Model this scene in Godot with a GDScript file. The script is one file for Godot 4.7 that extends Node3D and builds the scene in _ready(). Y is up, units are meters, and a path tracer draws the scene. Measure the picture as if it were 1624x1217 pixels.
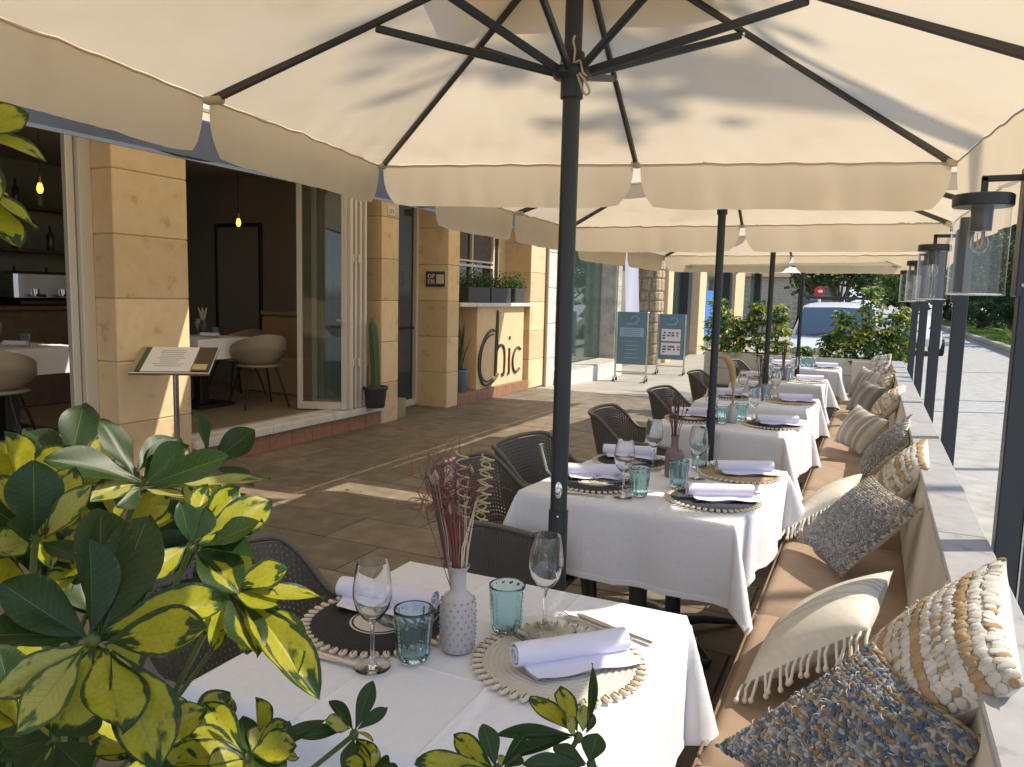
extends Node3D
# Restaurant terrace under cream parasols: -Z runs along the street, +X is the road side. Metres.

var M := {}
var used := {}
var R := RandomNumberGenerator.new()


# ------------------------------------------------------------------ mesh collector
class MB:
	var v := PackedVector3Array()
	var n := PackedVector3Array()
	var c := PackedColorArray()
	var uv := PackedVector2Array()
	var ix := PackedInt32Array()
	var col := Color(1, 1, 1)
	var xf := Transform3D.IDENTITY

	func poly(p: Array, center = null, uvs = null) -> void:
		# one flat face; points in any winding when a centre is given (turned outward)
		var q := []
		for a in p:
			q.append(xf * (a as Vector3))
		var nn: Vector3 = (q[1] - q[0]).cross(q[2] - q[0])
		if nn.length() < 1e-14 and q.size() > 3:
			nn = (q[2] - q[0]).cross(q[3] - q[0])
		nn = nn.normalized()
		if center != null:
			var m := Vector3.ZERO
			for a in q:
				m += a
			if nn.dot(m / q.size() - xf * (center as Vector3)) < 0.0:
				q.reverse()
				nn = -nn
				if uvs != null:
					uvs = uvs.duplicate()
					uvs.reverse()
		var b := v.size()
		for i in q.size():
			v.append(q[i])
			n.append(nn)
			c.append(col)
			uv.append(uvs[i] if uvs != null else Vector2.ZERO)
		for i in range(1, q.size() - 1):
			ix.append(b)
			ix.append(b + i + 1)
			ix.append(b + i)

	func box(o: Vector3, s: Vector3, bev := 0.0, ba := Basis.IDENTITY) -> MB:
		var old := xf
		xf = old * Transform3D(ba, o)
		var h := s * 0.5
		var z := Vector3.ZERO
		if bev <= 0.0:
			for a in 3:
				for g in [-1.0, 1.0]:
					var u := (a + 1) % 3
					var w := (a + 2) % 3
					var pts := []
					for e in [[-1, -1], [1, -1], [1, 1], [-1, 1]]:
						var p := Vector3.ZERO
						p[a] = g * h[a]
						p[u] = e[0] * h[u]
						p[w] = e[1] * h[w]
						pts.append(p)
					poly(pts, z, [Vector2(0, 0), Vector2(1, 0), Vector2(1, 1), Vector2(0, 1)])
		else:
			var b := minf(bev, minf(h.x, minf(h.y, h.z)) * 0.9)
			var K := func(sg: Vector3, a: int) -> Vector3:
				var p := h - Vector3(b, b, b)
				p[a] = h[a]
				return p * sg
			for a in 3:
				var u := (a + 1) % 3
				var w := (a + 2) % 3
				for g in [-1.0, 1.0]:
					var pts := []
					for e in [[-1, -1], [1, -1], [1, 1], [-1, 1]]:
						var sg := Vector3.ONE
						sg[a] = g
						sg[u] = e[0]
						sg[w] = e[1]
						pts.append(K.call(sg, a))
					poly(pts, z)
				for g in [-1.0, 1.0]:
					for e in [-1.0, 1.0]:
						var s0 := Vector3.ONE
						s0[u] = g
						s0[w] = e
						var s1 := s0
						s0[a] = -1
						s1[a] = 1
						poly([K.call(s0, u), K.call(s1, u), K.call(s1, w), K.call(s0, w)], z)
			for i in 8:
				var sg := Vector3(-1 if i & 1 else 1, -1 if i & 2 else 1, -1 if i & 4 else 1)
				poly([K.call(sg, 0), K.call(sg, 1), K.call(sg, 2)], z)
		xf = old
		return self

	func grid(rows: Array, wrap := false, flip := false, uvs := false, cols = null) -> MB:
		# smooth sheet; rows are PackedVector3Array of one length; wrap closes each row
		var ni := rows.size()
		var nj: int = rows[0].size()
		var b := v.size()
		var nn := PackedVector3Array()
		nn.resize(ni * nj)
		for i in ni:
			for j in nj:
				v.append(xf * (rows[i][j] as Vector3))
				c.append(cols[i][j] if cols != null else col)
				uv.append(Vector2(float(j) / (nj - 1), float(i) / (ni - 1)) if uvs else Vector2.ZERO)
		for i in ni - 1:
			for j in (nj if wrap else nj - 1):
				var j2 := (j + 1) % nj
				var q := [i * nj + j, (i + 1) * nj + j, (i + 1) * nj + j2, i * nj + j2]
				if flip:
					q.reverse()
				for t in [[0, 1, 2], [0, 2, 3]]:
					var A: int = q[t[0]]
					var B: int = q[t[1]]
					var C: int = q[t[2]]
					var f := (v[b + B] - v[b + A]).cross(v[b + C] - v[b + A])
					nn[A] += f
					nn[B] += f
					nn[C] += f
					ix.append(b + A)
					ix.append(b + C)
					ix.append(b + B)
		for k in nn.size():
			n.append(nn[k].normalized() if nn[k].length() > 1e-16 else Vector3.UP)
		return self

	func lathe(prof: Array, sides := 24, o := Vector3.ZERO, ba := Basis.IDENTITY) -> MB:
		# profile of Vector2(radius, height) from the bottom up, outside face
		var old := xf
		xf = old * Transform3D(ba, o)
		var rows := []
		for p in prof:
			var r := PackedVector3Array()
			for j in sides:
				var a := TAU * j / sides
				r.append(Vector3(p.x * cos(a), p.y, p.x * sin(a)))
			rows.append(r)
		grid(rows, true)
		xf = old
		return self

	func ball(o: Vector3, r: Vector3, sides := 10, rings := 6, ba := Basis.IDENTITY) -> MB:
		var old := xf
		xf = old * Transform3D(ba * Basis.from_scale(r), o)
		var rows := []
		for i in rings + 1:
			var f := -PI / 2 + PI * i / rings
			var row := PackedVector3Array()
			for j in sides:
				var a := TAU * j / sides
				row.append(Vector3(maxf(cos(f), 0.001) * cos(a), sin(f), maxf(cos(f), 0.001) * sin(a)))
			rows.append(row)
		grid(rows, true)
		xf = old
		return self

	func puff(o: Vector3, r: Vector3, sides := 10, rings := 6, ba := Basis.IDENTITY) -> MB:
		# a gathered scrap of cloth: a flat ball with soft pleats round its middle
		var old := xf
		xf = old * Transform3D(ba * Basis.from_scale(r), o)
		var ph := o.x * 91.0 + o.y * 57.0
		var rows := []
		for i in 6:
			var f := -PI / 2 + PI * i / 5
			var row := PackedVector3Array()
			for j in 14:
				var a := TAU * j / 14.0
				var k := maxf(cos(f), 0.001) * (1.0 + 0.16 * (1.0 if j % 2 else -1.0) + 0.1 * sin(a * 2.0 + ph))
				row.append(Vector3(sin(f) * 1.0, k * cos(a), k * sin(a)))
			rows.append(row)
		grid(rows, true, true)
		xf = old
		return self

	func tube(pts: Array, rad, sides := 8, cap := true) -> MB:
		var rows := []
		var t0: Vector3 = (pts[1] - pts[0]).normalized()
		var u := t0.cross(Vector3.UP if absf(t0.y) < 0.9 else Vector3.RIGHT).normalized()
		for i in pts.size():
			var t: Vector3 = (pts[mini(i + 1, pts.size() - 1)] - pts[maxi(i - 1, 0)]).normalized()
			u = (u - t * u.dot(t)).normalized()
			var w := t.cross(u)
			var r: float = rad[i] if rad is Array else rad
			var row := PackedVector3Array()
			for j in sides:
				var a := TAU * j / sides
				row.append(pts[i] + (u * cos(a) + w * sin(a)) * r)
			rows.append(row)
		grid(rows, true, true)
		if cap:
			poly(Array(rows[0]), (pts[0] + pts[1]) * 0.5)
			poly(Array(rows[-1]), (pts[-1] + pts[-2]) * 0.5)
		return self

	func extrude(pl: PackedVector2Array, d: float, t := Transform3D.IDENTITY) -> MB:
		# flat outline in XY, pushed to both sides of z = 0 by d / 2
		var old := xf
		xf = old * t
		if Geometry2D.is_polygon_clockwise(pl):
			pl = pl.duplicate()
			pl.reverse()
		var tr := Geometry2D.triangulate_polygon(pl)
		for i in range(0, tr.size(), 3):
			var a := pl[tr[i]]
			var b := pl[tr[i + 1]]
			var e := pl[tr[i + 2]]
			if (b - a).cross(e - a) < 0:
				var s := b
				b = e
				e = s
			poly([Vector3(a.x, a.y, d / 2), Vector3(b.x, b.y, d / 2), Vector3(e.x, e.y, d / 2)])
			poly([Vector3(a.x, a.y, -d / 2), Vector3(e.x, e.y, -d / 2), Vector3(b.x, b.y, -d / 2)])
		for i in pl.size():
			var a := pl[i]
			var b := pl[(i + 1) % pl.size()]
			poly([Vector3(a.x, a.y, -d / 2), Vector3(b.x, b.y, -d / 2), Vector3(b.x, b.y, d / 2), Vector3(a.x, a.y, d / 2)])
		xf = old
		return self

	func done() -> ArrayMesh:
		var a := []
		a.resize(Mesh.ARRAY_MAX)
		a[Mesh.ARRAY_VERTEX] = v
		a[Mesh.ARRAY_NORMAL] = n
		a[Mesh.ARRAY_COLOR] = c
		a[Mesh.ARRAY_TEX_UV] = uv
		a[Mesh.ARRAY_INDEX] = ix
		var m := ArrayMesh.new()
		m.add_surface_from_arrays(Mesh.PRIMITIVE_TRIANGLES, a)
		return m


# ------------------------------------------------------------------ scene tree helpers
func numbered(s: String) -> String:
	if not used.has(s):
		used[s] = 0
		return s
	used[s] += 1
	return "%s_%03d" % [s, used[s]]


func tag(o: Node, label: String, category: String, group := "") -> void:
	if label:
		o.set_meta("label", label)
	if category:
		o.set_meta("category", category)
	if group:
		o.set_meta("group", group)


func thing(called: String, label: String, category: String, at := Vector3.ZERO, turn := 0.0, group := "") -> Node3D:
	var o := Node3D.new()
	o.name = numbered(called)
	add_child(o)
	o.position = at
	o.rotation.y = turn
	tag(o, label, category, group)
	return o


func part(to: Node, called: String, mesh, m: Material, t := Transform3D.IDENTITY) -> MeshInstance3D:
	var o := MeshInstance3D.new()
	o.name = called
	o.mesh = mesh.done() if mesh is MB else mesh
	o.material_override = m
	o.transform = t
	to.add_child(o, true)
	return o


func struct(called: String, mesh, m: Material) -> MeshInstance3D:
	var o := part(self, numbered(called), mesh, m)
	o.set_meta("kind", "structure")
	return o


func copy(o: Node3D, label: String, at: Vector3, turn := 0.0, group := "") -> Node3D:
	var base := String(o.name)
	if base.length() > 4 and base[base.length() - 4] == "_" and base.right(3).is_valid_int():
		base = base.left(-4)
	var r: Node3D = o.duplicate()
	r.name = numbered(base)
	add_child(r)
	r.position = at
	r.rotation.y = turn
	r.set_meta("label", label)
	if group:
		r.set_meta("group", group)
	return r


func bx(o: Vector3, s: Vector3, bev := 0.0, ba := Basis.IDENTITY) -> MB:
	return MB.new().box(o, s, bev, ba)


func rn(a: float, b: float) -> float:
	return R.randf_range(a, b)


func T(o: Vector3, b := Basis.IDENTITY) -> Transform3D:
	return Transform3D(b, o)


# ------------------------------------------------------------------ materials
func lin(r: float, g: float, b: float) -> Color:
	return Color(r, g, b).linear_to_srgb()


func mat(r: float, g: float, b: float, rough := 0.8, metal := 0.0) -> StandardMaterial3D:
	var m := StandardMaterial3D.new()
	m.albedo_color = lin(r, g, b)
	m.roughness = rough
	m.metallic = metal
	return m


func noise_image(size: int, freq: float, octaves: int, sd: int, kind := FastNoiseLite.TYPE_SIMPLEX_SMOOTH) -> Image:
	var f := FastNoiseLite.new()
	f.seed = sd
	f.noise_type = kind
	f.frequency = freq
	f.fractal_octaves = octaves
	return f.get_seamless_image(size, size)


func ramp_tex(im: Image, stops: Array) -> ImageTexture:
	# stops: [place, Color(linear)] in rising order
	var lut := []
	for i in 256:
		var x := i / 255.0
		var k := 0
		while k < stops.size() - 2 and x > stops[k + 1][0]:
			k += 1
		var f := clampf((x - stops[k][0]) / maxf(stops[k + 1][0] - stops[k][0], 0.0001), 0, 1)
		lut.append((stops[k][1] as Color).lerp(stops[k + 1][1], f).linear_to_srgb())
	var w := im.get_width()
	var h := im.get_height()
	var o := Image.create(w, h, false, Image.FORMAT_RGB8)
	for y in h:
		for x in w:
			o.set_pixel(x, y, lut[int(im.get_pixel(x, y).r * 255.0)])
	return ImageTexture.create_from_image(o)


func textured(im: Image, stops: Array, scale: float, rough: float, bump: Image = null, cm := 0.1) -> StandardMaterial3D:
	var m := StandardMaterial3D.new()
	m.albedo_texture = ramp_tex(im, stops)
	m.roughness = rough
	m.uv1_triplanar = true
	m.uv1_world_triplanar = true
	m.uv1_scale = Vector3.ONE * scale
	if bump:
		m.heightmap_enabled = true
		m.heightmap_texture = ImageTexture.create_from_image(bump)
		m.heightmap_scale = cm
	return m


func glass(alpha: float, r := 1.0, g := 1.0, b := 1.0) -> StandardMaterial3D:
	var m := mat(r, g, b, 0.02)
	m.transparency = BaseMaterial3D.TRANSPARENCY_ALPHA
	m.albedo_color.a = alpha
	return m


func solid_glass(r: float, g: float, b: float, rough := 0.0) -> StandardMaterial3D:
	var m := mat(r, g, b, rough)
	m.refraction_enabled = true
	m.refraction_scale = 0.05
	m.transparency = BaseMaterial3D.TRANSPARENCY_ALPHA
	m.albedo_color.a = 0.0
	return m


func vc(rough := 0.9) -> StandardMaterial3D:
	var m := mat(1, 1, 1, rough)
	m.vertex_color_use_as_albedo = true
	return m


func lit(m: StandardMaterial3D, r: float, g: float, b: float) -> StandardMaterial3D:
	m.backlight_enabled = true
	m.backlight = lin(r, g, b)
	return m


func make_materials() -> void:
	var n1 := noise_image(256, 0.012, 5, 1)
	var n2 := noise_image(256, 0.03, 4, 2)
	var n3 := noise_image(256, 0.09, 3, 3)
	var nf := noise_image(256, 0.25, 2, 4)
	var nv := noise_image(512, 0.008, 5, 9)
	# sandstone with rusty veins and pits
	for k in 3:
		var s: float = [1.0, 0.9, 1.07][k]
		var im := noise_image(512, [0.006, 0.008, 0.007][k], 6, 20 + k)
		var m := textured(im, [[0.0, Color(0.48, 0.33, 0.17) * s], [0.2, Color(0.65, 0.49, 0.29) * s], [0.42, Color(0.67, 0.52, 0.315) * s], [0.60, Color(0.69, 0.54, 0.335) * s], [0.86, Color(0.66, 0.49, 0.285) * s], [1.0, Color(0.52, 0.35, 0.18) * s]], 0.9, 0.82, nf, 0.05)
		M["stone%d" % k] = m
	M.stone_grey = textured(nv, [[0.0, Color(0.32, 0.29, 0.23)], [0.5, Color(0.45, 0.41, 0.33)], [1.0, Color(0.53, 0.49, 0.4)]], 0.8, 0.85, nf, 0.05)
	M.stone_white = textured(nv, [[0.0, Color(0.52, 0.5, 0.45)], [0.5, Color(0.63, 0.61, 0.56)], [1.0, Color(0.7, 0.68, 0.63)]], 0.8, 0.7, nf, 0.03)
	M.rubble = textured(nv, [[0.0, Color(0.22, 0.16, 0.1)], [0.4, Color(0.4, 0.31, 0.2)], [0.7, Color(0.5, 0.4, 0.26)], [1.0, Color(0.58, 0.48, 0.33)]], 2.5, 0.95, n3, 0.6)
	M.mortar = mat(0.36, 0.3, 0.22, 0.95)
	M.joint = mat(0.42, 0.32, 0.2, 0.95)
	M.plaster = textured(n2, [[0.0, Color(0.64, 0.48, 0.28)], [1.0, Color(0.72, 0.55, 0.34)]], 0.5, 0.85, nf, 0.02)
	# pavement slabs, four tones
	for k in 4:
		var s2: float = [0.92, 1.0, 1.08, 0.84][k]
		var w: float = [0.0, 0.01, 0.0, -0.005][k]
		M["slab%d" % k] = textured(noise_image(512, 0.01, 5, 40 + k), [[0.0, Color(0.13 + w, 0.105, 0.075) * s2], [0.45, Color(0.175 + w, 0.147, 0.108) * s2], [0.65, Color(0.19 + w, 0.162, 0.122) * s2], [1.0, Color(0.25 + w, 0.215, 0.165) * s2]], 0.8, 0.62, nf, 0.03)
	M.grout = mat(0.12, 0.1, 0.078, 0.95)
	M.pave_far = textured(nv, [[0.0, Color(0.31, 0.28, 0.225)], [1.0, Color(0.44, 0.4, 0.33)]], 0.35, 0.7, n3, 0.05)
	M.asphalt = textured(noise_image(512, 0.02, 6, 60), [[0.0, Color(0.25, 0.235, 0.205)], [0.45, Color(0.345, 0.33, 0.295)], [0.7, Color(0.37, 0.355, 0.32)], [1.0, Color(0.44, 0.42, 0.385)]], 0.35, 0.85, nf, 0.15)
	M.terracotta = textured(n2, [[0.0, Color(0.25, 0.125, 0.07)], [1.0, Color(0.36, 0.19, 0.11)]], 1.2, 0.55)
	M.kerb = textured(nv, [[0.0, Color(0.2, 0.18, 0.14)], [1.0, Color(0.38, 0.34, 0.27)]], 1.0, 0.9, n3, 0.2)
	M.floor_in = textured(n1, [[0.0, Color(0.25, 0.2, 0.13)], [1.0, Color(0.34, 0.28, 0.19)]], 0.4, 0.3)
	M.wall_dark = textured(n1, [[0.0, Color(0.19, 0.195, 0.16)], [1.0, Color(0.23, 0.235, 0.195)]], 0.3, 0.7)
	M.ceiling = mat(0.3, 0.29, 0.26, 0.8)
	M.mirror = mat(0.5, 0.5, 0.45, 0.3, 0.7)
	M.frame_black = mat(0.02, 0.02, 0.02, 0.45)
	M.alu = mat(0.62, 0.6, 0.55, 0.4, 0.3)
	M.white_frame = mat(0.6, 0.56, 0.49, 0.45)
	M.pane = glass(0.03)
	M.pane_green = glass(0.24, 0.05, 0.11, 0.085)
	M.pane_dark = glass(0.82, 0.02, 0.025, 0.02)
	M.teal = mat(0.16, 0.45, 0.45, 0.5)
	# furniture
	var weave := noise_image(256, 0.35, 1, 70)
	M.cloth = textured(n3, [[0.0, Color(0.745, 0.755, 0.80)], [1.0, Color(0.795, 0.805, 0.85)]], 2.0, 0.9, n2, 0.12)
	M.napkin = mat(0.74, 0.73, 0.86, 0.9)
	M.canvas = lit(textured(n1, [[0.0, Color(0.66, 0.53, 0.36)], [0.3, Color(0.77, 0.65, 0.475)], [0.45, Color(0.79, 0.675, 0.50)], [1.0, Color(0.81, 0.70, 0.53)]], 0.45, 0.9, n1, 0.5), 0.79, 0.78, 0.75)
	M.awning_top = lit(textured(n1, [[0.0, Color(0.74, 0.62, 0.44)], [1.0, Color(0.8, 0.68, 0.5)]], 0.45, 0.9), 0.95, 0.93, 0.9)
	M.canvas_white = lit(textured(n1, [[0.0, Color(0.78, 0.77, 0.72)], [1.0, Color(0.84, 0.83, 0.79)]], 0.45, 0.9), 0.95, 0.95, 0.95)
	M.seam = mat(0.6, 0.48, 0.34, 0.9)
	M.awning = textured(n2, [[0.0, Color(0.03, 0.036, 0.047)], [1.0, Color(0.042, 0.049, 0.062)]], 1.0, 0.9)
	M.hem = mat(0.1, 0.11, 0.13, 0.9)
	M.steel_dark = mat(0.03, 0.036, 0.043, 0.42, 0.15)
	M.rib_brown = mat(0.055, 0.05, 0.046, 0.5, 0.2)
	M.post = mat(0.036, 0.044, 0.054, 0.4, 0.2)
	M.chrome = mat(0.75, 0.74, 0.72, 0.18, 1.0)
	M.steel = mat(0.5, 0.5, 0.5, 0.2, 1.0)
	M.grey_metal = mat(0.2, 0.2, 0.2, 0.45, 0.5)
	M.rope = mat(0.55, 0.46, 0.32, 0.95)
	M.wicker = textured(n3, [[0.0, Color(0.09, 0.083, 0.073)], [1.0, Color(0.115, 0.106, 0.094)]], 3.0, 0.55)
	M.wicker_rim = mat(0.125, 0.108, 0.088, 0.5)
	M.table_base = mat(0.12, 0.12, 0.125, 0.4, 0.5)
	M.tabletop = mat(0.3, 0.2, 0.12, 0.6)
	M.cushion = textured(n2, [[0.0, Color(0.285, 0.2, 0.135)], [0.6, Color(0.32, 0.23, 0.16)], [1.0, Color(0.345, 0.25, 0.175)]], 1.3, 0.92, weave, 0.03)
	M.piping = mat(0.2, 0.13, 0.085, 0.9)
	M.panel = textured(n1, [[0.0, Color(0.5, 0.455, 0.39)], [1.0, Color(0.57, 0.525, 0.455)]], 0.9, 0.6)
	M.cap = textured(noise_image(512, 0.012, 6, 81), [[0.0, Color(0.2, 0.195, 0.19)], [0.22, Color(0.315, 0.31, 0.305)], [0.6, Color(0.335, 0.333, 0.33)], [1.0, Color(0.36, 0.36, 0.355)]], 1.6, 0.55)
	M.planter = textured(n1, [[0.0, Color(0.55, 0.51, 0.45)], [1.0, Color(0.64, 0.6, 0.53)]], 0.9, 0.6)
	M.soil = mat(0.05, 0.035, 0.025, 1.0)
	M.wine = solid_glass(0.985, 0.99, 0.985)
	M.blue_glass = solid_glass(0.70, 0.90, 0.935, 0.02)
	M.plate_glass = solid_glass(0.93, 0.96, 0.93, 0.02)
	M.lamp_glass = glass(0.03, 0.9, 0.92, 0.9)
	M.shell = mat(0.66, 0.57, 0.43, 0.55)
	M.mat_black = textured(n3, [[0.0, Color(0.012, 0.013, 0.016)], [1.0, Color(0.035, 0.037, 0.042)]], 9.0, 0.85)
	M.mat_navy = textured(n3, [[0.0, Color(0.02, 0.027, 0.042)], [1.0, Color(0.05, 0.06, 0.085)]], 9.0, 0.85)
	M.mat_white = textured(n3, [[0.0, Color(0.5, 0.46, 0.4)], [1.0, Color(0.68, 0.65, 0.58)]], 9.0, 0.9)
	M.mat_tan = textured(n3, [[0.0, Color(0.36, 0.25, 0.12)], [1.0, Color(0.52, 0.39, 0.22)]], 9.0, 0.9)
	M.vase = mat(0.5, 0.47, 0.47, 0.35)
	M.vase_dot = mat(0.36, 0.33, 0.34, 0.35)
	M.vase_plum = mat(0.2, 0.14, 0.15, 0.4)
	M.straw = mat(0.5, 0.41, 0.23, 0.9)
	M.straw_pale = mat(0.6, 0.52, 0.36, 0.9)
	M.red_stem = mat(0.26, 0.085, 0.075, 0.9)
	M.red_twig = mat(0.19, 0.085, 0.078, 0.9)
	M.dusty = mat(0.42, 0.29, 0.23, 0.95)
	M.dry_brown = mat(0.12, 0.07, 0.055, 0.95)
	M.pampas = mat(0.48, 0.34, 0.19, 0.95)
	M.vc = vc(0.95)
	M.linen = textured(n3, [[0.0, Color(0.6, 0.57, 0.5)], [1.0, Color(0.7, 0.67, 0.6)]], 5.0, 0.95, weave, 0.03)
	M.fringe = mat(0.7, 0.67, 0.6, 0.95)
	# plants
	M.stem = mat(0.1, 0.13, 0.035, 0.7)
	M.bark = textured(n2, [[0.0, Color(0.07, 0.05, 0.035)], [1.0, Color(0.16, 0.12, 0.085)]], 2.0, 0.95, n3, 0.8)
	M.leafvc = lit(vc(0.5), 0.55, 0.6, 0.4)
	M.cactus = mat(0.06, 0.1, 0.04, 0.7)
	M.pot_dark = mat(0.035, 0.04, 0.045, 0.6)
	M.pot_blue = mat(0.08, 0.16, 0.2, 0.5)
	M.grass = textured(n3, [[0.0, Color(0.05, 0.1, 0.015)], [1.0, Color(0.14, 0.22, 0.04)]], 1.0, 0.95, n3, 1.0)
	M.black = mat(0.012, 0.012, 0.012, 0.5)
	M.white = mat(0.75, 0.75, 0.73, 0.5)
	M.sign_grey = mat(0.06, 0.065, 0.07, 0.5)
	M.letter = mat(0.07, 0.06, 0.05, 0.6)
	M.car_white = mat(0.6, 0.61, 0.62, 0.25)
	M.car_white.clearcoat_enabled = true
	M.car_dark = mat(0.02, 0.02, 0.022, 0.5)
	M.car_blue = mat(0.03, 0.12, 0.4, 0.4)
	M.windscreen = mat(0.045, 0.07, 0.105, 0.08)
	M.tyre = mat(0.02, 0.02, 0.02, 0.9)
	M.red = mat(0.5, 0.03, 0.03, 0.5)
	M.bulb = mat(1, 0.6, 0.2, 0.5)
	M.bulb.emission_enabled = true
	M.bulb.emission = Color(1.0, 0.62, 0.22)
	M.bulb.emission_energy_multiplier = 3.0
	M.brass = mat(0.45, 0.2, 0.1, 0.35, 1.0)
	M.filament = mat(0.6, 0.25, 0.1, 0.5)
	M.beige_shell = mat(0.32, 0.27, 0.19, 0.7)
	M.bench_in = mat(0.42, 0.31, 0.17, 0.8)
	M.wood_dark = textured(n2, [[0.0, Color(0.06, 0.04, 0.024)], [1.0, Color(0.105, 0.07, 0.042)]], 1.0, 0.6)
	M.bottle = mat(0.03, 0.045, 0.03, 0.15)
	M.bottle_pale = mat(0.25, 0.22, 0.16, 0.2)
	M.brick = textured(n2, [[0.0, Color(0.34, 0.29, 0.23)], [1.0, Color(0.5, 0.44, 0.36)]], 1.0, 0.9)
	M.roof_tile = mat(0.32, 0.16, 0.09, 0.9)
	M.shutter = mat(0.16, 0.165, 0.17, 0.5, 0.3)
	M.banner = lit(mat(0.55, 0.57, 0.72, 0.9), 0.5, 0.5, 0.6)
	M.sign_blue = mat(0.1, 0.165, 0.195, 0.5)
	M.sign_pale = mat(0.25, 0.34, 0.38, 0.5)
	M.paper = mat(0.62, 0.58, 0.54, 0.8)
	M.blue_poster = mat(0.06, 0.22, 0.7, 0.5)
	make_leaf_materials()


func make_leaf_materials() -> void:
	# 0 deep green, 1 mostly yellow, 2 green with a yellow heart, 3 pale green with cream, 4 deep green with one yellow streak
	var f := FastNoiseLite.new()
	f.frequency = 0.014
	f.fractal_octaves = 4
	for k in 10:
		var kind := k % 5
		f.seed = 100 + k
		var w := 96
		var h := 192
		var im := Image.create(w, h, false, Image.FORMAT_RGB8)
		for y in h:
			var t := y / float(h)
			var half := leaf_half(t)
			for x in w:
				var s := absf(x / float(w - 1) - 0.5) * 2.0
				var nz := f.get_noise_2d(x * 1.8, y) * 0.62
				var nz2 := f.get_noise_2d(x * 5.0 + 500, y * 5.0) * 0.5
				var g := Color(0.016, 0.046, 0.011).lerp(Color(0.03, 0.075, 0.016), clampf(0.5 + nz2, 0, 1))
				var yl := Color(0.33, 0.32, 0.014).lerp(Color(0.44, 0.43, 0.03), clampf(0.5 + nz + nz2, 0, 1))
				var cream := Color(0.5, 0.5, 0.2)
				var edge := (1.0 - s) * 2.2 * half + 0.15
				var amount := 0.0
				if kind == 1:
					amount = clampf((minf(edge, 1.0 - t * t * 0.8) - 0.36 + nz * 0.55) * 9.0, 0, 1)
				elif kind == 2:
					amount = clampf((minf(edge, 0.95 - absf(t - 0.55) * 1.3) - 0.52 + nz * 0.7) * 9.0, 0, 1)
				elif kind == 3:
					yl = yl.lerp(cream, 0.5)
					g = g.lerp(Color(0.08, 0.16, 0.045), 0.6)
					amount = clampf((minf(edge, 0.9 - t * 0.4) - 0.4 + nz * 0.6) * 7.0, 0, 1)
				elif kind == 4:
					amount = clampf((0.26 - absf(s - 0.25) - absf(t - 0.62) * 0.7 + nz * 0.25) * 10.0, 0, 1)
				else:
					amount = clampf((nz - 0.62) * 6.0, 0, 0.5)
				var colr := g.lerp(yl, amount)
				var rib := absf(x / float(w - 1) - 0.5)
				if rib < 0.014:
					colr = colr.lerp(Color(0.2, 0.25, 0.06), 0.55)
				# fine side veins
				var vein := absf(fmod(t * 13.0 - s * 2.4 + 20.0, 1.0) - 0.5)
				if vein < 0.05:
					colr = colr.lerp(Color(0.12, 0.17, 0.035), 0.26)
				# dry brown nibbles along the margin and at the tip
				if (1.0 - s) < 0.1 + (0.12 if t > 0.93 else 0.0) and f.get_noise_2d(x * 0.5 + 900.0, y * 3.0) > 0.3:
					colr = colr.lerp(Color(0.15, 0.085, 0.03), 0.8)
				im.set_pixel(x, y, colr.linear_to_srgb())
		var m := StandardMaterial3D.new()
		m.albedo_texture = ImageTexture.create_from_image(im)
		m.roughness = 0.42
		m.texture_repeat = false
		lit(m, 0.82, 0.84, 0.55)
		M["leaf%d" % k] = m


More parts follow.
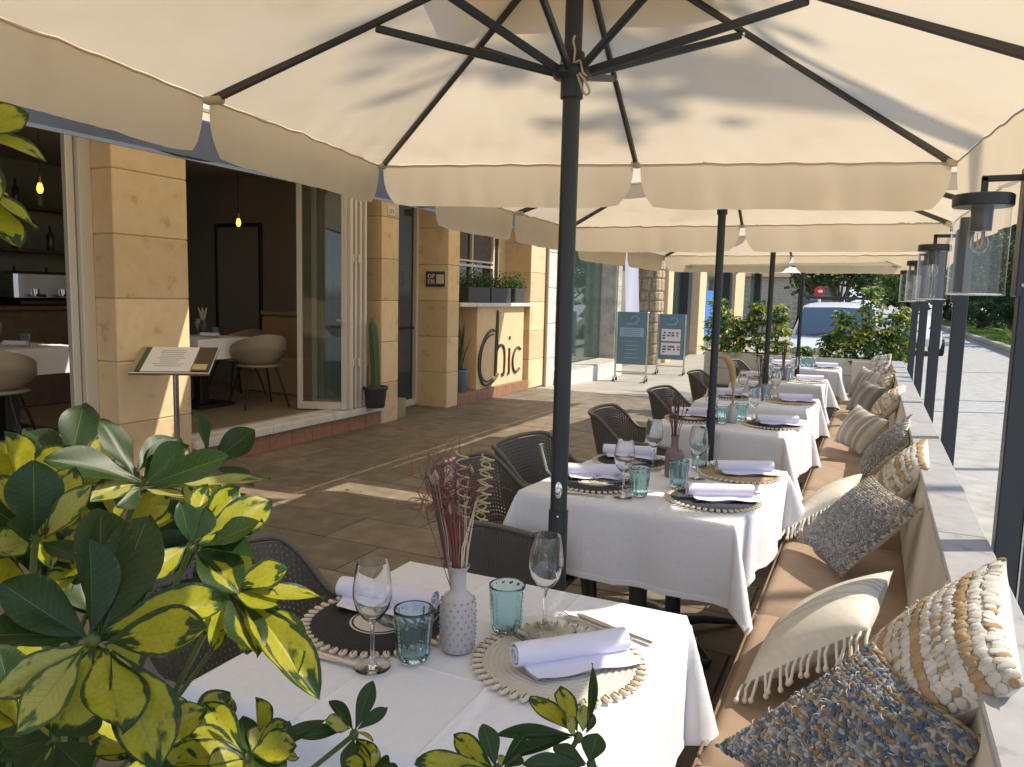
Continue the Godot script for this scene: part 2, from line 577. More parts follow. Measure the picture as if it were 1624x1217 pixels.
func leaf_half(t: float) -> float:
	return pow(sin(PI * pow(clampf(t, 0.0, 1.0), 1.4)), 0.78)
const LEAVES := [
	[-0.555,1.218,-0.401, -0.616,1.307,-0.455, 0.045, 0],
	[-0.554,1.217,-0.403, -0.590,1.293,-0.482, 0.048, 0],
	[-0.559,1.219,-0.397, -0.567,1.294,-0.411, 0.036, 0],
	[-0.560,1.217,-0.394, -0.590,1.272,-0.345, 0.037, 0],
	[-0.560,1.215,-0.393, -0.580,1.252,-0.327, 0.034, 0],
	[-0.555,1.218,-0.402, -0.520,1.222,-0.511, 0.034, 1],
	[-0.549,1.212,-0.405, -0.487,1.220,-0.450, 0.047, 2],
	[-0.558,1.212,-0.393, -0.559,1.202,-0.321, 0.028, 3],
	[-0.558,1.208,-0.390, -0.535,1.180,-0.318, 0.031, 3],
	[-0.555,1.207,-0.394, -0.549,1.155,-0.358, 0.046, 1],
	[-0.550,1.207,-0.402, -0.498,1.160,-0.375, 0.049, 1],
	[-0.545,1.204,-0.405, -0.483,1.125,-0.400, 0.047, 1],
	[-0.551,1.210,-0.402, -0.545,1.176,-0.437, 0.028, 1],
	[-0.555,1.217,-0.401, -0.602,1.254,-0.465, 0.027, 2],
	[-0.728,1.293,-0.576, -0.770,1.354,-0.571, 0.030, 0],
	[-0.727,1.297,-0.579, -0.730,1.336,-0.633, 0.030, 0],
	[-0.723,1.286,-0.579, -0.763,1.326,-0.502, 0.040, 0],
	[-0.721,1.286,-0.582, -0.717,1.329,-0.631, 0.034, 0],
	[-0.719,1.285,-0.584, -0.701,1.321,-0.631, 0.041, 0],
	[-0.719,1.281,-0.583, -0.650,1.314,-0.638, 0.038, 0],
	[-0.716,1.278,-0.585, -0.647,1.276,-0.701, 0.023, 3],
	[-0.722,1.282,-0.579, -0.782,1.293,-0.588, 0.030, 0],
	[-0.720,1.279,-0.581, -0.666,1.268,-0.590, 0.027, 3],
	[-0.725,1.284,-0.576, -0.725,1.285,-0.524, 0.029, 3],
	[-0.722,1.279,-0.579, -0.717,1.269,-0.545, 0.029, 0],
	[-0.683,1.272,-0.434, -0.686,1.340,-0.439, 0.045, 0],
	[-0.685,1.275,-0.432, -0.733,1.332,-0.438, 0.037, 1],
	[-0.680,1.273,-0.439, -0.707,1.322,-0.493, 0.033, 1],
	[-0.684,1.270,-0.431, -0.724,1.301,-0.419, 0.040, 0],
	[-0.681,1.269,-0.437, -0.695,1.302,-0.466, 0.033, 1],
	[-0.683,1.268,-0.433, -0.681,1.270,-0.395, 0.029, 3],
	[-0.678,1.267,-0.440, -0.651,1.317,-0.465, 0.023, 3],
	[-0.679,1.265,-0.438, -0.632,1.255,-0.444, 0.026, 0],
	[-0.684,1.268,-0.431, -0.669,1.292,-0.406, 0.026, 0],
	[-0.678,1.268,-0.440, -0.695,1.290,-0.480, 0.030, 1],
	[-0.625,1.238,-0.563, -0.620,1.284,-0.630, 0.038, 2],
	[-0.622,1.235,-0.565, -0.595,1.268,-0.648, 0.040, 1],
	[-0.620,1.232,-0.566, -0.578,1.251,-0.615, 0.041, 0],
	[-0.627,1.238,-0.561, -0.623,1.272,-0.579, 0.031, 0],
	[-0.628,1.239,-0.560, -0.632,1.281,-0.556, 0.026, 0],
	[-0.621,1.227,-0.563, -0.557,1.208,-0.557, 0.043, 4],
	[-0.619,1.230,-0.565, -0.566,1.229,-0.588, 0.032, 0],
	[-0.629,1.234,-0.557, -0.633,1.214,-0.508, 0.027, 1],
	[-0.627,1.241,-0.562, -0.646,1.291,-0.605, 0.028, 2],
	[-0.574,1.199,-0.567, -0.538,1.212,-0.606, 0.033, 2],
	[-0.570,1.194,-0.568, -0.507,1.174,-0.628, 0.029, 1],
	[-0.573,1.194,-0.564, -0.527,1.177,-0.583, 0.037, 1],
	[-0.568,1.188,-0.567, -0.485,1.128,-0.562, 0.049, 1],
	[-0.563,1.187,-0.572, -0.456,1.117,-0.564, 0.039, 2],
	[-0.575,1.191,-0.562, -0.514,1.149,-0.534, 0.039, 4],
	[-0.578,1.192,-0.558, -0.567,1.167,-0.523, 0.036, 1],
	[-0.579,1.192,-0.558, -0.551,1.155,-0.516, 0.023, 1],
	[-0.574,1.197,-0.565, -0.611,1.211,-0.578, 0.027, 1],
	[-0.557,1.025,-0.559, -0.615,1.066,-0.563, 0.029, 2],
	[-0.557,1.023,-0.558, -0.606,1.051,-0.526, 0.034, 2],
	[-0.554,1.021,-0.558, -0.596,1.049,-0.502, 0.035, 1],
	[-0.551,1.024,-0.564, -0.515,1.035,-0.588, 0.036, 1],
	[-0.549,1.022,-0.564, -0.511,1.034,-0.636, 0.018, 0],
	[-0.554,1.026,-0.562, -0.589,1.039,-0.586, 0.029, 0],
	[-0.552,1.026,-0.565, -0.563,1.037,-0.594, 0.022, 3],
	[-0.549,1.023,-0.565, -0.551,1.033,-0.617, 0.020, 1],
	[-0.548,1.020,-0.563, -0.508,1.017,-0.565, 0.032, 0],
	[-0.553,1.019,-0.557, -0.556,1.030,-0.513, 0.039, 1],
	[-0.552,1.025,-0.564, -0.538,1.024,-0.622, 0.016, 3],
	[-0.531,0.977,-0.713, -0.539,1.016,-0.760, 0.021, 0],
	[-0.533,0.977,-0.711, -0.571,1.005,-0.715, 0.018, 0],
	[-0.529,0.977,-0.714, -0.517,0.987,-0.757, 0.015, 0],
	[-0.536,0.979,-0.710, -0.550,0.999,-0.683, 0.025, 3],
	[-0.539,0.979,-0.708, -0.569,0.988,-0.659, 0.016, 0],
	[-0.530,0.976,-0.713, -0.499,0.977,-0.705, 0.010, 1],
	[-0.527,0.969,-0.709, -0.483,0.966,-0.694, 0.016, 2],
	[-0.529,0.969,-0.708, -0.505,0.961,-0.659, 0.018, 0],
	[-0.527,0.968,-0.709, -0.480,0.954,-0.672, 0.016, 2],
	[-0.269,0.999,-0.800, -0.273,1.068,-0.836, 0.013, 0],
	[-0.279,0.996,-0.794, -0.361,1.007,-0.740, 0.019, 0],
	[-0.281,0.998,-0.795, -0.348,1.017,-0.816, 0.030, 2],
	[-0.279,1.000,-0.797, -0.322,1.019,-0.840, 0.026, 2],
	[-0.273,1.000,-0.799, -0.276,1.026,-0.812, 0.018, 3],
	[-0.282,0.995,-0.792, -0.336,0.995,-0.731, 0.017, 0],
	[-0.269,0.999,-0.799, -0.267,1.011,-0.830, 0.010, 0],
	[-0.281,0.996,-0.793, -0.285,1.023,-0.783, 0.016, 3],
	[-0.251,0.990,-0.762, -0.250,1.017,-0.779, 0.027, 0],
	[-0.254,0.988,-0.760, -0.295,0.997,-0.763, 0.019, 0],
	[-0.255,0.987,-0.759, -0.311,0.998,-0.718, 0.018, 0],
	[-0.248,0.988,-0.762, -0.246,0.981,-0.781, 0.012, 0],
	[-0.249,0.986,-0.760, -0.255,0.986,-0.719, 0.021, 0],
	[-0.335,0.998,-0.696, -0.360,1.030,-0.717, 0.023, 0],
	[-0.337,0.998,-0.694, -0.390,1.012,-0.703, 0.023, 2],
	[-0.338,0.997,-0.693, -0.402,1.013,-0.641, 0.022, 1],
	[-0.331,0.998,-0.698, -0.334,1.005,-0.713, 0.009, 3],
	[-0.329,0.998,-0.698, -0.318,1.019,-0.742, 0.013, 0],
	[-0.326,0.997,-0.699, -0.319,1.000,-0.729, 0.019, 0],
	[-0.335,0.995,-0.694, -0.359,1.005,-0.647, 0.022, 2],
	[-0.462,0.982,-0.650, -0.437,1.006,-0.644, 0.019, 0],
	[-0.462,0.982,-0.650, -0.458,1.006,-0.656, 0.011, 3],
	[-0.463,0.982,-0.649, -0.423,0.988,-0.644, 0.023, 0],
	[-0.466,0.982,-0.648, -0.471,1.009,-0.618, 0.019, 2],
	[-0.593,1.126,-0.387, -0.592,1.124,-0.425, 0.031, 0],
	[-0.595,1.126,-0.384, -0.607,1.125,-0.362, 0.024, 0],
	[-0.593,1.122,-0.384, -0.573,1.119,-0.345, 0.025, 0],
	[-0.592,1.122,-0.385, -0.553,1.107,-0.385, 0.032, 0],
	[-0.595,1.125,-0.384, -0.625,1.132,-0.382, 0.019, 1],
	[-0.592,1.122,-0.385, -0.564,1.107,-0.369, 0.024, 1],
	[-0.595,1.126,-0.383, -0.625,1.132,-0.361, 0.021, 0],
	[-0.765,1.192,-0.532, -0.807,1.216,-0.518, 0.042, 0],
	[-0.763,1.191,-0.534, -0.758,1.199,-0.578, 0.038, 3],
	[-0.764,1.189,-0.531, -0.776,1.173,-0.502, 0.042, 1],
	[-0.761,1.187,-0.534, -0.729,1.161,-0.561, 0.042, 1],
	[-0.764,1.192,-0.533, -0.800,1.221,-0.551, 0.035, 1],
	[-0.763,1.189,-0.532, -0.731,1.159,-0.520, 0.041, 0],
	[-0.729,1.118,-0.477, -0.753,1.130,-0.445, 0.044, 1],
	[-0.729,1.118,-0.477, -0.735,1.092,-0.443, 0.044, 1],
	[-0.727,1.118,-0.479, -0.705,1.079,-0.478, 0.044, 0],
	[-0.727,1.118,-0.479, -0.695,1.090,-0.501, 0.041, 1],
	[-0.729,1.118,-0.477, -0.767,1.146,-0.476, 0.041, 0],
	[-0.728,1.116,-0.476, -0.704,1.083,-0.441, 0.040, 1],
	[-0.689,1.094,-0.415, -0.710,1.115,-0.397, 0.042, 1],
	[-0.689,1.094,-0.415, -0.719,1.116,-0.426, 0.039, 1],
	[-0.688,1.094,-0.416, -0.693,1.098,-0.452, 0.039, 1],
	[-0.689,1.092,-0.414, -0.688,1.073,-0.392, 0.042, 0],
	[-0.687,1.092,-0.416, -0.664,1.061,-0.419, 0.042, 0],
	[-0.643,1.036,-0.525, -0.680,1.059,-0.533, 0.034, 0],
	[-0.643,1.036,-0.525, -0.649,1.046,-0.560, 0.022, 0],
	[-0.643,1.036,-0.525, -0.657,1.034,-0.504, 0.033, 0],
	[-0.643,1.036,-0.526, -0.622,1.014,-0.528, 0.033, 2],
	[-0.643,1.034,-0.524, -0.629,1.023,-0.492, 0.037, 0],
	[-0.703,1.627,-0.404, -0.683,1.650,-0.447, 0.028, 1],
	[-0.704,1.623,-0.405, -0.663,1.618,-0.450, 0.029, 1],
	[-0.705,1.618,-0.403, -0.699,1.565,-0.423, 0.034, 1],
	[-0.706,1.629,-0.399, -0.715,1.691,-0.398, 0.034, 0],
	[-0.737,1.589,-0.435, -0.718,1.549,-0.470, 0.032, 2],
	[-0.738,1.585,-0.435, -0.708,1.533,-0.450, 0.035, 2],
	[-0.737,1.592,-0.435, -0.743,1.588,-0.463, 0.026, 1],
	[-0.741,1.587,-0.430, -0.761,1.537,-0.399, 0.032, 0],
	[-0.811,1.263,-0.499, -0.842,1.243,-0.447, 0.047, 1],
	[-0.812,1.267,-0.499, -0.827,1.281,-0.435, 0.047, 1],
	[-0.811,1.274,-0.503, -0.820,1.342,-0.469, 0.047, 1],
	[-0.810,1.275,-0.506, -0.798,1.348,-0.488, 0.043, 1],
	[-0.806,1.273,-0.511, -0.776,1.327,-0.542, 0.042, 1],
	[-0.804,1.269,-0.512, -0.736,1.299,-0.550, 0.049, 1],
	[-0.803,1.262,-0.511, -0.757,1.234,-0.558, 0.041, 1],
	[-0.804,1.257,-0.506, -0.765,1.204,-0.505, 0.035, 1],
	[-0.808,1.258,-0.501, -0.813,1.213,-0.480, 0.033, 1],
	[-0.785,1.220,-0.590, -0.807,1.269,-0.574, 0.034, 0],
	[-0.783,1.221,-0.593, -0.797,1.288,-0.599, 0.038, 1],
	[-0.778,1.217,-0.598, -0.731,1.267,-0.625, 0.037, 1],
	[-0.776,1.214,-0.599, -0.722,1.235,-0.625, 0.036, 1],
	[-0.775,1.205,-0.595, -0.754,1.153,-0.631, 0.031, 1],
	[-0.778,1.203,-0.591, -0.726,1.145,-0.557, 0.046, 1],
	[-0.780,1.203,-0.588, -0.804,1.125,-0.575, 0.049, 0],
	[-0.785,1.210,-0.585, -0.850,1.189,-0.552, 0.037, 1],
	[-0.786,1.214,-0.586, -0.811,1.230,-0.538, 0.035, 1],
	[-0.733,1.198,-0.690, -0.728,1.188,-0.763, 0.033, 1],
	[-0.734,1.189,-0.685, -0.679,1.150,-0.677, 0.031, 0],
	[-0.737,1.189,-0.681, -0.735,1.122,-0.671, 0.039, 0],
	[-0.743,1.195,-0.677, -0.756,1.189,-0.611, 0.033, 0],
	[-0.745,1.202,-0.679, -0.792,1.239,-0.643, 0.037, 0],
	[-0.742,1.205,-0.683, -0.763,1.261,-0.680, 0.029, 2],
	[-0.736,1.202,-0.689, -0.685,1.248,-0.702, 0.031, 0],
	[-0.796,1.167,-0.508, -0.755,1.125,-0.485, 0.033, 1],
	[-0.799,1.169,-0.504, -0.836,1.097,-0.483, 0.049, 0],
	[-0.803,1.176,-0.502, -0.842,1.183,-0.447, 0.049, 0],
	[-0.804,1.180,-0.503, -0.826,1.209,-0.462, 0.039, 1],
	[-0.802,1.185,-0.509, -0.832,1.254,-0.512, 0.047, 0],
	[-0.799,1.183,-0.514, -0.831,1.229,-0.575, 0.042, 0],
	[-0.796,1.180,-0.515, -0.744,1.232,-0.551, 0.052, 1],
	[-0.793,1.171,-0.514, -0.786,1.130,-0.569, 0.039, 0],
	[-0.794,1.168,-0.511, -0.791,1.096,-0.548, 0.040, 0],
	[-0.756,1.138,-0.617, -0.695,1.085,-0.605, 0.037, 0],
	[-0.762,1.140,-0.611, -0.803,1.081,-0.587, 0.046, 0],
	[-0.764,1.143,-0.610, -0.824,1.106,-0.581, 0.039, 4],
	[-0.766,1.150,-0.611, -0.803,1.169,-0.579, 0.033, 0],
	[-0.765,1.154,-0.616, -0.768,1.225,-0.591, 0.035, 0],
	[-0.761,1.154,-0.621, -0.783,1.210,-0.676, 0.041, 0],
	[-0.759,1.152,-0.622, -0.739,1.199,-0.659, 0.037, 0],
	[-0.755,1.144,-0.622, -0.679,1.139,-0.655, 0.041, 0],
	[-0.755,1.140,-0.620, -0.701,1.089,-0.645, 0.043, 4],
	[-0.680,1.127,-0.694, -0.733,1.167,-0.725, 0.036, 2],
	[-0.675,1.125,-0.698, -0.685,1.144,-0.753, 0.027, 2],
	[-0.672,1.120,-0.699, -0.626,1.130,-0.720, 0.026, 2],
	[-0.673,1.113,-0.693, -0.629,1.089,-0.676, 0.023, 2],
	[-0.675,1.112,-0.691, -0.664,1.056,-0.677, 0.035, 1],
	[-0.681,1.116,-0.688, -0.740,1.081,-0.681, 0.027, 1],
	[-0.683,1.123,-0.690, -0.733,1.151,-0.664, 0.034, 2],
	[-0.720,1.060,-0.501, -0.699,1.067,-0.560, 0.045, 0],
	[-0.718,1.056,-0.500, -0.714,1.019,-0.564, 0.037, 1],
	[-0.718,1.052,-0.497, -0.663,1.017,-0.510, 0.039, 1],
	[-0.721,1.051,-0.491, -0.684,1.027,-0.453, 0.037, 0],
	[-0.725,1.054,-0.488, -0.726,1.026,-0.434, 0.044, 1],
	[-0.727,1.058,-0.488, -0.773,1.041,-0.464, 0.029, 0],
	[-0.729,1.065,-0.491, -0.792,1.107,-0.466, 0.043, 0],
	[-0.727,1.067,-0.496, -0.728,1.123,-0.490, 0.036, 0],
	[-0.725,1.066,-0.498, -0.760,1.111,-0.552, 0.043, 1],
	[-0.740,1.097,-0.440, -0.752,1.150,-0.438, 0.034, 0],
	[-0.739,1.096,-0.442, -0.782,1.128,-0.482, 0.038, 1],
	[-0.735,1.092,-0.445, -0.717,1.113,-0.488, 0.040, 1],
	[-0.732,1.086,-0.445, -0.713,1.058,-0.492, 0.039, 1],
	[-0.732,1.083,-0.441, -0.668,1.057,-0.437, 0.040, 0],
	[-0.734,1.082,-0.437, -0.744,1.014,-0.443, 0.043, 0],
	[-0.737,1.085,-0.434, -0.744,1.058,-0.400, 0.032, 1],
	[-0.741,1.090,-0.433, -0.745,1.108,-0.379, 0.039, 0],
	[-0.742,1.094,-0.435, -0.770,1.123,-0.400, 0.039, 0],
	[-0.657,1.006,-0.571, -0.709,1.039,-0.548, 0.037, 0],
	[-0.655,1.008,-0.575, -0.658,1.062,-0.558, 0.025, 1],
	[-0.650,1.006,-0.579, -0.653,1.033,-0.639, 0.041, 2],
	[-0.645,0.999,-0.579, -0.594,0.976,-0.627, 0.044, 0],
	[-0.646,0.995,-0.574, -0.588,0.963,-0.561, 0.037, 0],
	[-0.651,0.996,-0.569, -0.635,0.976,-0.522, 0.030, 2],
	[-0.656,1.001,-0.568, -0.716,0.985,-0.545, 0.035, 1],
	[-0.610,1.048,-0.485, -0.582,1.039,-0.438, 0.026, 1],
	[-0.615,1.054,-0.484, -0.667,1.048,-0.472, 0.025, 1],
	[-0.615,1.057,-0.486, -0.658,1.085,-0.468, 0.031, 1],
	[-0.612,1.058,-0.492, -0.649,1.076,-0.540, 0.033, 1],
	[-0.608,1.055,-0.494, -0.572,1.089,-0.523, 0.037, 1],
	[-0.605,1.050,-0.493, -0.578,1.010,-0.548, 0.035, 1],
	[-0.606,1.047,-0.489, -0.560,1.014,-0.480, 0.036, 0],
	[-0.581,0.998,-0.611, -0.586,1.002,-0.662, 0.027, 0],
	[-0.577,0.994,-0.610, -0.567,0.965,-0.656, 0.021, 2],
	[-0.578,0.990,-0.607, -0.545,0.956,-0.611, 0.029, 0],
	[-0.583,0.991,-0.603, -0.588,0.957,-0.574, 0.028, 1],
	[-0.586,0.994,-0.602, -0.624,0.975,-0.580, 0.026, 1],
	[-0.587,0.998,-0.604, -0.606,1.032,-0.563, 0.024, 2],
	[-0.584,1.000,-0.609, -0.578,1.057,-0.605, 0.029, 1],
	[-0.845,1.279,-0.584, -0.790,1.221,-0.565, 0.045, 0],
	[-0.850,1.282,-0.579, -0.887,1.246,-0.557, 0.030, 0],
	[-0.852,1.290,-0.578, -0.877,1.308,-0.536, 0.032, 0],
	[-0.851,1.294,-0.581, -0.909,1.334,-0.573, 0.033, 0],
	[-0.848,1.296,-0.587, -0.866,1.356,-0.617, 0.042, 0],
	[-0.844,1.291,-0.590, -0.852,1.303,-0.657, 0.033, 3],
	[-0.843,1.283,-0.589, -0.834,1.241,-0.659, 0.039, 0],
	[-0.790,1.263,-0.729, -0.788,1.255,-0.669, 0.026, 0],
	[-0.791,1.269,-0.730, -0.836,1.286,-0.706, 0.031, 0],
	[-0.788,1.274,-0.735, -0.778,1.343,-0.715, 0.038, 0],
	[-0.783,1.271,-0.740, -0.754,1.311,-0.786, 0.037, 0],
	[-0.781,1.263,-0.740, -0.724,1.252,-0.755, 0.028, 0],
	[-0.784,1.258,-0.734, -0.755,1.201,-0.721, 0.031, 1],
]
const ROSETTES := [
	[-0.563,1.211,-0.402, 0],
	[-0.729,1.284,-0.585, 1],
	[-0.690,1.269,-0.440, 2],
	[-0.632,1.230,-0.566, 3],
	[-0.584,1.193,-0.567, 3],
	[-0.558,1.017,-0.566, 4],
	[-0.535,0.968,-0.716, 5],
	[-0.279,0.990,-0.802, 6],
	[-0.251,0.983,-0.769, 6],
	[-0.335,0.991,-0.702, 7],
	[-0.468,0.975,-0.654, 7],
	[-0.600,1.120,-0.389, 8],
	[-0.772,1.189,-0.536, 2],
	[-0.736,1.115,-0.482, 8],
	[-0.696,1.090,-0.419, 8],
	[-0.650,1.032,-0.530, 4],
	[-0.715,1.621,-0.404, 9],
	[-0.747,1.590,-0.436, 9],
	[-0.815,1.264,-0.510, 2],
	[-0.787,1.209,-0.597, 2],
	[-0.745,1.194,-0.689, 3],
	[-0.806,1.173,-0.514, 8],
	[-0.767,1.143,-0.622, 3],
	[-0.683,1.116,-0.699, 3],
	[-0.730,1.055,-0.499, 8],
	[-0.744,1.086,-0.443, 8],
	[-0.657,0.996,-0.579, 4],
	[-0.616,1.048,-0.494, 8],
	[-0.588,0.990,-0.612, 4],
	[-0.855,1.286,-0.589, 1],
	[-0.792,1.264,-0.741, 1],
]


func _ready() -> void:
	R.seed = 7
	# ---- camera
	var cam := Camera3D.new()
	cam.name = "camera"
	cam.position = Vector3(0, 1.5, 0)
	cam.basis = Basis.from_euler(Vector3(deg_to_rad(-6.5), deg_to_rad(25.1), deg_to_rad(1.4)), EULER_ORDER_YXZ)
	cam.fov = 53.05
	cam.near = 0.05
	cam.far = 400.0
	add_child(cam)
	cam.current = true
	# ---- sky, air and exposure
	var env := Environment.new()
	env.background_mode = Environment.BG_SKY
	var sm := ProceduralSkyMaterial.new()
	sm.sky_top_color = Color(0.53, 0.65, 0.83)
	sm.sky_horizon_color = Color(0.88, 0.91, 0.94)
	sm.sky_curve = 0.18
	sm.ground_horizon_color = Color(0.66, 0.66, 0.64)
	sm.ground_bottom_color = Color(0.4, 0.38, 0.35)
	sm.sun_angle_max = 20.0
	var sky := Sky.new()
	sky.sky_material = sm
	env.sky = sky
	env.tonemap_mode = Environment.TONE_MAPPER_LINEAR
	env.tonemap_exposure = 1.75
	env.sdfgi_enabled = true
	env.ssao_enabled = true
	env.ssil_enabled = true
	var we := WorldEnvironment.new()
	we.name = "world_environment"
	we.environment = env
	add_child(we)
	# ---- sun: from the road side and slightly ahead
	var sun := DirectionalLight3D.new()
	sun.name = "sun"
	sun.light_energy = 1.15
	sun.light_color = Color(1.0, 0.95, 0.87)
	sun.light_angular_distance = 0.53
	sun.shadow_enabled = true
	add_child(sun)
	sun.look_at_from_position(Vector3.ZERO, Vector3(-0.8, -1.0, 0.45), Vector3.UP)
	make_materials()
	build_ground()
	build_restaurant()
	build_awnings()
	build_shops()
	build_end_of_street()
	build_bench()
	build_parasols()
	build_posts()
	build_tables()
	build_chairs()
	build_pillows()
	build_interior()
	build_facade_objects()
	build_far_planter()
	build_vehicles()
	build_trees()
	build_front_plant()


# ------------------------------------------------------------------ ground
func build_ground() -> void:
	# terrace pavement: a bed with one slab after another laid on it
	var bed := struct("pavement", bx(Vector3(-2.55, -0.06, -4.6), Vector3(5.9, 0.1, 14.0)), M.grout)
	var sizes := {}
	var z := 1.6
	var row := 0
	while z > -11.3:
		var d := 0.44
		var x := -5.5 + (0.0 if row % 2 == 0 else -0.42)
		while x < 0.3:
			var w := 0.84
			var x0 := maxf(x, -5.5)
			var x1 := minf(x + w, 0.385)
			if x1 - x0 > 0.1:
				var key := "%.2f" % (x1 - x0)
				if not sizes.has(key):
					sizes[key] = bx(Vector3.ZERO, Vector3(x1 - x0 - 0.007, 0.03, d - 0.007), 0.003).done()
				part(bed, "paving_slab", sizes[key], M["slab%d" % (R.randi() % 4)], T(Vector3((x0 + x1) / 2, -0.015 + rn(-0.0012, 0.0012), z - d / 2), Basis(Vector3.UP, 0).rotated(Vector3.RIGHT, rn(-0.002, 0.002))))
			x += w
		z -= d
		row += 1
	# beyond: the pavement falls gently away
	var far := MB.new()
	var P := [[-11.3, 0.0], [-16.5, -0.18], [-80.0, -0.2]]
	for i in 2:
		far.poly([Vector3(-6.2, P[i][1], P[i][0]), Vector3(-1.9, P[i][1], P[i][0]), Vector3(-1.9, P[i + 1][1], P[i + 1][0]), Vector3(-6.2, P[i + 1][1], P[i + 1][0])])
	struct("far_pavement", far, M.pave_far)
	# earth under everything, reaching the horizon
	struct("ground", bx(Vector3(0, -0.9, -60), Vector3(500, 0.4, 560)), M.asphalt)
	var rd := MB.new()
	var Q := [[30.0, -0.1], [-11.3, -0.1], [-17.0, -0.27], [-200.0, -0.3]]
	for i in 3:
		var xl := 0.3 if i == 0 else -1.9
		rd.poly([Vector3(xl, Q[i][1], Q[i][0]), Vector3(5.6, Q[i][1], Q[i][0]), Vector3(5.6, Q[i + 1][1], Q[i + 1][0]), Vector3(xl, Q[i + 1][1], Q[i + 1][0])])
	struct("road", rd, M.asphalt)
	var kb := thing("pavement_kerb", "pale stone kerb between the far pavement and the road", "kerb", Vector3.ZERO)
	for i in 26:
		part(kb, "kerb_stone", bx(Vector3(-1.84, -0.2, -11.9 - i * 1.0), Vector3(0.12, 0.24, 0.99), 0.012), M.kerb)
	# median: two courses of stone edging, turf behind
	var me := thing("median_edging", "two low courses of weathered stone edging the green strip across the road", "edging")
	for i in 60:
		for k in 2:
			var zz := -i * 1.6 - 8.3 - k * 0.7
			part(me, "edging_stone", bx(Vector3(4.75 + k * 0.05, -0.36 + 0.1 + k * 0.2, zz), Vector3(0.3, 0.195, 1.585 + rn(-0.006, 0.006)), 0.02), M.kerb)
	struct("median", bx(Vector3(12.3, -0.22, -50), Vector3(14.8, 0.44, 170)), M.grass)
	# grass blades along the near edge of the strip
	var gb := MB.new()
	for i in 12000:
		var p := Vector3(rn(4.95, 7.2), -0.002, rn(-95, -26))
		var a := rn(0, TAU)
		var h := rn(0.08, 0.22)
		gb.col = Color(0.06, 0.12, 0.015).lerp(Color(0.2, 0.3, 0.05), R.randf())
		var sd := Vector3(cos(a), 0, sin(a)) * 0.022
		gb.poly([p - sd, p + sd, p + Vector3(rn(-0.04, 0.04), h, rn(-0.04, 0.04))])
	var go := part(self, numbered("grass"), gb, M.leafvc)
	tag(go, "sunlit green turf on the strip across the road", "grass")
	go.set_meta("kind", "stuff")
	# a few dry leaves and crumbs blown over the slabs
	var lf := MB.new()
	for i in 70:
		var p := Vector3(rn(-4.9, -1.5), 0.004, rn(-10.5, -2.5))
		var a := rn(0, TAU)
		var d := Vector3(cos(a), 0, sin(a)) * rn(0.008, 0.028)
		var w := Vector3(-sin(a), 0, cos(a)) * d.length() * 0.4
		lf.col = pick([Color(0.1, 0.06, 0.03), Color(0.17, 0.11, 0.05), Color(0.07, 0.06, 0.05)])
		lf.poly([p - d, p + w + Vector3(0, 0.004, 0), p + d, p - w + Vector3(0, 0.003, 0)])
	var lo := part(self, numbered("fallen_leaves"), lf, M.vc)
	tag(lo, "small dry leaves scattered over the pavement slabs", "leaves")
	lo.set_meta("kind", "stuff")


# ------------------------------------------------------------------ restaurant front
func blocks(to: Node, x0: float, x1: float, z0: float, z1: float, y0: float, y1: float, course := 0.47, tone := "stone") -> void:
	# a pier of stone blocks with recessed joints, one block per course
	part(to, "pier_core", bx(Vector3((x0 + x1) / 2, (y0 + y1) / 2, (z0 + z1) / 2), Vector3(absf(x1 - x0) - 0.012, y1 - y0, absf(z1 - z0) - 0.012)), M.joint)
	var y := y0
	while y < y1 - 0.01:
		var h := minf(course, y1 - y)
		var m: Material = M["stone%d" % (R.randi() % 3)] if tone == "stone" else M[tone]
		part(to, "stone_block", bx(Vector3((x0 + x1) / 2, y + h / 2, (z0 + z1) / 2), Vector3(absf(x1 - x0), h - 0.008, absf(z1 - z0)), 0.006), m)
		y += h


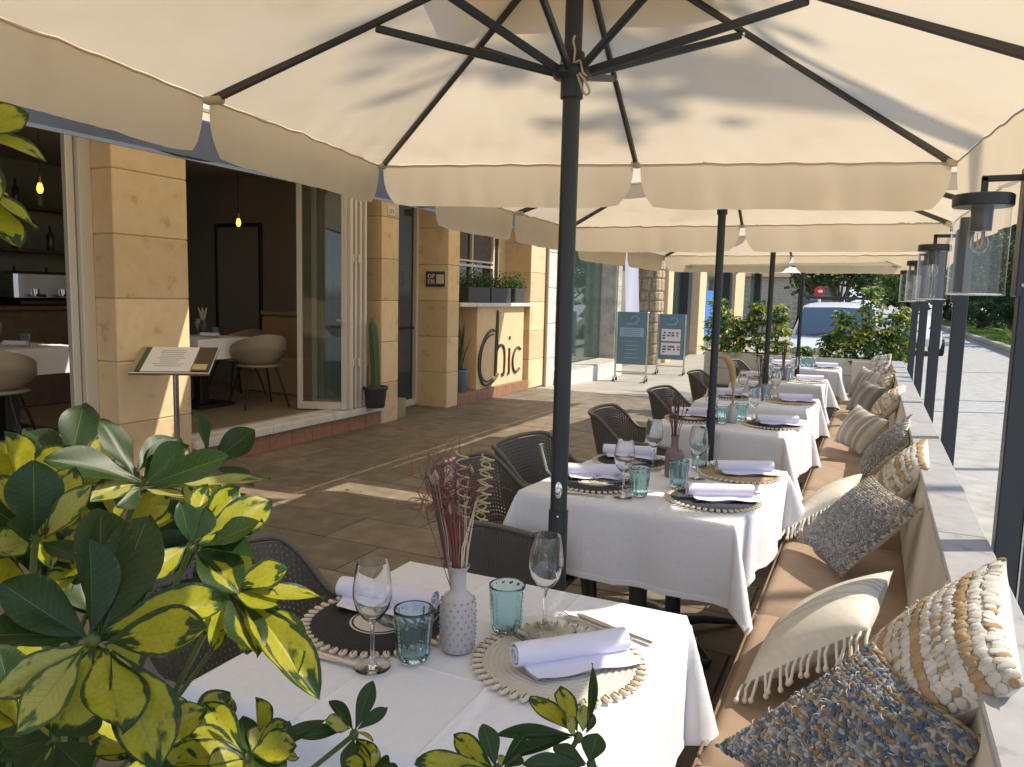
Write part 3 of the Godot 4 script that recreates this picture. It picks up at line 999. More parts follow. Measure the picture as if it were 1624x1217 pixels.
func build_restaurant() -> void:
	var b := thing("restaurant_building", "sandstone restaurant front with open glass doors and the word Chic", "building", Vector3(-5.05, 0, -6))
	b.position = Vector3.ZERO
	var X := -5.05
	blocks(b, X, -5.26, 0.4, 1.0, 0, 2.82)
	blocks(b, X, -5.42, -3.89, -4.56, 0, 2.82)
	blocks(b, X, -5.42, -7.26, -7.60, 0, 2.82)
	blocks(b, X, -5.62, -8.75, -9.05, 0, 2.82)
	blocks(b, X, -5.62, -11.40, -12.0, 0, 2.82)
	# upper storey
	part(b, "upper_wall", bx(Vector3(-5.35, 4.66, -5.5), Vector3(0.6, 3.66, 13.0)), M.plaster)
	# floor slab of the room, threshold stones and terracotta riser tiles
	part(b, "interior_floor", bx(Vector3(-7.2, 0.11, -3.55), Vector3(4.2, 0.25, 8.6)), M.floor_in)
	var tl := bx(Vector3.ZERO, Vector3(0.02, 0.165, 0.296), 0.003).done()
	for i in 9:
		part(b, "riser_tile", tl, M.terracotta, T(Vector3(-5.055, 0.083, -4.56 - 0.15 - i * 0.3)))
	for i in 13:
		part(b, "riser_tile", tl, M.terracotta, T(Vector3(-5.055, 0.083, -3.89 + 0.15 + i * 0.3)))
	for i in 3:
		part(b, "threshold_stone", bx(Vector3(-5.15, 0.205, -4.56 - 0.45 - i * 0.9), Vector3(0.3, 0.075, 0.896), 0.006), M.stone_white)
	for i in 4:
		part(b, "threshold_stone", bx(Vector3(-5.15, 0.205, -3.89 + 0.5 + i * 1.0), Vector3(0.3, 0.075, 0.996), 0.006), M.stone_white)
	part(b, "door_track", bx(Vector3(-5.2, 0.247, -5.9), Vector3(0.05, 0.012, 2.66)), M.alu)
	part(b, "door_track", bx(Vector3(-5.2, 0.247, -2.0), Vector3(0.05, 0.012, 3.7)), M.alu)
	# aluminium jambs of the left opening
	part(b, "door_jamb", bx(Vector3(-5.3, 1.54, -3.84), Vector3(0.07, 2.6, 0.1), 0.006), M.white_frame)
	part(b, "door_jamb", bx(Vector3(-5.33, 1.54, -3.75), Vector3(0.05, 2.6, 0.06), 0.004), M.alu)
	part(b, "door_jamb", bx(Vector3(-5.3, 1.54, -7.24), Vector3(0.06, 2.6, 0.05), 0.004), M.white_frame)
	# room shell
	part(b, "back_wall", bx(Vector3(-9.32, 1.6, -3.55), Vector3(0.12, 3.0, 8.8)), M.wall_dark)
	part(b, "side_wall", bx(Vector3(-7.4, 1.6, -7.9), Vector3(3.9, 3.0, 0.12)), M.wall_dark)
	part(b, "side_wall", bx(Vector3(-7.4, 1.6, 0.85), Vector3(3.9, 3.0, 0.12)), M.wall_dark)
	part(b, "room_ceiling", bx(Vector3(-7.3, 3.0, -3.55), Vector3(4.1, 0.1, 9.0)), M.ceiling)
	part(b, "lintel", bx(Vector3(-5.35, 2.86, -3.3), Vector3(0.56, 0.08, 8.6)), M.stone0)
	# folding door: one panel turned to the viewer, the rest stacked behind it
	var fd := part(b, "folding_door", bx(Vector3(-5.02, 1.5, -6.64), Vector3(0.05, 2.5, 0.05), 0.004), M.white_frame)
	var A := Vector3(-5.52, 0, -6.4)
	var B := Vector3(-5.03, 0, -6.6)
	door_panel(fd, A, B, M.pane_green)
	for k in 4:
		door_panel(fd, Vector3(-5.5 + k * 0.02, 0, -6.62 - k * 0.085), Vector3(-5.03, 0, -6.68 - k * 0.085), M.pane_green)
	for k in 4:
		part(fd, "hinge", bx(Vector3(-5.0, 0.75 + (k % 2) * 1.1, -6.66 - (k / 2) * 0.1), Vector3(0.03, 0.09, 0.02), 0.004), M.alu)
	part(fd, "handle", bx(Vector3(-5.06, 1.2, -6.53), Vector3(0.09, 0.02, 0.03), 0.004), M.alu)
	# entrance door in the recess
	var dr := part(b, "entrance_door", bx(Vector3(-5.56, 1.4, -8.17), Vector3(0.02, 2.6, 1.08)), M.pane_dark)
	part(dr, "frame", bx(Vector3(-5.53, 1.4, -8.72), Vector3(0.07, 2.7, 0.05), 0.004), M.white_frame)
	part(dr, "frame", bx(Vector3(-5.53, 1.4, -7.63), Vector3(0.07, 2.7, 0.05), 0.004), M.white_frame)
	part(dr, "frame", bx(Vector3(-5.53, 0.06, -8.175), Vector3(0.07, 0.08, 1.04), 0.004), M.white_frame)
	part(dr, "rail", bx(Vector3(-5.54, 1.05, -8.175), Vector3(0.02, 0.03, 1.04)), M.frame_black)
	part(b, "door_head", bx(Vector3(-5.45, 2.79, -8.175), Vector3(0.3, 0.1, 1.14)), M.stone1)
	part(b, "recess_floor", bx(Vector3(-5.3, 0.0, -8.175), Vector3(0.5, 0.024, 1.14)), M.slab3)
	# window bay with the panel that carries the name
	part(b, "bay_back", bx(Vector3(-5.56, 1.41, -10.225), Vector3(0.1, 2.82, 2.34)), M.plaster)
	for i in 8:
		part(b, "base_tile", bx(Vector3(-5.19, 0.075, -9.05 - 0.147 - i * 0.2937), Vector3(0.3, 0.15, 0.2905), 0.003), M.terracotta)
	part(b, "window_sill", bx(Vector3(-5.27, 1.365, -10.225), Vector3(0.52, 0.055, 2.348), 0.006), M.stone_white)
	part(b, "name_panel", bx(Vector3(-5.3, 0.744, -10.455), Vector3(0.42, 1.186, 1.59), 0.004), M.plaster)
	chic_lettering(b)
	var wn := part(b, "window", bx(Vector3(-5.5, 2.1, -10.2), Vector3(0.012, 1.4, 1.8)), M.pane_dark)
	for f in [[-9.35, 1.4, 0.05, 2.1], [-10.15, 1.4, 0.035, 2.1], [-10.85, 1.4, 0.05, 2.1]]:
		part(wn, "frame", bx(Vector3(-5.47, f[3], f[0]), Vector3(0.05, f[1], f[2]), 0.004), M.white_frame)
	for f in [[1.93, 0.04], [2.0, 0.03], [1.42, 0.05], [2.78, 0.05]]:
		part(wn, "frame", bx(Vector3(-5.465, f[0], -10.1), Vector3(0.045, f[1], 1.45), 0.004), M.white_frame)
	for zz in [-9.75, -10.5]:
		part(wn, "curtain", bx(Vector3(-5.488, 2.38, zz), Vector3(0.006, 0.72, 0.62)), M.brass if false else M.wood_dark)
	# vent grilles high on the piers
	for zz in [-7.43, -11.72]:
		var vt := part(b, "vent", bx(Vector3(-5.045, 2.42, zz), Vector3(0.012, 0.1, 0.14), 0.002), M.stone_white)
		for k in 3:
			part(vt, "slot", bx(Vector3(-5.038, 2.42, zz - 0.04 + k * 0.04), Vector3(0.004, 0.05, 0.018)), M.joint)
	part(b, "drain_pipe", MB.new().tube([Vector3(-5.02, -0.02, -12.03), Vector3(-5.02, 2.8, -12.03)], 0.025, 10), M.joint)


func door_panel(to: Node, a: Vector3, e: Vector3, gm: Material) -> void:
	var d := e - a
	var l := d.length()
	var ba := Basis(Vector3.UP, atan2(-d.z, d.x))
	var o := (a + e) / 2
	var f := 0.055
	var pn := part(to, "door_panel", bx(Vector3(0, 1.5, 0), Vector3(l - 2 * f, 2.34, 0.012)), gm, T(o, ba))
	for s in [-1.0, 1.0]:
		part(pn, "stile", bx(Vector3(s * (l - f) / 2, 1.5, 0), Vector3(f, 2.5, 0.045), 0.004), M.white_frame)
		part(pn, "rail", bx(Vector3(0, 1.5 + s * 1.21, 0), Vector3(l - 2 * f - 0.002, 0.08, 0.043), 0.004), M.white_frame)


func stroke(pts: Array, r: float) -> MB:
	# a painted metal bar bent along a smooth curve, flattened against the wall
	var cv := Curve3D.new()
	for i in pts.size():
		var a: Vector3 = pts[maxi(i - 1, 0)]
		var e: Vector3 = pts[mini(i + 1, pts.size() - 1)]
		cv.add_point(pts[i], -(e - a) / 6.0, (e - a) / 6.0)
	return MB.new().tube(Array(cv.tessellate(4, 2)), r, 8)


func chic_lettering(b: Node) -> void:
	# letters lie on the panel face; u runs along the wall away from the viewer, v up
	var F := func(u: float, v: float) -> Vector3: return Vector3(-5.078, v, -9.66 - u)
	var g := part(b, "lettering", stroke([F.call(0.62, 1.28), F.call(0.6, 1.0), F.call(0.585, 0.7), F.call(0.575, 0.42), F.call(0.57, 0.30)], 0.017), M.letter)
	g.set_meta("label", "dark brush-like letters reading Chic")
	# big sweeping c, doubled like a brush stroke
	part(g, "letter", stroke([F.call(0.55, 0.98), F.call(0.42, 0.99), F.call(0.22, 0.88), F.call(0.07, 0.66), F.call(0.05, 0.45), F.call(0.16, 0.24), F.call(0.36, 0.19), F.call(0.58, 0.26), F.call(0.68, 0.33)], 0.018), M.letter)
	part(g, "letter", stroke([F.call(0.5, 0.93), F.call(0.34, 0.9), F.call(0.17, 0.76), F.call(0.1, 0.52), F.call(0.14, 0.34), F.call(0.3, 0.245), F.call(0.5, 0.27)], 0.011), M.letter)
	part(g, "letter", stroke([F.call(0.655, 1.26), F.call(0.645, 0.98), F.call(0.63, 0.7), F.call(0.62, 0.34)], 0.011), M.letter)
	# h
	part(g, "letter", stroke([F.call(0.6, 0.66), F.call(0.72, 0.76), F.call(0.84, 0.74), F.call(0.89, 0.62), F.call(0.89, 0.42), F.call(0.86, 0.30), F.call(0.8, 0.32)], 0.017), M.letter)
	# i
	part(g, "letter", stroke([F.call(1.06, 0.7), F.call(1.055, 0.5), F.call(1.06, 0.32), F.call(1.02, 0.31)], 0.017), M.letter)
	part(g, "letter", MB.new().ball(F.call(1.07, 0.86), Vector3(0.012, 0.03, 0.026), 10, 6), M.letter)
	# c
	part(g, "letter", stroke([F.call(1.47, 0.66), F.call(1.38, 0.7), F.call(1.26, 0.65), F.call(1.19, 0.52), F.call(1.21, 0.38), F.call(1.31, 0.31), F.call(1.44, 0.36)], 0.018), M.letter)


func build_awnings() -> void:
	for k in 2:
		var z0: float = [1.2, -5.3][k]
		var z1: float = [-5.12, -11.15][k]
		var l := z0 - z1
		var a := thing("awning", ["navy facade awning stretched above the bar doorway", "navy facade awning stretched above the window bay with the name"][k], "awning", Vector3(-5.05, 0, (z0 + z1) / 2), 0, "navy awnings on the restaurant front")
		var rows := []
		for i in 9:
			var t := i / 8.0
			var r := PackedVector3Array()
			for j in 13:
				r.append(Vector3(0.02 + t * (2.81 + k * 0.06), 2.92 - t * (0.83 + k * 0.012) - sin(PI * t) * 0.03, (j / 12.0 - 0.5) * l))
			rows.append(r)
		part(a, "fabric", MB.new().grid(rows), M.awning_top)
		rows = []
		for i in 4:
			var r := PackedVector3Array()
			for j in 61:
				r.append(Vector3(2.84 + k * 0.06 + sin(j * 0.9) * 0.004 * i, 2.09 - k * 0.012 - i * 0.045, (j / 60.0 - 0.5) * l))
			rows.append(r)
		part(a, "valance", MB.new().grid(rows), M.awning)
		part(a, "hem", bx(Vector3(2.842 + k * 0.06, 1.95 - k * 0.012, 0), Vector3(0.006, 0.012, l)), M.hem)
		part(a, "front_bar", MB.new().tube([Vector3(2.82, 2.08, -l / 2), Vector3(2.82, 2.08, l / 2)], 0.02, 8), M.awning)
		part(a, "cassette", bx(Vector3(0.08, 2.96, 0), Vector3(0.15, 0.14, l), 0.02), M.white_frame)
		for s in [-0.42, 0.42]:
			part(a, "folding_arm", MB.new().tube([Vector3(0.1, 2.84, s * l), Vector3(1.3, 2.46, s * l - 0.4 * signf(s)), Vector3(2.8, 2.06, s * l)], 0.02, 6), M.white_frame)


# ------------------------------------------------------------------ shops farther along
func build_shops() -> void:
	var s := thing("stone_shop", "pale stone shop front beyond the restaurant with a recessed display window", "building", Vector3(-5.05, 0, -14))
	s.position = Vector3.ZERO
	for k in 5:
		part(s, "stone_block", bx(Vector3(-5.2, -0.15 + 0.3 + k * 0.6, -12.26), Vector3(0.35, 0.59, 0.38), 0.006), M.stone_white)
	part(s, "window_plinth", bx(Vector3(-5.1, 0.02, -14.2), Vector3(0.5, 0.34, 3.4), 0.01), M.stone_white)
	part(s, "plinth_top", bx(Vector3(-5.12, 0.2, -14.2), Vector3(0.52, 0.02, 3.42), 0.004), M.stone_grey)
	part(s, "display_window", bx(Vector3(-5.42, 1.5, -14.25), Vector3(0.012, 2.58, 3.6)), M.pane_green)
	part(s, "poster", bx(Vector3(-5.55, 0.55, -13.4), Vector3(0.02, 0.7, 1.6)), M.teal)
	for k in 4:
		part(s, "poster", bx(Vector3(-5.5, 0.9 + k * 0.42, -14.45), Vector3(0.01, 0.3, 0.22)), M.stone_grey)
	part(s, "shop_interior", bx(Vector3(-7.4, 1.3, -14.2), Vector3(0.1, 3.2, 4.4)), M.stone_grey)
	part(s, "shop_interior", bx(Vector3(-6.5, 1.3, -16.4), Vector3(1.7, 3.2, 0.1)), M.stone_grey)
	part(s, "shop_floor", bx(Vector3(-6.5, 0.0, -14.2), Vector3(1.8, 0.2, 4.2)), M.floor_in)
	part(s, "shop_ceiling", bx(Vector3(-6.5, 2.95, -14.2), Vector3(2.6, 0.1, 4.6)), M.ceiling)
	blocks(s, -5.05, -5.6, -16.05, -16.32, -0.2, 2.9, 0.65, "stone_grey")
	part(s, "side_panel", bx(Vector3(-5.3, 1.35, -16.03), Vector3(0.44, 3.1, 0.02)), M.stone_grey)
	part(s, "upper_wall", bx(Vector3(-5.3, 4.7, -14.2), Vector3(0.5, 3.6, 4.5)), M.stone_grey)
	# wall with the rough old pier, then glazed bays with cream columns
	var w := thing("old_stone_house", "house front with a rough rubble pier and glazed bays behind the signboards", "building", Vector3(-5.05, 0, -24))
	w.position = Vector3.ZERO
	part(w, "dark_bay", bx(Vector3(-5.7, 1.4, -17.9), Vector3(0.2, 3.2, 3.1)), M.wall_dark)
	var y := -0.2
	part(w, "rubble_core", bx(Vector3(-5.45, 1.3, -19.75), Vector3(0.72, 3.0, 0.6)), M.mortar)
	while y < 2.8:
		var h := rn(0.2, 0.34)
		var x := -5.85
		while x < -5.08:
			var ww := minf(rn(0.2, 0.36), -5.05 - x)
			part(w, "rubble_stone", bx(Vector3(x + ww / 2, y + h / 2, -19.46), Vector3(ww - 0.03, h - 0.03, 0.1 + rn(0, 0.03)), 0.03), M.rubble)
			x += ww
		for k in 2:
			part(w, "rubble_stone", bx(Vector3(-5.08 + rn(-0.01, 0.015), y + h / 2, -19.6 - k * 0.28), Vector3(0.08, h - 0.02, 0.27), 0.025), M.rubble)
		y += h
	for c in [[-20.3, 0.55], [-24.3, 1.0], [-31.0, 2.2]]:
		part(w, "cream_column", bx(Vector3(-5.2, 1.3, c[0] - c[1] / 2), Vector3(0.4, 3.1, c[1]), 0.01), M.plaster)
	for c in [[-21.0, 1.9], [-25.4, 4.6], [-33.4, 5.0]]:
		part(w, "glazing", bx(Vector3(-5.28, 1.35, c[0] - c[1] / 2), Vector3(0.012, 2.9, c[1])), M.pane_green)
		part(w, "window_mullion", bx(Vector3(-5.2, 1.35, c[0] - c[1] - 0.25), Vector3(0.3, 3.0, 0.5)), M.frame_black)
		part(w, "pale_blind", bx(Vector3(-5.6, 0.95, c[0] - c[1] * 0.5), Vector3(0.05, 1.6, c[1] * 0.9)), M.teal)
	part(w, "poster", bx(Vector3(-5.25, 1.1, -27.2), Vector3(0.02, 1.5, 1.2)), M.blue_poster)
	part(w, "back_wall", bx(Vector3(-6.6, 1.3, -29), Vector3(0.1, 3.2, 19)), M.stone_grey)
	part(w, "upper_wall", bx(Vector3(-5.5, 4.8, -27.5), Vector3(0.9, 3.9, 22.0)), M.plaster)
	# fabric banner
	var bn := MB.new()
	var rows := []
	for i in 9:
		var r := PackedVector3Array()
		for j in 9:
			var t := j / 8.0
			r.append(Vector3(-5.12 + sin(t * 5.0 + i * 0.2) * 0.05 + t * 0.15, 2.75 - i * 0.24, -16.6 - t * 0.75 - i * 0.02))
		rows.append(r)
	bn.grid(rows)
	var bo := thing("fabric_banner", "pale lilac cloth banner hanging beside the stone shop pier", "banner", Vector3.ZERO)
	part(bo, "cloth", bn, M.banner)
	part(bo, "rod", MB.new().tube([Vector3(-5.1, 2.76, -16.5), Vector3(-4.95, 2.76, -17.5)], 0.015, 6), M.steel)
	# two signboards on castors
	for k in 2:
		var at: Vector3 = [Vector3(-4.25, -0.12, -14.5), Vector3(-4.12, -0.19, -17.2)][k]
		var sg := thing("rolling_signboard", ["blue rolling signboard with a logo nearest the stone shop", "blue rolling signboard with two framed notices, the farther of the pair"][k], "signboard", at, [0.15, 0.12][k], "signboards on castors")
		for q in [-1.0, 1.0]:
			part(sg, "post", bx(Vector3(q * 0.3, 0.72, 0), Vector3(0.035, 1.3, 0.035), 0.004), M.steel)
			part(sg, "foot", bx(Vector3(q * 0.3, 0.1, 0), Vector3(0.035, 0.03, 0.42), 0.004), M.steel)
			for e in [-0.18, 0.18]:
				part(sg, "castor", MB.new().lathe([Vector2(0.001, -0.015), Vector2(0.036, -0.015), Vector2(0.036, 0.015), Vector2(0.001, 0.015)], 14, Vector3(q * 0.3, 0.04, e), Basis(Vector3.FORWARD, PI / 2)), M.tyre)
		part(sg, "cross_bar", bx(Vector3(0, 0.2, 0), Vector3(0.57, 0.03, 0.03)), M.steel)
		part(sg, "board", bx(Vector3(0, 0.86, 0.0), Vector3(0.56, 1.02, 0.022), 0.004), M.sign_blue)
		# logo: a curl over a short bar
		var lg := part(sg, "logo", stroke([Vector3(-0.03, 1.24, 0.015), Vector3(0.04, 1.29, 0.015), Vector3(0.11, 1.26, 0.015), Vector3(0.12, 1.2, 0.015), Vector3(0.05, 1.17, 0.015)], 0.012), M.sign_pale)
		part(lg, "bar", bx(Vector3(0, 1.14, 0.013), Vector3(0.22, 0.018, 0.004)), M.sign_pale)
		if k == 0:
			part(sg, "text_panel", bx(Vector3(0, 0.98, 0.013), Vector3(0.46, 0.17, 0.004)), M.sign_pale)
			for i in 4:
				part(sg, "text_line", bx(Vector3(rn(-0.02, 0.02), 1.03 - i * 0.035, 0.016), Vector3(rn(0.3, 0.4), 0.008, 0.002)), M.sign_blue)
			for i in 5:
				part(sg, "text_line", bx(Vector3(0.0, 0.8 - i * 0.08, 0.012), Vector3(rn(0.15, 0.3), 0.01, 0.003)), M.sign_pale)
		else:
			for i in 2:
				var nt := part(sg, "notice", bx(Vector3(-0.01, 0.9 - i * 0.31, 0.014), Vector3(0.43, 0.27, 0.008), 0.002), M.paper)
				for q in 9:
					part(nt, "print", bx(Vector3(-0.15 + (q % 4) * 0.1 + rn(-0.02, 0.02), 0.95 - i * 0.31 - (q / 4) * 0.06, 0.0195), Vector3(rn(0.04, 0.09), 0.035, 0.002)), M.red if q % 4 == 3 else M.sign_grey)


func build_end_of_street() -> void:
	var e := thing("corner_house", "pale brick house with a tiled eave and roller shutter at the street end", "building", Vector3(-5, 0, -44))
	e.position = Vector3.ZERO
	part(e, "wall", bx(Vector3(-4.6, 1.9, -46.5), Vector3(5.5, 4.4, 4.0)), M.mortar)
	# coursed brickwork on the face that shows
	var bm := [bx(Vector3.ZERO, Vector3(0.5, 0.13, 0.05), 0.008).done()]
	for r in 22:
		for k in 6:
			part(e, "brick", bm[0], M.brick, T(Vector3(-6.9 + k * 0.51 + (0.25 if r % 2 else 0.0), -0.2 + r * 0.14, -44.48)))
	part(e, "fascia", bx(Vector3(-4.6, 3.25, -44.3), Vector3(5.8, 0.75, 0.5), 0.02), M.plaster)
	for k in 24:
		part(e, "roof_tile", MB.new().tube([Vector3(-7.4 + k * 0.24, 3.66, -43.75), Vector3(-7.4 + k * 0.24, 3.95, -44.9)], 0.12, 8), M.roof_tile)
	part(e, "door_opening", bx(Vector3(-2.9, 1.2, -44.49), Vector3(1.9, 3.0, 0.08)), M.frame_black)
	for k in 18:
		part(e, "shutter_slat", bx(Vector3(-2.9, -0.1 + k * 0.145, -44.43), Vector3(1.6, 0.13, 0.04), 0.015), M.shutter)
	part(e, "pilaster", bx(Vector3(-1.7, 1.4, -44.4), Vector3(0.35, 3.6, 0.3), 0.02), M.white)
	var rs := thing("red_road_sign", "small red sign with a pale emblem above the parked van", "sign", Vector3(-1.5, -0.25, -24))
	part(rs, "post", MB.new().tube([Vector3(0, 0, 0), Vector3(0, 2.2, 0)], 0.04, 8), M.white)
	part(rs, "disc", MB.new().lathe([Vector2(0.001, 0), Vector2(0.15, 0), Vector2(0.15, 0.03), Vector2(0.001, 0.03)], 24, Vector3(0, 2.1, 0.05), Basis(Vector3.RIGHT, PI / 2)), M.red)
	part(rs, "emblem", MB.new().ball(Vector3(0.02, 2.1, 0.085), Vector3(0.07, 0.045, 0.006), 12, 6), M.white)


# ------------------------------------------------------------------ bench along the road
const ORD := ["nearest", "second", "third", "fourth", "fifth", "sixth", "seventh", "eighth", "ninth", "tenth", "eleventh"]


func build_bench() -> void:
	var b := thing("banquette_bench", "long beige panelled banquette bench with white cap along the road", "bench", Vector3(0, 0, -5))
	b.position = Vector3.ZERO
	part(b, "seat_box", bx(Vector3(-0.03, 0.165, -5.1), Vector3(0.46, 0.33, 9.9)), M.panel)
	part(b, "seat_board", bx(Vector3(-0.05, 0.342, -5.1), Vector3(0.54, 0.022, 9.9), 0.004), M.panel)
	var z := -0.1
	var tilt := Basis(Vector3.BACK, -0.09)
	while z > -10.0:
		var l := minf(1.42, z + 10.05)
		part(b, "back_panel", bx(Vector3.ZERO, Vector3(0.022, 0.5, l - 0.006), 0.003), M.panel, T(Vector3(0.2, 0.59, z - l / 2), tilt))
		part(b, "outer_panel", bx(Vector3(0.31, 0.38, z - l / 2), Vector3(0.022, 0.88, l - 0.006), 0.003), M.panel)
		z -= l
	part(b, "end_panel", bx(Vector3(0.05, 0.41, -10.06), Vector3(0.52, 0.82, 0.022), 0.003), M.panel)
	z = -0.1
	while z > -10.0:
		var l := minf(2.4, z + 10.07)
		part(b, "cap_board", bx(Vector3(0.268, 0.838, z - l / 2), Vector3(0.128, 0.024, l - 0.004), 0.004), M.cap)
		z -= l
	# loose seat cushions
	var ed := [-0.2, -0.98, -1.72, -2.68, -3.65, -4.62, -5.55, -6.56, -7.53, -8.5, -9.4, -10.0]
	for i in ed.size() - 1:
		var l: float = ed[i] - ed[i + 1]
		var c := thing("seat_cushion", "tan fabric seat cushion on the bench, %s from the camera" % ORD[i], "cushion", Vector3(-0.055, 0.353, (ed[i] + ed[i + 1]) / 2), 0, "tan seat cushions along the bench")
		part(c, "cover", cushion_mesh(0.5, 0.1, l - 0.012, i), M.cushion)
		var hx := 0.248
		var hz := l / 2 - 0.008
		for y in [0.012, 0.088]:
			var loop := []
			for q in [[-hx, -hz], [-hx, hz], [hx, hz], [hx, -hz], [-hx, -hz]]:
				loop.append(Vector3(q[0], y, q[1]))
			part(c, "piping", MB.new().tube([loop[0], loop[1]], 0.004, 6), M.piping)


func cushion_mesh(w: float, h: float, l: float, sd: int) -> MB:
	# padded slab: flat underside, softly crowned and slightly rumpled top, rounded edges
	var m := MB.new()
	var f := FastNoiseLite.new()
	f.seed = sd + 300
	f.frequency = 3.2
	var rows := []
	var ni := 26
	for i in ni + 1:
		var r := PackedVector3Array()
		var u := i / float(ni)
		for j in 29:
			var t := j / 28.0
			var x := (t - 0.5) * w
			var zz := (u - 0.5) * l
			var ex := minf(t, 1 - t) * w
			var ez := minf(u, 1 - u) * l
			var e := minf(ex, ez)
			var y := h * 0.88 + 0.014 * (1.0 - exp(-e / 0.05)) - 0.022 * exp(-e / 0.008) + f.get_noise_2d(x, zz) * 0.005 * minf(1.0, e / 0.06)
			r.append(Vector3(x, y, zz))
		rows.append(r)
	m.grid(rows)
	# skirts
	var ring := []
	for j in 29:
		ring.append(rows[0][j])
	for i in range(1, ni + 1):
		ring.append(rows[i][28])
	for j in range(27, -1, -1):
		ring.append(rows[ni][j])
	for i in range(ni - 1, 0, -1):
		ring.append(rows[i][0])
	var sk := []
	for k in [1.0, 0.75, 0.35, 0.06, 0.0]:
		var r := PackedVector3Array()
		for p in ring:
			var bul: float = 1.0 + 0.008 * sin(k * PI)
			r.append(Vector3(p.x * bul, p.y * k, p.z * bul))
		sk.append(r)
	m.grid(sk, true, true)
	return m


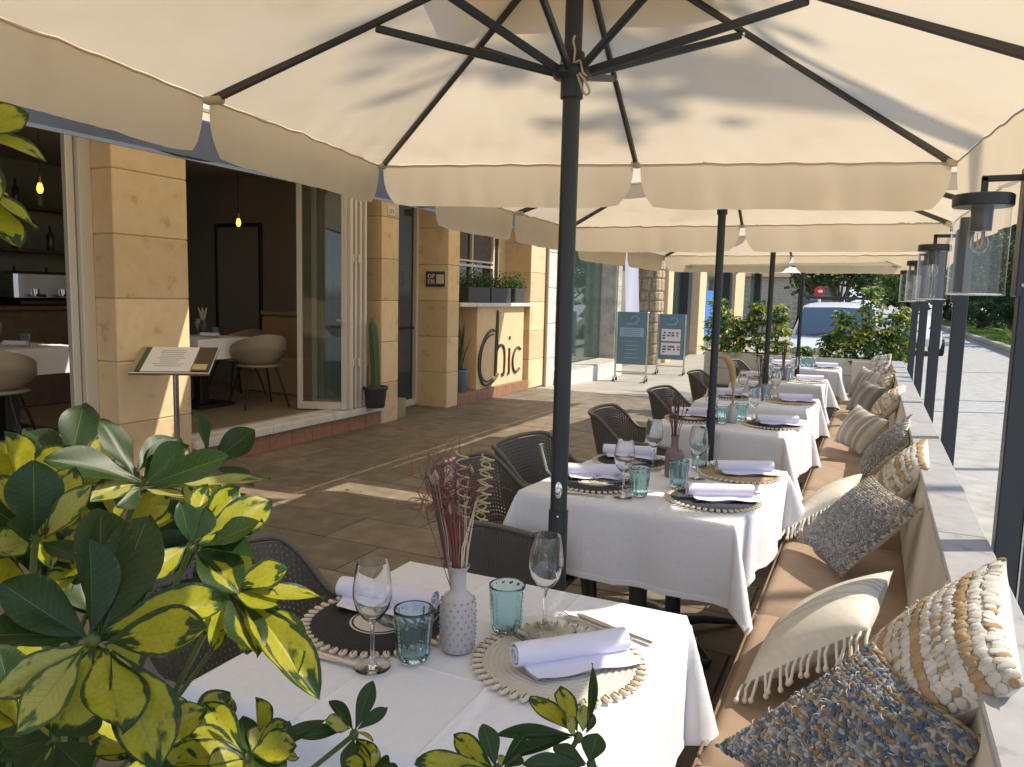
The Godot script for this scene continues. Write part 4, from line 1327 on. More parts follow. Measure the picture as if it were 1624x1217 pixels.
# ------------------------------------------------------------------ parasols
func parasol(at: Vector3, hx: float, hz: float, rim: float, rise: float, rot: float, tx: float, tz: float, drop: float, near_drop: float, cloth: Material, pr: float, label: String, near_z := 1.0) -> Node3D:
	var p := thing("parasol", label, "parasol", at, rot, "parasols in a row over the tables")
	var apex := rim + rise
	var uv8 := [[-1, 0], [-1, -1], [0, -1], [1, -1], [1, 0], [1, 1], [0, 1], [-1, 1]]
	var rp := func(u: float, v: float, t: float) -> Vector3:
		var y := rim + rise * (1.0 - t) - 0.012 * sin(PI * t)
		var hv := hz * (near_z if v > 0.0 else 1.0)
		return Vector3(u * hx * t, y + tx * u * hx * t + tz * v * hv * t, v * hv * t)
	# pole, sleeve, base
	part(p, "pole", MB.new().tube([Vector3(0, 0.84, 0), Vector3(0, apex - 0.02, 0)], pr, 20), M.steel_dark)
	part(p, "sleeve", MB.new().tube([Vector3(0, 0.05, 0), Vector3(0, 0.88, 0)], pr + 0.004, 20), M.steel_dark)
	part(p, "base_plate", bx(Vector3(0, 0.03, 0), Vector3(0.5, 0.05, 0.5), 0.012), M.steel_dark)
	part(p, "finial", MB.new().ball(Vector3(0, apex + 0.02, 0), Vector3(0.03, 0.04, 0.03)), M.steel_dark)
	var ry := rim + 0.03
	part(p, "runner", MB.new().lathe([Vector2(pr, -0.05), Vector2(pr + 0.007, -0.05), Vector2(pr + 0.007, 0.0), Vector2(pr + 0.028, 0.004), Vector2(pr + 0.03, 0.028), Vector2(pr + 0.01, 0.034), Vector2(pr + 0.008, 0.07), Vector2(pr, 0.07)], 20, Vector3(0, ry - 0.02, 0)), M.steel_dark)
	part(p, "top_hub", MB.new().lathe([Vector2(pr, -0.05), Vector2(pr + 0.03, -0.04), Vector2(pr + 0.03, 0.0), Vector2(pr, 0.01)], 16, Vector3(0, apex - 0.05, 0)), M.steel_dark)
	var off := Vector3(0, -0.016, 0)
	for e in uv8:
		var a: Vector3 = rp.call(e[0], e[1], 0.03) + off
		var z: Vector3 = rp.call(e[0], e[1], 0.985) + off
		var rb := part(p, "rib", bar(a, z, 0.016, 0.026), M.rib_brown)
		var dist := Vector2(e[0] * hx, e[1] * hz).length()
		var j: Vector3 = rp.call(e[0], e[1], 0.6 / dist) + off * 1.6
		var hd := Vector3(e[0] * hx, 0, e[1] * hz).normalized()
		part(p, "strut", bar(Vector3(0, ry, 0) + hd * (pr + 0.02), j, 0.014, 0.022), M.steel_dark)
		part(rb, "joint_bolt", MB.new().ball(j + hd.cross(Vector3.UP) * 0.012, Vector3(0.006, 0.006, 0.006), 8, 5), M.chrome)
		# cloth pocket over the rib end
		part(rb, "rib_pocket", bx(Vector3.ZERO, Vector3(0.07, 0.022, 0.034), 0.006, Basis(Vector3.UP, atan2(-hd.z, hd.x))), cloth, T(z - hd * 0.01 + Vector3(0, 0.0, 0)))
	# second tier of cloth over the vent at the top
	var vt := MB.new()
	var vr0 := []
	for i in 6:
		var t := i / 5.0
		var r := PackedVector3Array()
		for k in 8:
			for j in 4:
				var q: Vector3 = rp.call(uv8[k][0], uv8[k][1], 0.03 + t * 0.3).lerp(rp.call(uv8[(k + 1) % 8][0], uv8[(k + 1) % 8][1], 0.03 + t * 0.3), j / 4.0)
				r.append(q + Vector3(0, 0.05, 0))
		vr0.append(r)
	part(p, "vent_cap", vt.grid(vr0, true), cloth)
	var tone := FastNoiseLite.new()
	tone.seed = int(absf(at.z) * 100)
	tone.frequency = 1.6
	for k in 8:
		var e0: Array = uv8[k]
		var e1: Array = uv8[(k + 1) % 8]
		var rows := []
		var n := 20
		for i in n + 1:
			var t := 0.02 + 0.98 * i / n
			var r := PackedVector3Array()
			for j in 37:
				var s := j / 36.0
				var q: Vector3 = rp.call(e0[0], e0[1], t).lerp(rp.call(e1[0], e1[1], t), s)
				q.y -= sin(PI * s) * 0.022 * sin(PI * pow(t, 0.8)) * 1.0 + tone.get_noise_2d(q.x * 1.5, q.z * 1.5) * 0.006 * sin(PI * s)
				q.y += sin(s * 47.0 + k * 1.3) * 0.0022 * smoothstep(0.75, 1.0, t) * sin(PI * s) + tone.get_noise_2d(q.x * 5.0, q.z * 5.0) * 0.004 * sin(PI * s)
				# the free edge between ribs is pulled slightly inward
				var pull := 1.0 - 0.012 * sin(PI * s) * t
				r.append(Vector3(q.x * pull, q.y, q.z * pull))
			rows.append(r)
		var cp := part(p, "canopy_panel", MB.new().grid(rows), cloth)
		if drop > 0.0:
			var vr := []
			var dp: float = near_drop if e0[1] + e1[1] == 2 or (e0[1] == 1 and e1[1] == 1) else drop
			var m := 40
			for i in 7:
				var f := i / 6.0
				var r := PackedVector3Array()
				for j in m + 1:
					var s := j / float(m)
					# rounded lower corners leave a gap at each rib
					var lo := 0.012 + 0.05 * pow(f, 3.0)
					var ss := lerpf(lo, 1.0 - lo, s)
					var q: Vector3 = rp.call(e0[0], e0[1], 1.0).lerp(rp.call(e1[0], e1[1], 1.0), ss)
					var pull := 1.0 - 0.012 * sin(PI * ss)
					q.x *= pull
					q.z *= pull
					var outw := Vector3((e0[0] + e1[0]) * 0.5, 0, (e0[1] + e1[1]) * 0.5).normalized()
					var wv := (sin(ss * 17.0 + k * 2.0) * 0.005 + sin(ss * 51.0 + k) * 0.0025 + tone.get_noise_2d(ss * 3.0 + k * 9.0, 4.0) * 0.016) * f
					q += outw * (wv + 0.012 * f)
					var corner := 1.0 - 0.06 * pow(absf(s - 0.5) * 2.0, 8.0)
					q.y -= (0.004 + dp * f * corner) + tone.get_noise_2d(ss * 2.0, k * 3.0) * 0.006 * f
					r.append(q)
				vr.append(r)
			part(cp, "valance", MB.new().grid(vr), cloth)
			# stitched hem bar along the edge
			var sp := []
			for j in 37:
				sp.append(rows[n][j] + Vector3(0, -0.006, 0))
			part(cp, "seam", MB.new().tube(sp, 0.0035, 6), M.seam)
	return p


func bar(a: Vector3, e: Vector3, w: float, h: float) -> MB:
	var d := e - a
	var x := d.normalized()
	var s := x.cross(Vector3.UP).normalized()
	var u := s.cross(x)
	return bx((a + e) / 2, Vector3(d.length(), h, w), 0.003, Basis(x, u, s))


func build_parasols() -> void:
	var p := parasol(Vector3(-0.80, 0, -2.05), 1.207, 1.207, 2.085, 0.43, 0.133, -0.021, 0.011, 0.185, 0.04, M.canvas, 0.0245, "cream parasol nearest the camera, its pole behind the front table", 0.95)
	# lock knob, crank and the rope knotted round the runner
	var kn := part(p, "lock_plate", MB.new().ball(Vector3(0.004, 0.945, 0.026), Vector3(0.012, 0.026, 0.006), 14, 8), M.chrome)
	part(kn, "knob", MB.new().ball(Vector3(0.004, 0.945, 0.034), Vector3(0.009, 0.011, 0.009), 12, 8), M.chrome)
	part(p, "crank", MB.new().tube([Vector3(-0.02, 0.98, 0.0), Vector3(-0.036, 1.0, 0.01), Vector3(-0.05, 1.05, 0.012), Vector3(-0.055, 1.075, 0.014)], [0.006, 0.006, 0.007, 0.008], 8), M.chrome)
	part(p, "bolt", MB.new().ball(Vector3(0.005, 0.868, 0.029), Vector3(0.004, 0.004, 0.004), 8, 5), M.chrome)
	var rope := part(p, "rope_knot", rope_ring(0.034, 2.118, 0.0), M.rope)
	part(rope, "rope_loop", MB.new().tube(Array(loop_curve([Vector3(0.02, 2.11, 0.035), Vector3(0.045, 2.08, 0.05), Vector3(0.06, 2.05, 0.045), Vector3(0.045, 2.045, 0.04), Vector3(0.03, 2.08, 0.04), Vector3(0.018, 2.11, 0.036)])), 0.0032, 6), M.rope)
	part(rope, "rope_loop", MB.new().tube(Array(loop_curve([Vector3(0.0, 2.12, 0.036), Vector3(0.03, 2.13, 0.045), Vector3(0.04, 2.1, 0.05), Vector3(0.05, 2.09, 0.045)])), 0.003, 6), M.rope)
	part(rope, "rope_end", MB.new().tube(Array(loop_curve([Vector3(0.01, 2.12, 0.034), Vector3(0.014, 2.16, 0.036), Vector3(0.008, 2.185, 0.034), Vector3(0.012, 2.2, 0.034)])), 0.0032, 6), M.rope)
	parasol(Vector3(-0.82, 0, 0.46), 1.2, 1.2, 2.1, 0.43, 0.06, 0, 0, 0.18, 0.18, M.canvas, 0.0245, "cream parasol beside the camera, first of the row")
	parasol(Vector3(-0.815, 0, -4.455), 1.26, 1.03, 2.02, 0.42, 0.045, 0, 0, 0.18, 0.07, M.canvas, 0.022, "cream parasol standing between the second and third tables")
	parasol(Vector3(-0.82, 0, -6.9), 1.29, 1.19, 1.965, 0.42, -0.03, 0, 0, 0.17, 0.08, M.canvas, 0.022, "cream parasol standing between the fourth and fifth tables")
	parasol(Vector3(-0.742, 0, -9.0), 1.0, 1.0, 1.86, 0.4, -0.08, 0, 0, 0.0, 0.0, M.canvas_white, 0.02, "white parasol without a valance, farthest along the row")


func loop_curve(pts: Array) -> PackedVector3Array:
	var cv := Curve3D.new()
	for i in pts.size():
		var a: Vector3 = pts[maxi(i - 1, 0)]
		var e: Vector3 = pts[mini(i + 1, pts.size() - 1)]
		cv.add_point(pts[i], -(e - a) / 6.0, (e - a) / 6.0)
	return cv.tessellate(3, 4)


func rope_ring(r: float, y: float, ph: float) -> MB:
	var m := MB.new()
	for k in 3:
		var pts := []
		for i in 25:
			var a := TAU * i / 24.0
			pts.append(Vector3(cos(a) * r, y + k * 0.006 + sin(a * 2 + ph + k) * 0.005, sin(a) * r))
		m.tube(pts, 0.0032, 6, false)
	return m


# ------------------------------------------------------------------ lamp posts on the bench back
func build_posts() -> void:
	var zs := [-2.46, -4.36, -5.9, -7.5, -9.1]
	for i in zs.size():
		var o := ["nearest the camera", "second from the camera", "third from the camera", "fourth from the camera", "farthest from the camera"]
		var p := thing("terrace_post", "dark steel post fixed outside the bench back, %s" % o[i], "post", Vector3(0.372, 0, zs[i]), 0, "steel posts along the bench back")
		part(p, "upright", bx(Vector3(0, 0.92, 0), Vector3(0.062, 2.02, 0.062), 0.003), M.post)
		part(p, "bracket", bx(Vector3(-0.012, 0.6, 0), Vector3(0.055, 0.12, 0.075), 0.003), M.post)
		if i == 0:
			part(p, "second_profile", bx(Vector3(0.047, 0.92, 0.014), Vector3(0.028, 2.02, 0.05), 0.002), M.post)
			part(p, "edge_strip", bx(Vector3(0.032, 0.92, 0.036), Vector3(0.004, 2.0, 0.004)), M.alu)
		if i == 4:
			continue
		var l := thing("wall_lantern", "clear glass cylinder lantern on the steel post %s" % o[i], "lantern", Vector3(0.372, 0, zs[i]), 0, "glass lanterns on the posts")
		part(l, "screw", MB.new().ball(Vector3(-0.03, 1.56, 0.066), Vector3(0.005, 0.005, 0.003), 8, 5), M.steel)
		part(l, "backplate", bx(Vector3(-0.038, 1.70, 0.02), Vector3(0.014, 0.34, 0.09), 0.003), M.post)
		part(l, "arm", bx(Vector3(-0.09, 1.842, 0.02), Vector3(0.1, 0.016, 0.016), 0.002), M.steel_dark)
		part(l, "arm_drop", bx(Vector3(-0.132, 1.822, 0.02), Vector3(0.016, 0.05, 0.016), 0.002), M.steel_dark)
		var cx := Vector3(-0.132, 0, 0.02)
		part(l, "cap", MB.new().lathe([Vector2(0.001, 1.768), Vector2(0.072, 1.768), Vector2(0.0735, 1.772), Vector2(0.0735, 1.796), Vector2(0.07, 1.8), Vector2(0.001, 1.8)], 32, cx), M.steel_dark)
		part(l, "socket", MB.new().lathe([Vector2(0.001, 1.705), Vector2(0.026, 1.705), Vector2(0.027, 1.768), Vector2(0.001, 1.768)], 20, cx), M.steel_dark)
		part(l, "glass_cylinder", MB.new().lathe([Vector2(0.068, 1.532), Vector2(0.069, 1.54), Vector2(0.069, 1.77)], 36, cx), M.lamp_glass)
		part(l, "glass_floor", MB.new().lathe([Vector2(0.0685, 1.533), Vector2(0.001, 1.533)], 36, cx), M.lamp_glass)
		part(l, "glass_rim", MB.new().tube(ring(cx + Vector3(0, 1.535, 0), 0.0685), 0.0028, 6, false), M.plate_glass)
		var bl := part(l, "bulb", MB.new().lathe([Vector2(0.001, 1.645), Vector2(0.012, 1.648), Vector2(0.0215, 1.662), Vector2(0.021, 1.68), Vector2(0.013, 1.7), Vector2(0.012, 1.706)], 18, cx), M.lamp_glass)
		part(bl, "filament", MB.new().tube([cx + Vector3(-0.006, 1.7, 0), cx + Vector3(-0.005, 1.67, 0), cx + Vector3(0.0, 1.66, 0.003), cx + Vector3(0.005, 1.67, 0), cx + Vector3(0.006, 1.7, 0)], 0.0014, 6), M.filament)


func ring(o: Vector3, r: float, n := 32) -> Array:
	var a := []
	for i in n + 1:
		a.append(o + Vector3(cos(TAU * i / n) * r, 0, sin(TAU * i / n) * r))
	return a


# ------------------------------------------------------------------ tables and what lies on them
const TB := [
	# centre x, centre z, half x, half z, turn
	[-0.745, -1.385, 0.385, 0.385, 0.0],
	[-0.755, -3.11, 0.41, 0.485, -0.07],
	[-0.76, -4.89, 0.385, 0.375, -0.10],
	[-0.77, -6.11, 0.39, 0.375, -0.05],
	[-0.79, -7.82, 0.39, 0.375, -0.03],
	[-0.72, -9.62, 0.385, 0.36, 0.0],
]
const TN := ["front table", "second table", "third table", "fourth table", "fifth table", "far end table"]


func cloth_mesh(hx: float, hz: float, ov: float, sd: int) -> MB:
	var f := FastNoiseLite.new()
	f.seed = 500 + sd
	f.frequency = 2.2
	var us := []
	var make := func(h: float) -> Array:
		var a := []
		for e in [0.0, 0.016, 0.02]:
			a.append(-h - ov + e)
		for i in range(1, 15):
			a.append(-h - ov + ov * i / 14.0)
		for i in range(1, 4):
			a.append(-h + 0.006 * i)
		for i in range(1, 18):
			var x := -h + 0.02 + (2 * h - 0.04) * i / 18.0
			if i == 6 or i == 12:
				for e in [-0.007, -0.0035, 0.0, 0.0035, 0.007]:
					a.append(x + e)
			else:
				a.append(x)
		for i in range(3, 0, -1):
			a.append(h - 0.006 * i)
		for i in 14:
			a.append(h + ov * i / 14.0)
		for e in [0.02, 0.016, 0.0]:
			a.append(h + ov - e)
		return a
	var ax: Array = make.call(hx)
	var az: Array = make.call(hz)
	var rows := []
	for w in az:
		var r := PackedVector3Array()
		for u in ax:
			var du := maxf(absf(u) - hx, 0.0)
			var dv := maxf(absf(w) - hz, 0.0)
			var sx := signf(u)
			var sz := signf(w)
			var p := Vector3(clampf(u, -hx, hx), 0, clampf(w, -hz, hz))
			var rr := sqrt(du * du + dv * dv)
			if rr > 0.0:
				var fall := maxf(rr - 0.008, 0.0)
				var ph := atan2(dv, du)
				# soft folds: along the sides, and one standing fold at every corner
				var fold := sin(2.0 * ph)
				var outx := cos(ph)
				var outz := sin(ph)
				var cf := 0.34 + 0.12 * sin(sd * 2.3 + sx * 1.3 + sz * 2.1)
				var bulge := 0.008 * minf(1.0, rr / 0.012) + 0.03 * fall + fold * fall * cf
				if maxf(absf(u) - hx, absf(w) - hz) > ov - 0.018:
					bulge += 0.0018
				var along: float = w if du > dv else u
				var wave := (sin(along * 9.0 + sd * 1.7 + sx) * 0.011 + sin(along * 23.0 + sd + sz * 2.0) * 0.004 + f.get_noise_2d(along * 1.6 + sd * 7.0, sx * 3.0 + sz) * 0.03) * minf(1.0, fall / 0.25) * (1.0 - fold)
				p.x += sx * outx * (bulge + wave)
				p.z += sz * outz * (bulge + wave)
				p.y -= fall * (1.0 - 0.10 * fold) + 0.004 * minf(1.0, rr / 0.01)
			else:
				p.y += f.get_noise_2d(u * 2.0, w * 2.0) * 0.0022 + f.get_noise_2d(u * 7.0, w * 7.0) * 0.0008
				for cr in [1.0 / 3.0, 2.0 / 3.0]:
					p.y += 0.0034 * exp(-pow((u + hx - 0.02 - (2 * hx - 0.04) * cr) / 0.004, 2.0)) + 0.0034 * exp(-pow((w + hz - 0.02 - (2 * hz - 0.04) * cr) / 0.004, 2.0))
			r.append(p)
		rows.append(r)
	return MB.new().grid(rows)


func build_tables() -> void:
	for i in TB.size():
		var q: Array = TB[i]
		var hx: float = q[2]
		var hz: float = q[3]
		var t := thing("pedestal_table", "%s under a white cloth, dark pedestal legs showing" % TN[i].replace("front", "frontmost").capitalize().to_lower(), "table", Vector3(q[0], 0, q[1]), q[4], "dining tables along the bench")
		part(t, "tabletop", bx(Vector3(0, 0.735, 0), Vector3(hx * 2 - 0.004, 0.026, hz * 2 - 0.004), 0.003), M.tabletop)
		for s in ([-0.24, 0.24] if i == 1 else [0.0]):
			part(t, "column", MB.new().tube([Vector3(0, 0.05, s), Vector3(0, 0.72, s)], 0.035, 16), M.table_base)
			for k in 4:
				var a := PI / 4 + k * PI / 2
				part(t, "foot", MB.new().tube([Vector3(0, 0.06, s), Vector3(cos(a) * 0.16, 0.05, s + sin(a) * 0.16), Vector3(cos(a) * 0.33, 0.016, s + sin(a) * 0.33)], [0.03, 0.024, 0.014], 8), M.table_base)
		var c := thing("tablecloth", "white tablecloth hanging over the %s" % TN[i], "tablecloth", Vector3(q[0], 0.753, q[1]), q[4], "white tablecloths")
		part(c, "cloth", cloth_mesh(hx + 0.004, hz + 0.004, [0.33, 0.29, 0.3, 0.3, 0.28, 0.28][i], i), M.cloth)
	make_tableware()
	# settings: table, mat x, mat z, mat kind, napkin turn, bench side?
	var S := [
		[0, -0.965, -1.39, "black", 0.12, false], [0, -0.535, -1.40, "white", 0.80, true],
		[1, -0.975, -2.90, "navy", 0.42, false], [1, -0.505, -2.88, "navy", 0.45, true],
		[1, -0.965, -3.37, "black", 0.3, false], [1, -0.49, -3.37, "tan", 0.5, true],
		[2, -0.52, -4.86, "navy", 0.35, true], [2, -0.995, -4.83, "black", 0.3, false],
		[3, -0.53, -6.1, "tan", 0.35, true], [3, -1.0, -6.1, "black", 0.3, false],
		[4, -0.55, -7.8, "white", 0.25, true], [4, -1.02, -7.8, "black", 0.3, false],
		[5, -0.5, -9.6, "navy", 0.2, true], [5, -0.95, -9.6, "black", 0.3, false],
	]
	for k in S.size():
		var s: Array = S[k]
		var tname: String = TN[s[0]]
		if s[0] == 1:
			tname = "camera end of the second table" if k < 4 else "far end of the second table"
		place_setting(s, tname)
	# wine glasses and tumblers: x, z, table
	var W := [[-0.857, -1.206, 0, "left of the vase"], [-0.622, -1.53, 0, "right of the vase"], [-0.809, -2.733, 1, "nearest the pole"], [-0.629, -3.19, 1, "nearest the bench"], [-0.838, -3.268, 1, "nearest the chairs"],
		[-0.639, -4.911, 2, "toward the bench"], [-0.86, -4.7, 2, "toward the chairs"], [-0.66, -6.2, 3, "toward the bench"], [-0.87, -5.98, 3, "toward the chairs"], [-0.68, -7.9, 4, "toward the bench"], [-0.88, -7.7, 4, "toward the chairs"], [-0.6, -9.7, 5, "toward the bench"], [-0.85, -9.5, 5, "toward the chairs"]]
	for w in W:
		var g := copy(wine0, "clear stemmed wine glass %s on the %s" % [w[3], TN[w[2]]], Vector3(w[0], 0.7595, w[1]), rn(0, 6), "wine glasses on the tables")
	var U := [[-0.804, -1.273, 0, "left of the vase"], [-0.693, -1.481, 0, "right of the vase"], [-0.765, -2.791, 1, "beside the nearest wine glass"], [-0.666, -3.007, 1, "in front of the vase"], [-0.663, -3.4, 1, "behind the vase"],
		[-0.802, -4.747, 2, "left of the vase"], [-0.716, -4.93, 2, "right of the vase"], [-0.79, -5.99, 3, "left of the vase"], [-0.72, -6.19, 3, "right of the vase"], [-0.8, -7.72, 4, "left of the vase"], [-0.74, -7.93, 4, "right of the vase"], [-0.72, -9.55, 5, "toward the chairs"], [-0.66, -9.62, 5, "toward the bench"]]
	for w in U:
		copy(tumbler0, "hammered blue glass tumbler %s on the %s" % [w[3], TN[w[2]]], Vector3(w[0], 0.7595, w[1]), rn(0, 6), "blue tumblers on the tables")
	wine0.free()
	tumbler0.free()
	vases()


var wine0: Node3D
var tumbler0: Node3D
var parts0 := {}


func make_tableware() -> void:
	wine0 = Node3D.new()
	wine0.name = "wine_glass"
	tag(wine0, "x", "wine glass")
	var o := [Vector2(0.001, 0.0), Vector2(0.036, 0.0), Vector2(0.037, 0.0015), Vector2(0.03, 0.003), Vector2(0.012, 0.005), Vector2(0.006, 0.01), Vector2(0.0042, 0.03), Vector2(0.0038, 0.07), Vector2(0.0045, 0.088), Vector2(0.009, 0.096), Vector2(0.02, 0.105), Vector2(0.032, 0.122), Vector2(0.0385, 0.145), Vector2(0.0385, 0.165), Vector2(0.035, 0.19), Vector2(0.0305, 0.217)]
	var inn := [Vector2(0.0297, 0.2175), Vector2(0.034, 0.19), Vector2(0.0373, 0.165), Vector2(0.0372, 0.146), Vector2(0.031, 0.125), Vector2(0.019, 0.108), Vector2(0.007, 0.1), Vector2(0.001, 0.099)]
	part(wine0, "stem_and_foot", MB.new().lathe(o.slice(0, 10), 36), M.wine)
	part(wine0, "bowl", MB.new().lathe(o.slice(9) + inn, 40), M.wine)
	tumbler0 = Node3D.new()
	tumbler0.name = "blue_tumbler"
	tag(tumbler0, "x", "tumbler")
	# hammered wall: shallow dimples on the outside
	var rows := []
	var H := 0.108
	for i in 27:
		var t := i / 26.0
		var y := t * H
		var r := PackedVector3Array()
		var base := lerpf(0.0315, 0.0405, pow(t, 0.8)) * (1.0 if t > 0.05 else 0.9 + t * 2)
		for j in 60:
			var a := TAU * j / 60.0
			var dim := 0.0
			if t > 0.05 and t < 0.9:
				dim = 0.0017 * sin(a * 13.0 + (PI if int(t * 14.0) % 2 else 0.0)) * sin(t * 14.0 * PI)
			r.append(Vector3(cos(a) * (base + dim), y, sin(a) * (base + dim)))
		rows.append(r)
	var inner := []
	for i in 12:
		var t := 1.0 - i / 11.0 * 0.9
		var base := lerpf(0.0315, 0.0405, pow(t, 0.8)) - 0.0026
		var r := PackedVector3Array()
		for j in 60:
			r.append(Vector3(cos(TAU * j / 60.0) * base, t * H, sin(TAU * j / 60.0) * base))
		inner.append(r)
	for pt in [[0.015, 0.0095], [0.0008, 0.009]]:
		var r := PackedVector3Array()
		for j in 60:
			r.append(Vector3(cos(TAU * j / 60.0) * pt[0], pt[1], sin(TAU * j / 60.0) * pt[0]))
		inner.append(r)
	var bot := PackedVector3Array()
	for j in 60:
		bot.append(Vector3(cos(TAU * j / 60.0) * 0.0008, 0, sin(TAU * j / 60.0) * 0.0008))
	part(tumbler0, "wall", MB.new().grid([bot] + rows + inner, true), M.blue_glass)
	# placemat pieces
	for kind in ["black", "navy", "white", "tan"]:
		var prof := []
		var rad := 0.158
		var n := 14
		prof.append(Vector2(rad, 0.0))
		for i in n * 4:
			var r := rad * (1.0 - i / (n * 4.0))
			prof.append(Vector2(maxf(r, 0.001), 0.0035 + 0.0028 * absf(sin(i * PI / 4.0))))
		parts0["coil_" + kind] = MB.new().lathe(prof, 48).done()
	var sh := MB.new()
	for i in 46:
		var a := TAU * i / 46.0
		sh.ball(Vector3(cos(a) * 0.167, 0.005, sin(a) * 0.167), Vector3(0.0135, 0.0055, 0.0088), 8, 5, Basis(Vector3.UP, -a))
	parts0["shells"] = sh.done()
	var sl := MB.new()
	for i in 46:
		var a := TAU * i / 46.0
		sl.box(Vector3(cos(a) * 0.167, 0.0105, sin(a) * 0.167), Vector3(0.016, 0.0012, 0.0018), 0.0, Basis(Vector3.UP, -a))
	parts0["slits"] = sl.done()
	var pc := []
	for i in 16:
		var r := 0.055 * (1.0 - i / 16.0)
		pc.append(Vector2(maxf(r, 0.001), 0.0066 + 0.0022 * absf(sin(i * PI / 4.0))))
	parts0["centre"] = MB.new().lathe([Vector2(0.075, 0.004)] + pc, 40).done()
	# small pressed glass plate
	parts0["plate"] = MB.new().lathe([Vector2(0.001, 0), Vector2(0.03, 0.0), Vector2(0.045, 0.003), Vector2(0.06, 0.010), Vector2(0.072, 0.0135), Vector2(0.0715, 0.0155), Vector2(0.058, 0.0125), Vector2(0.043, 0.0065), Vector2(0.028, 0.0045), Vector2(0.001, 0.0045)], 48).done()
	parts0["plate_ring"] = MB.new().tube(ring(Vector3(0, 0.005, 0), 0.032), 0.0015, 6, false).done()
	parts0["napkin"] = napkin_mesh().done()
	parts0["flap"] = flap_mesh().done()
	# fork and knife lying flat along +X
	var fk := MB.new()
	fk.extrude(PackedVector2Array([Vector2(0.05, -0.0035), Vector2(0.19, -0.006), Vector2(0.198, 0.0), Vector2(0.19, 0.006), Vector2(0.05, 0.0035), Vector2(0.042, 0.012), Vector2(0.036, 0.012), Vector2(0.036, -0.012), Vector2(0.042, -0.012)]), 0.003, T(Vector3(0, 0.003, 0), Basis(Vector3.RIGHT, -PI / 2)))
	for i in 4:
		fk.tube([Vector3(0.038, 0.003, -0.0102 + i * 0.0068), Vector3(0.015, 0.001, -0.0102 + i * 0.0068), Vector3(-0.002, 0.005, -0.0102 + i * 0.0068)], [0.002, 0.0017, 0.001], 6)
	parts0["fork"] = fk.done()
	var kf := MB.new()
	kf.extrude(PackedVector2Array([Vector2(0.0, 0.002), Vector2(0.012, -0.007), Vector2(0.09, -0.009), Vector2(0.1, -0.005), Vector2(0.21, -0.007), Vector2(0.215, 0.0), Vector2(0.21, 0.006), Vector2(0.1, 0.005), Vector2(0.09, 0.007), Vector2(0.02, 0.008)]), 0.003, T(Vector3(0, 0.002, 0), Basis(Vector3.RIGHT, -PI / 2)))
	parts0["knife"] = kf.done()


func napkin_mesh() -> MB:
	# a cloth rolled up: spiral sheet with thickness, axis along X
	var m := MB.new()
	var n := 64
	var rows := []
	var L := 0.098
	for i in 13:
		var x := -L + 2 * L * i / 12.0
		var r := PackedVector3Array()
		var sq := 1.0 + 0.02 * sin(i * 1.3)
		for j in n + 1:
			var t := j / float(n)
			var a := t * TAU * 2.6 + 0.6
			var rad := lerpf(0.007, 0.0265, t) * sq
			r.append(Vector3(x + sin(t * 9.0) * 0.0015, 0.0275 + sin(a) * rad * 0.93, cos(a) * rad))
		rows.append(r)
	m.grid(rows)
	# second side, a cloth's thickness away
	var rows2 := []
	for r0 in rows:
		var r := PackedVector3Array()
		for j in n + 1:
			var p: Vector3 = r0[j]
			var d := Vector3(0, p.y - 0.0275, p.z)
			r.append(p - d.normalized() * 0.0022)
		rows2.append(r)
	m.grid(rows2, false, true)
	for e in [0, 12]:
		m.grid([rows[e], rows2[e]], false, e == 0)
	return m


func flap_mesh() -> MB:
	# the loose folded tail that lies under and beside the roll
	var m := MB.new()
	for k in 2:
		var rows := []
		for i in 13:
			var x := -0.09 + 0.186 * i / 12.0
			var r := PackedVector3Array()
			for j in 11:
				var t := j / 10.0
				var y := 0.0045 + k * 0.004 + 0.010 * exp(-pow((t - 0.25) / 0.22, 2.0)) + 0.003 * sin(i * 0.9 + k * 2.0) * t
				r.append(Vector3(x + t * 0.012, y, -0.012 + t * (0.058 + 0.006 * k)))
			rows.append(r)
		m.grid(rows, false, true)
	return m


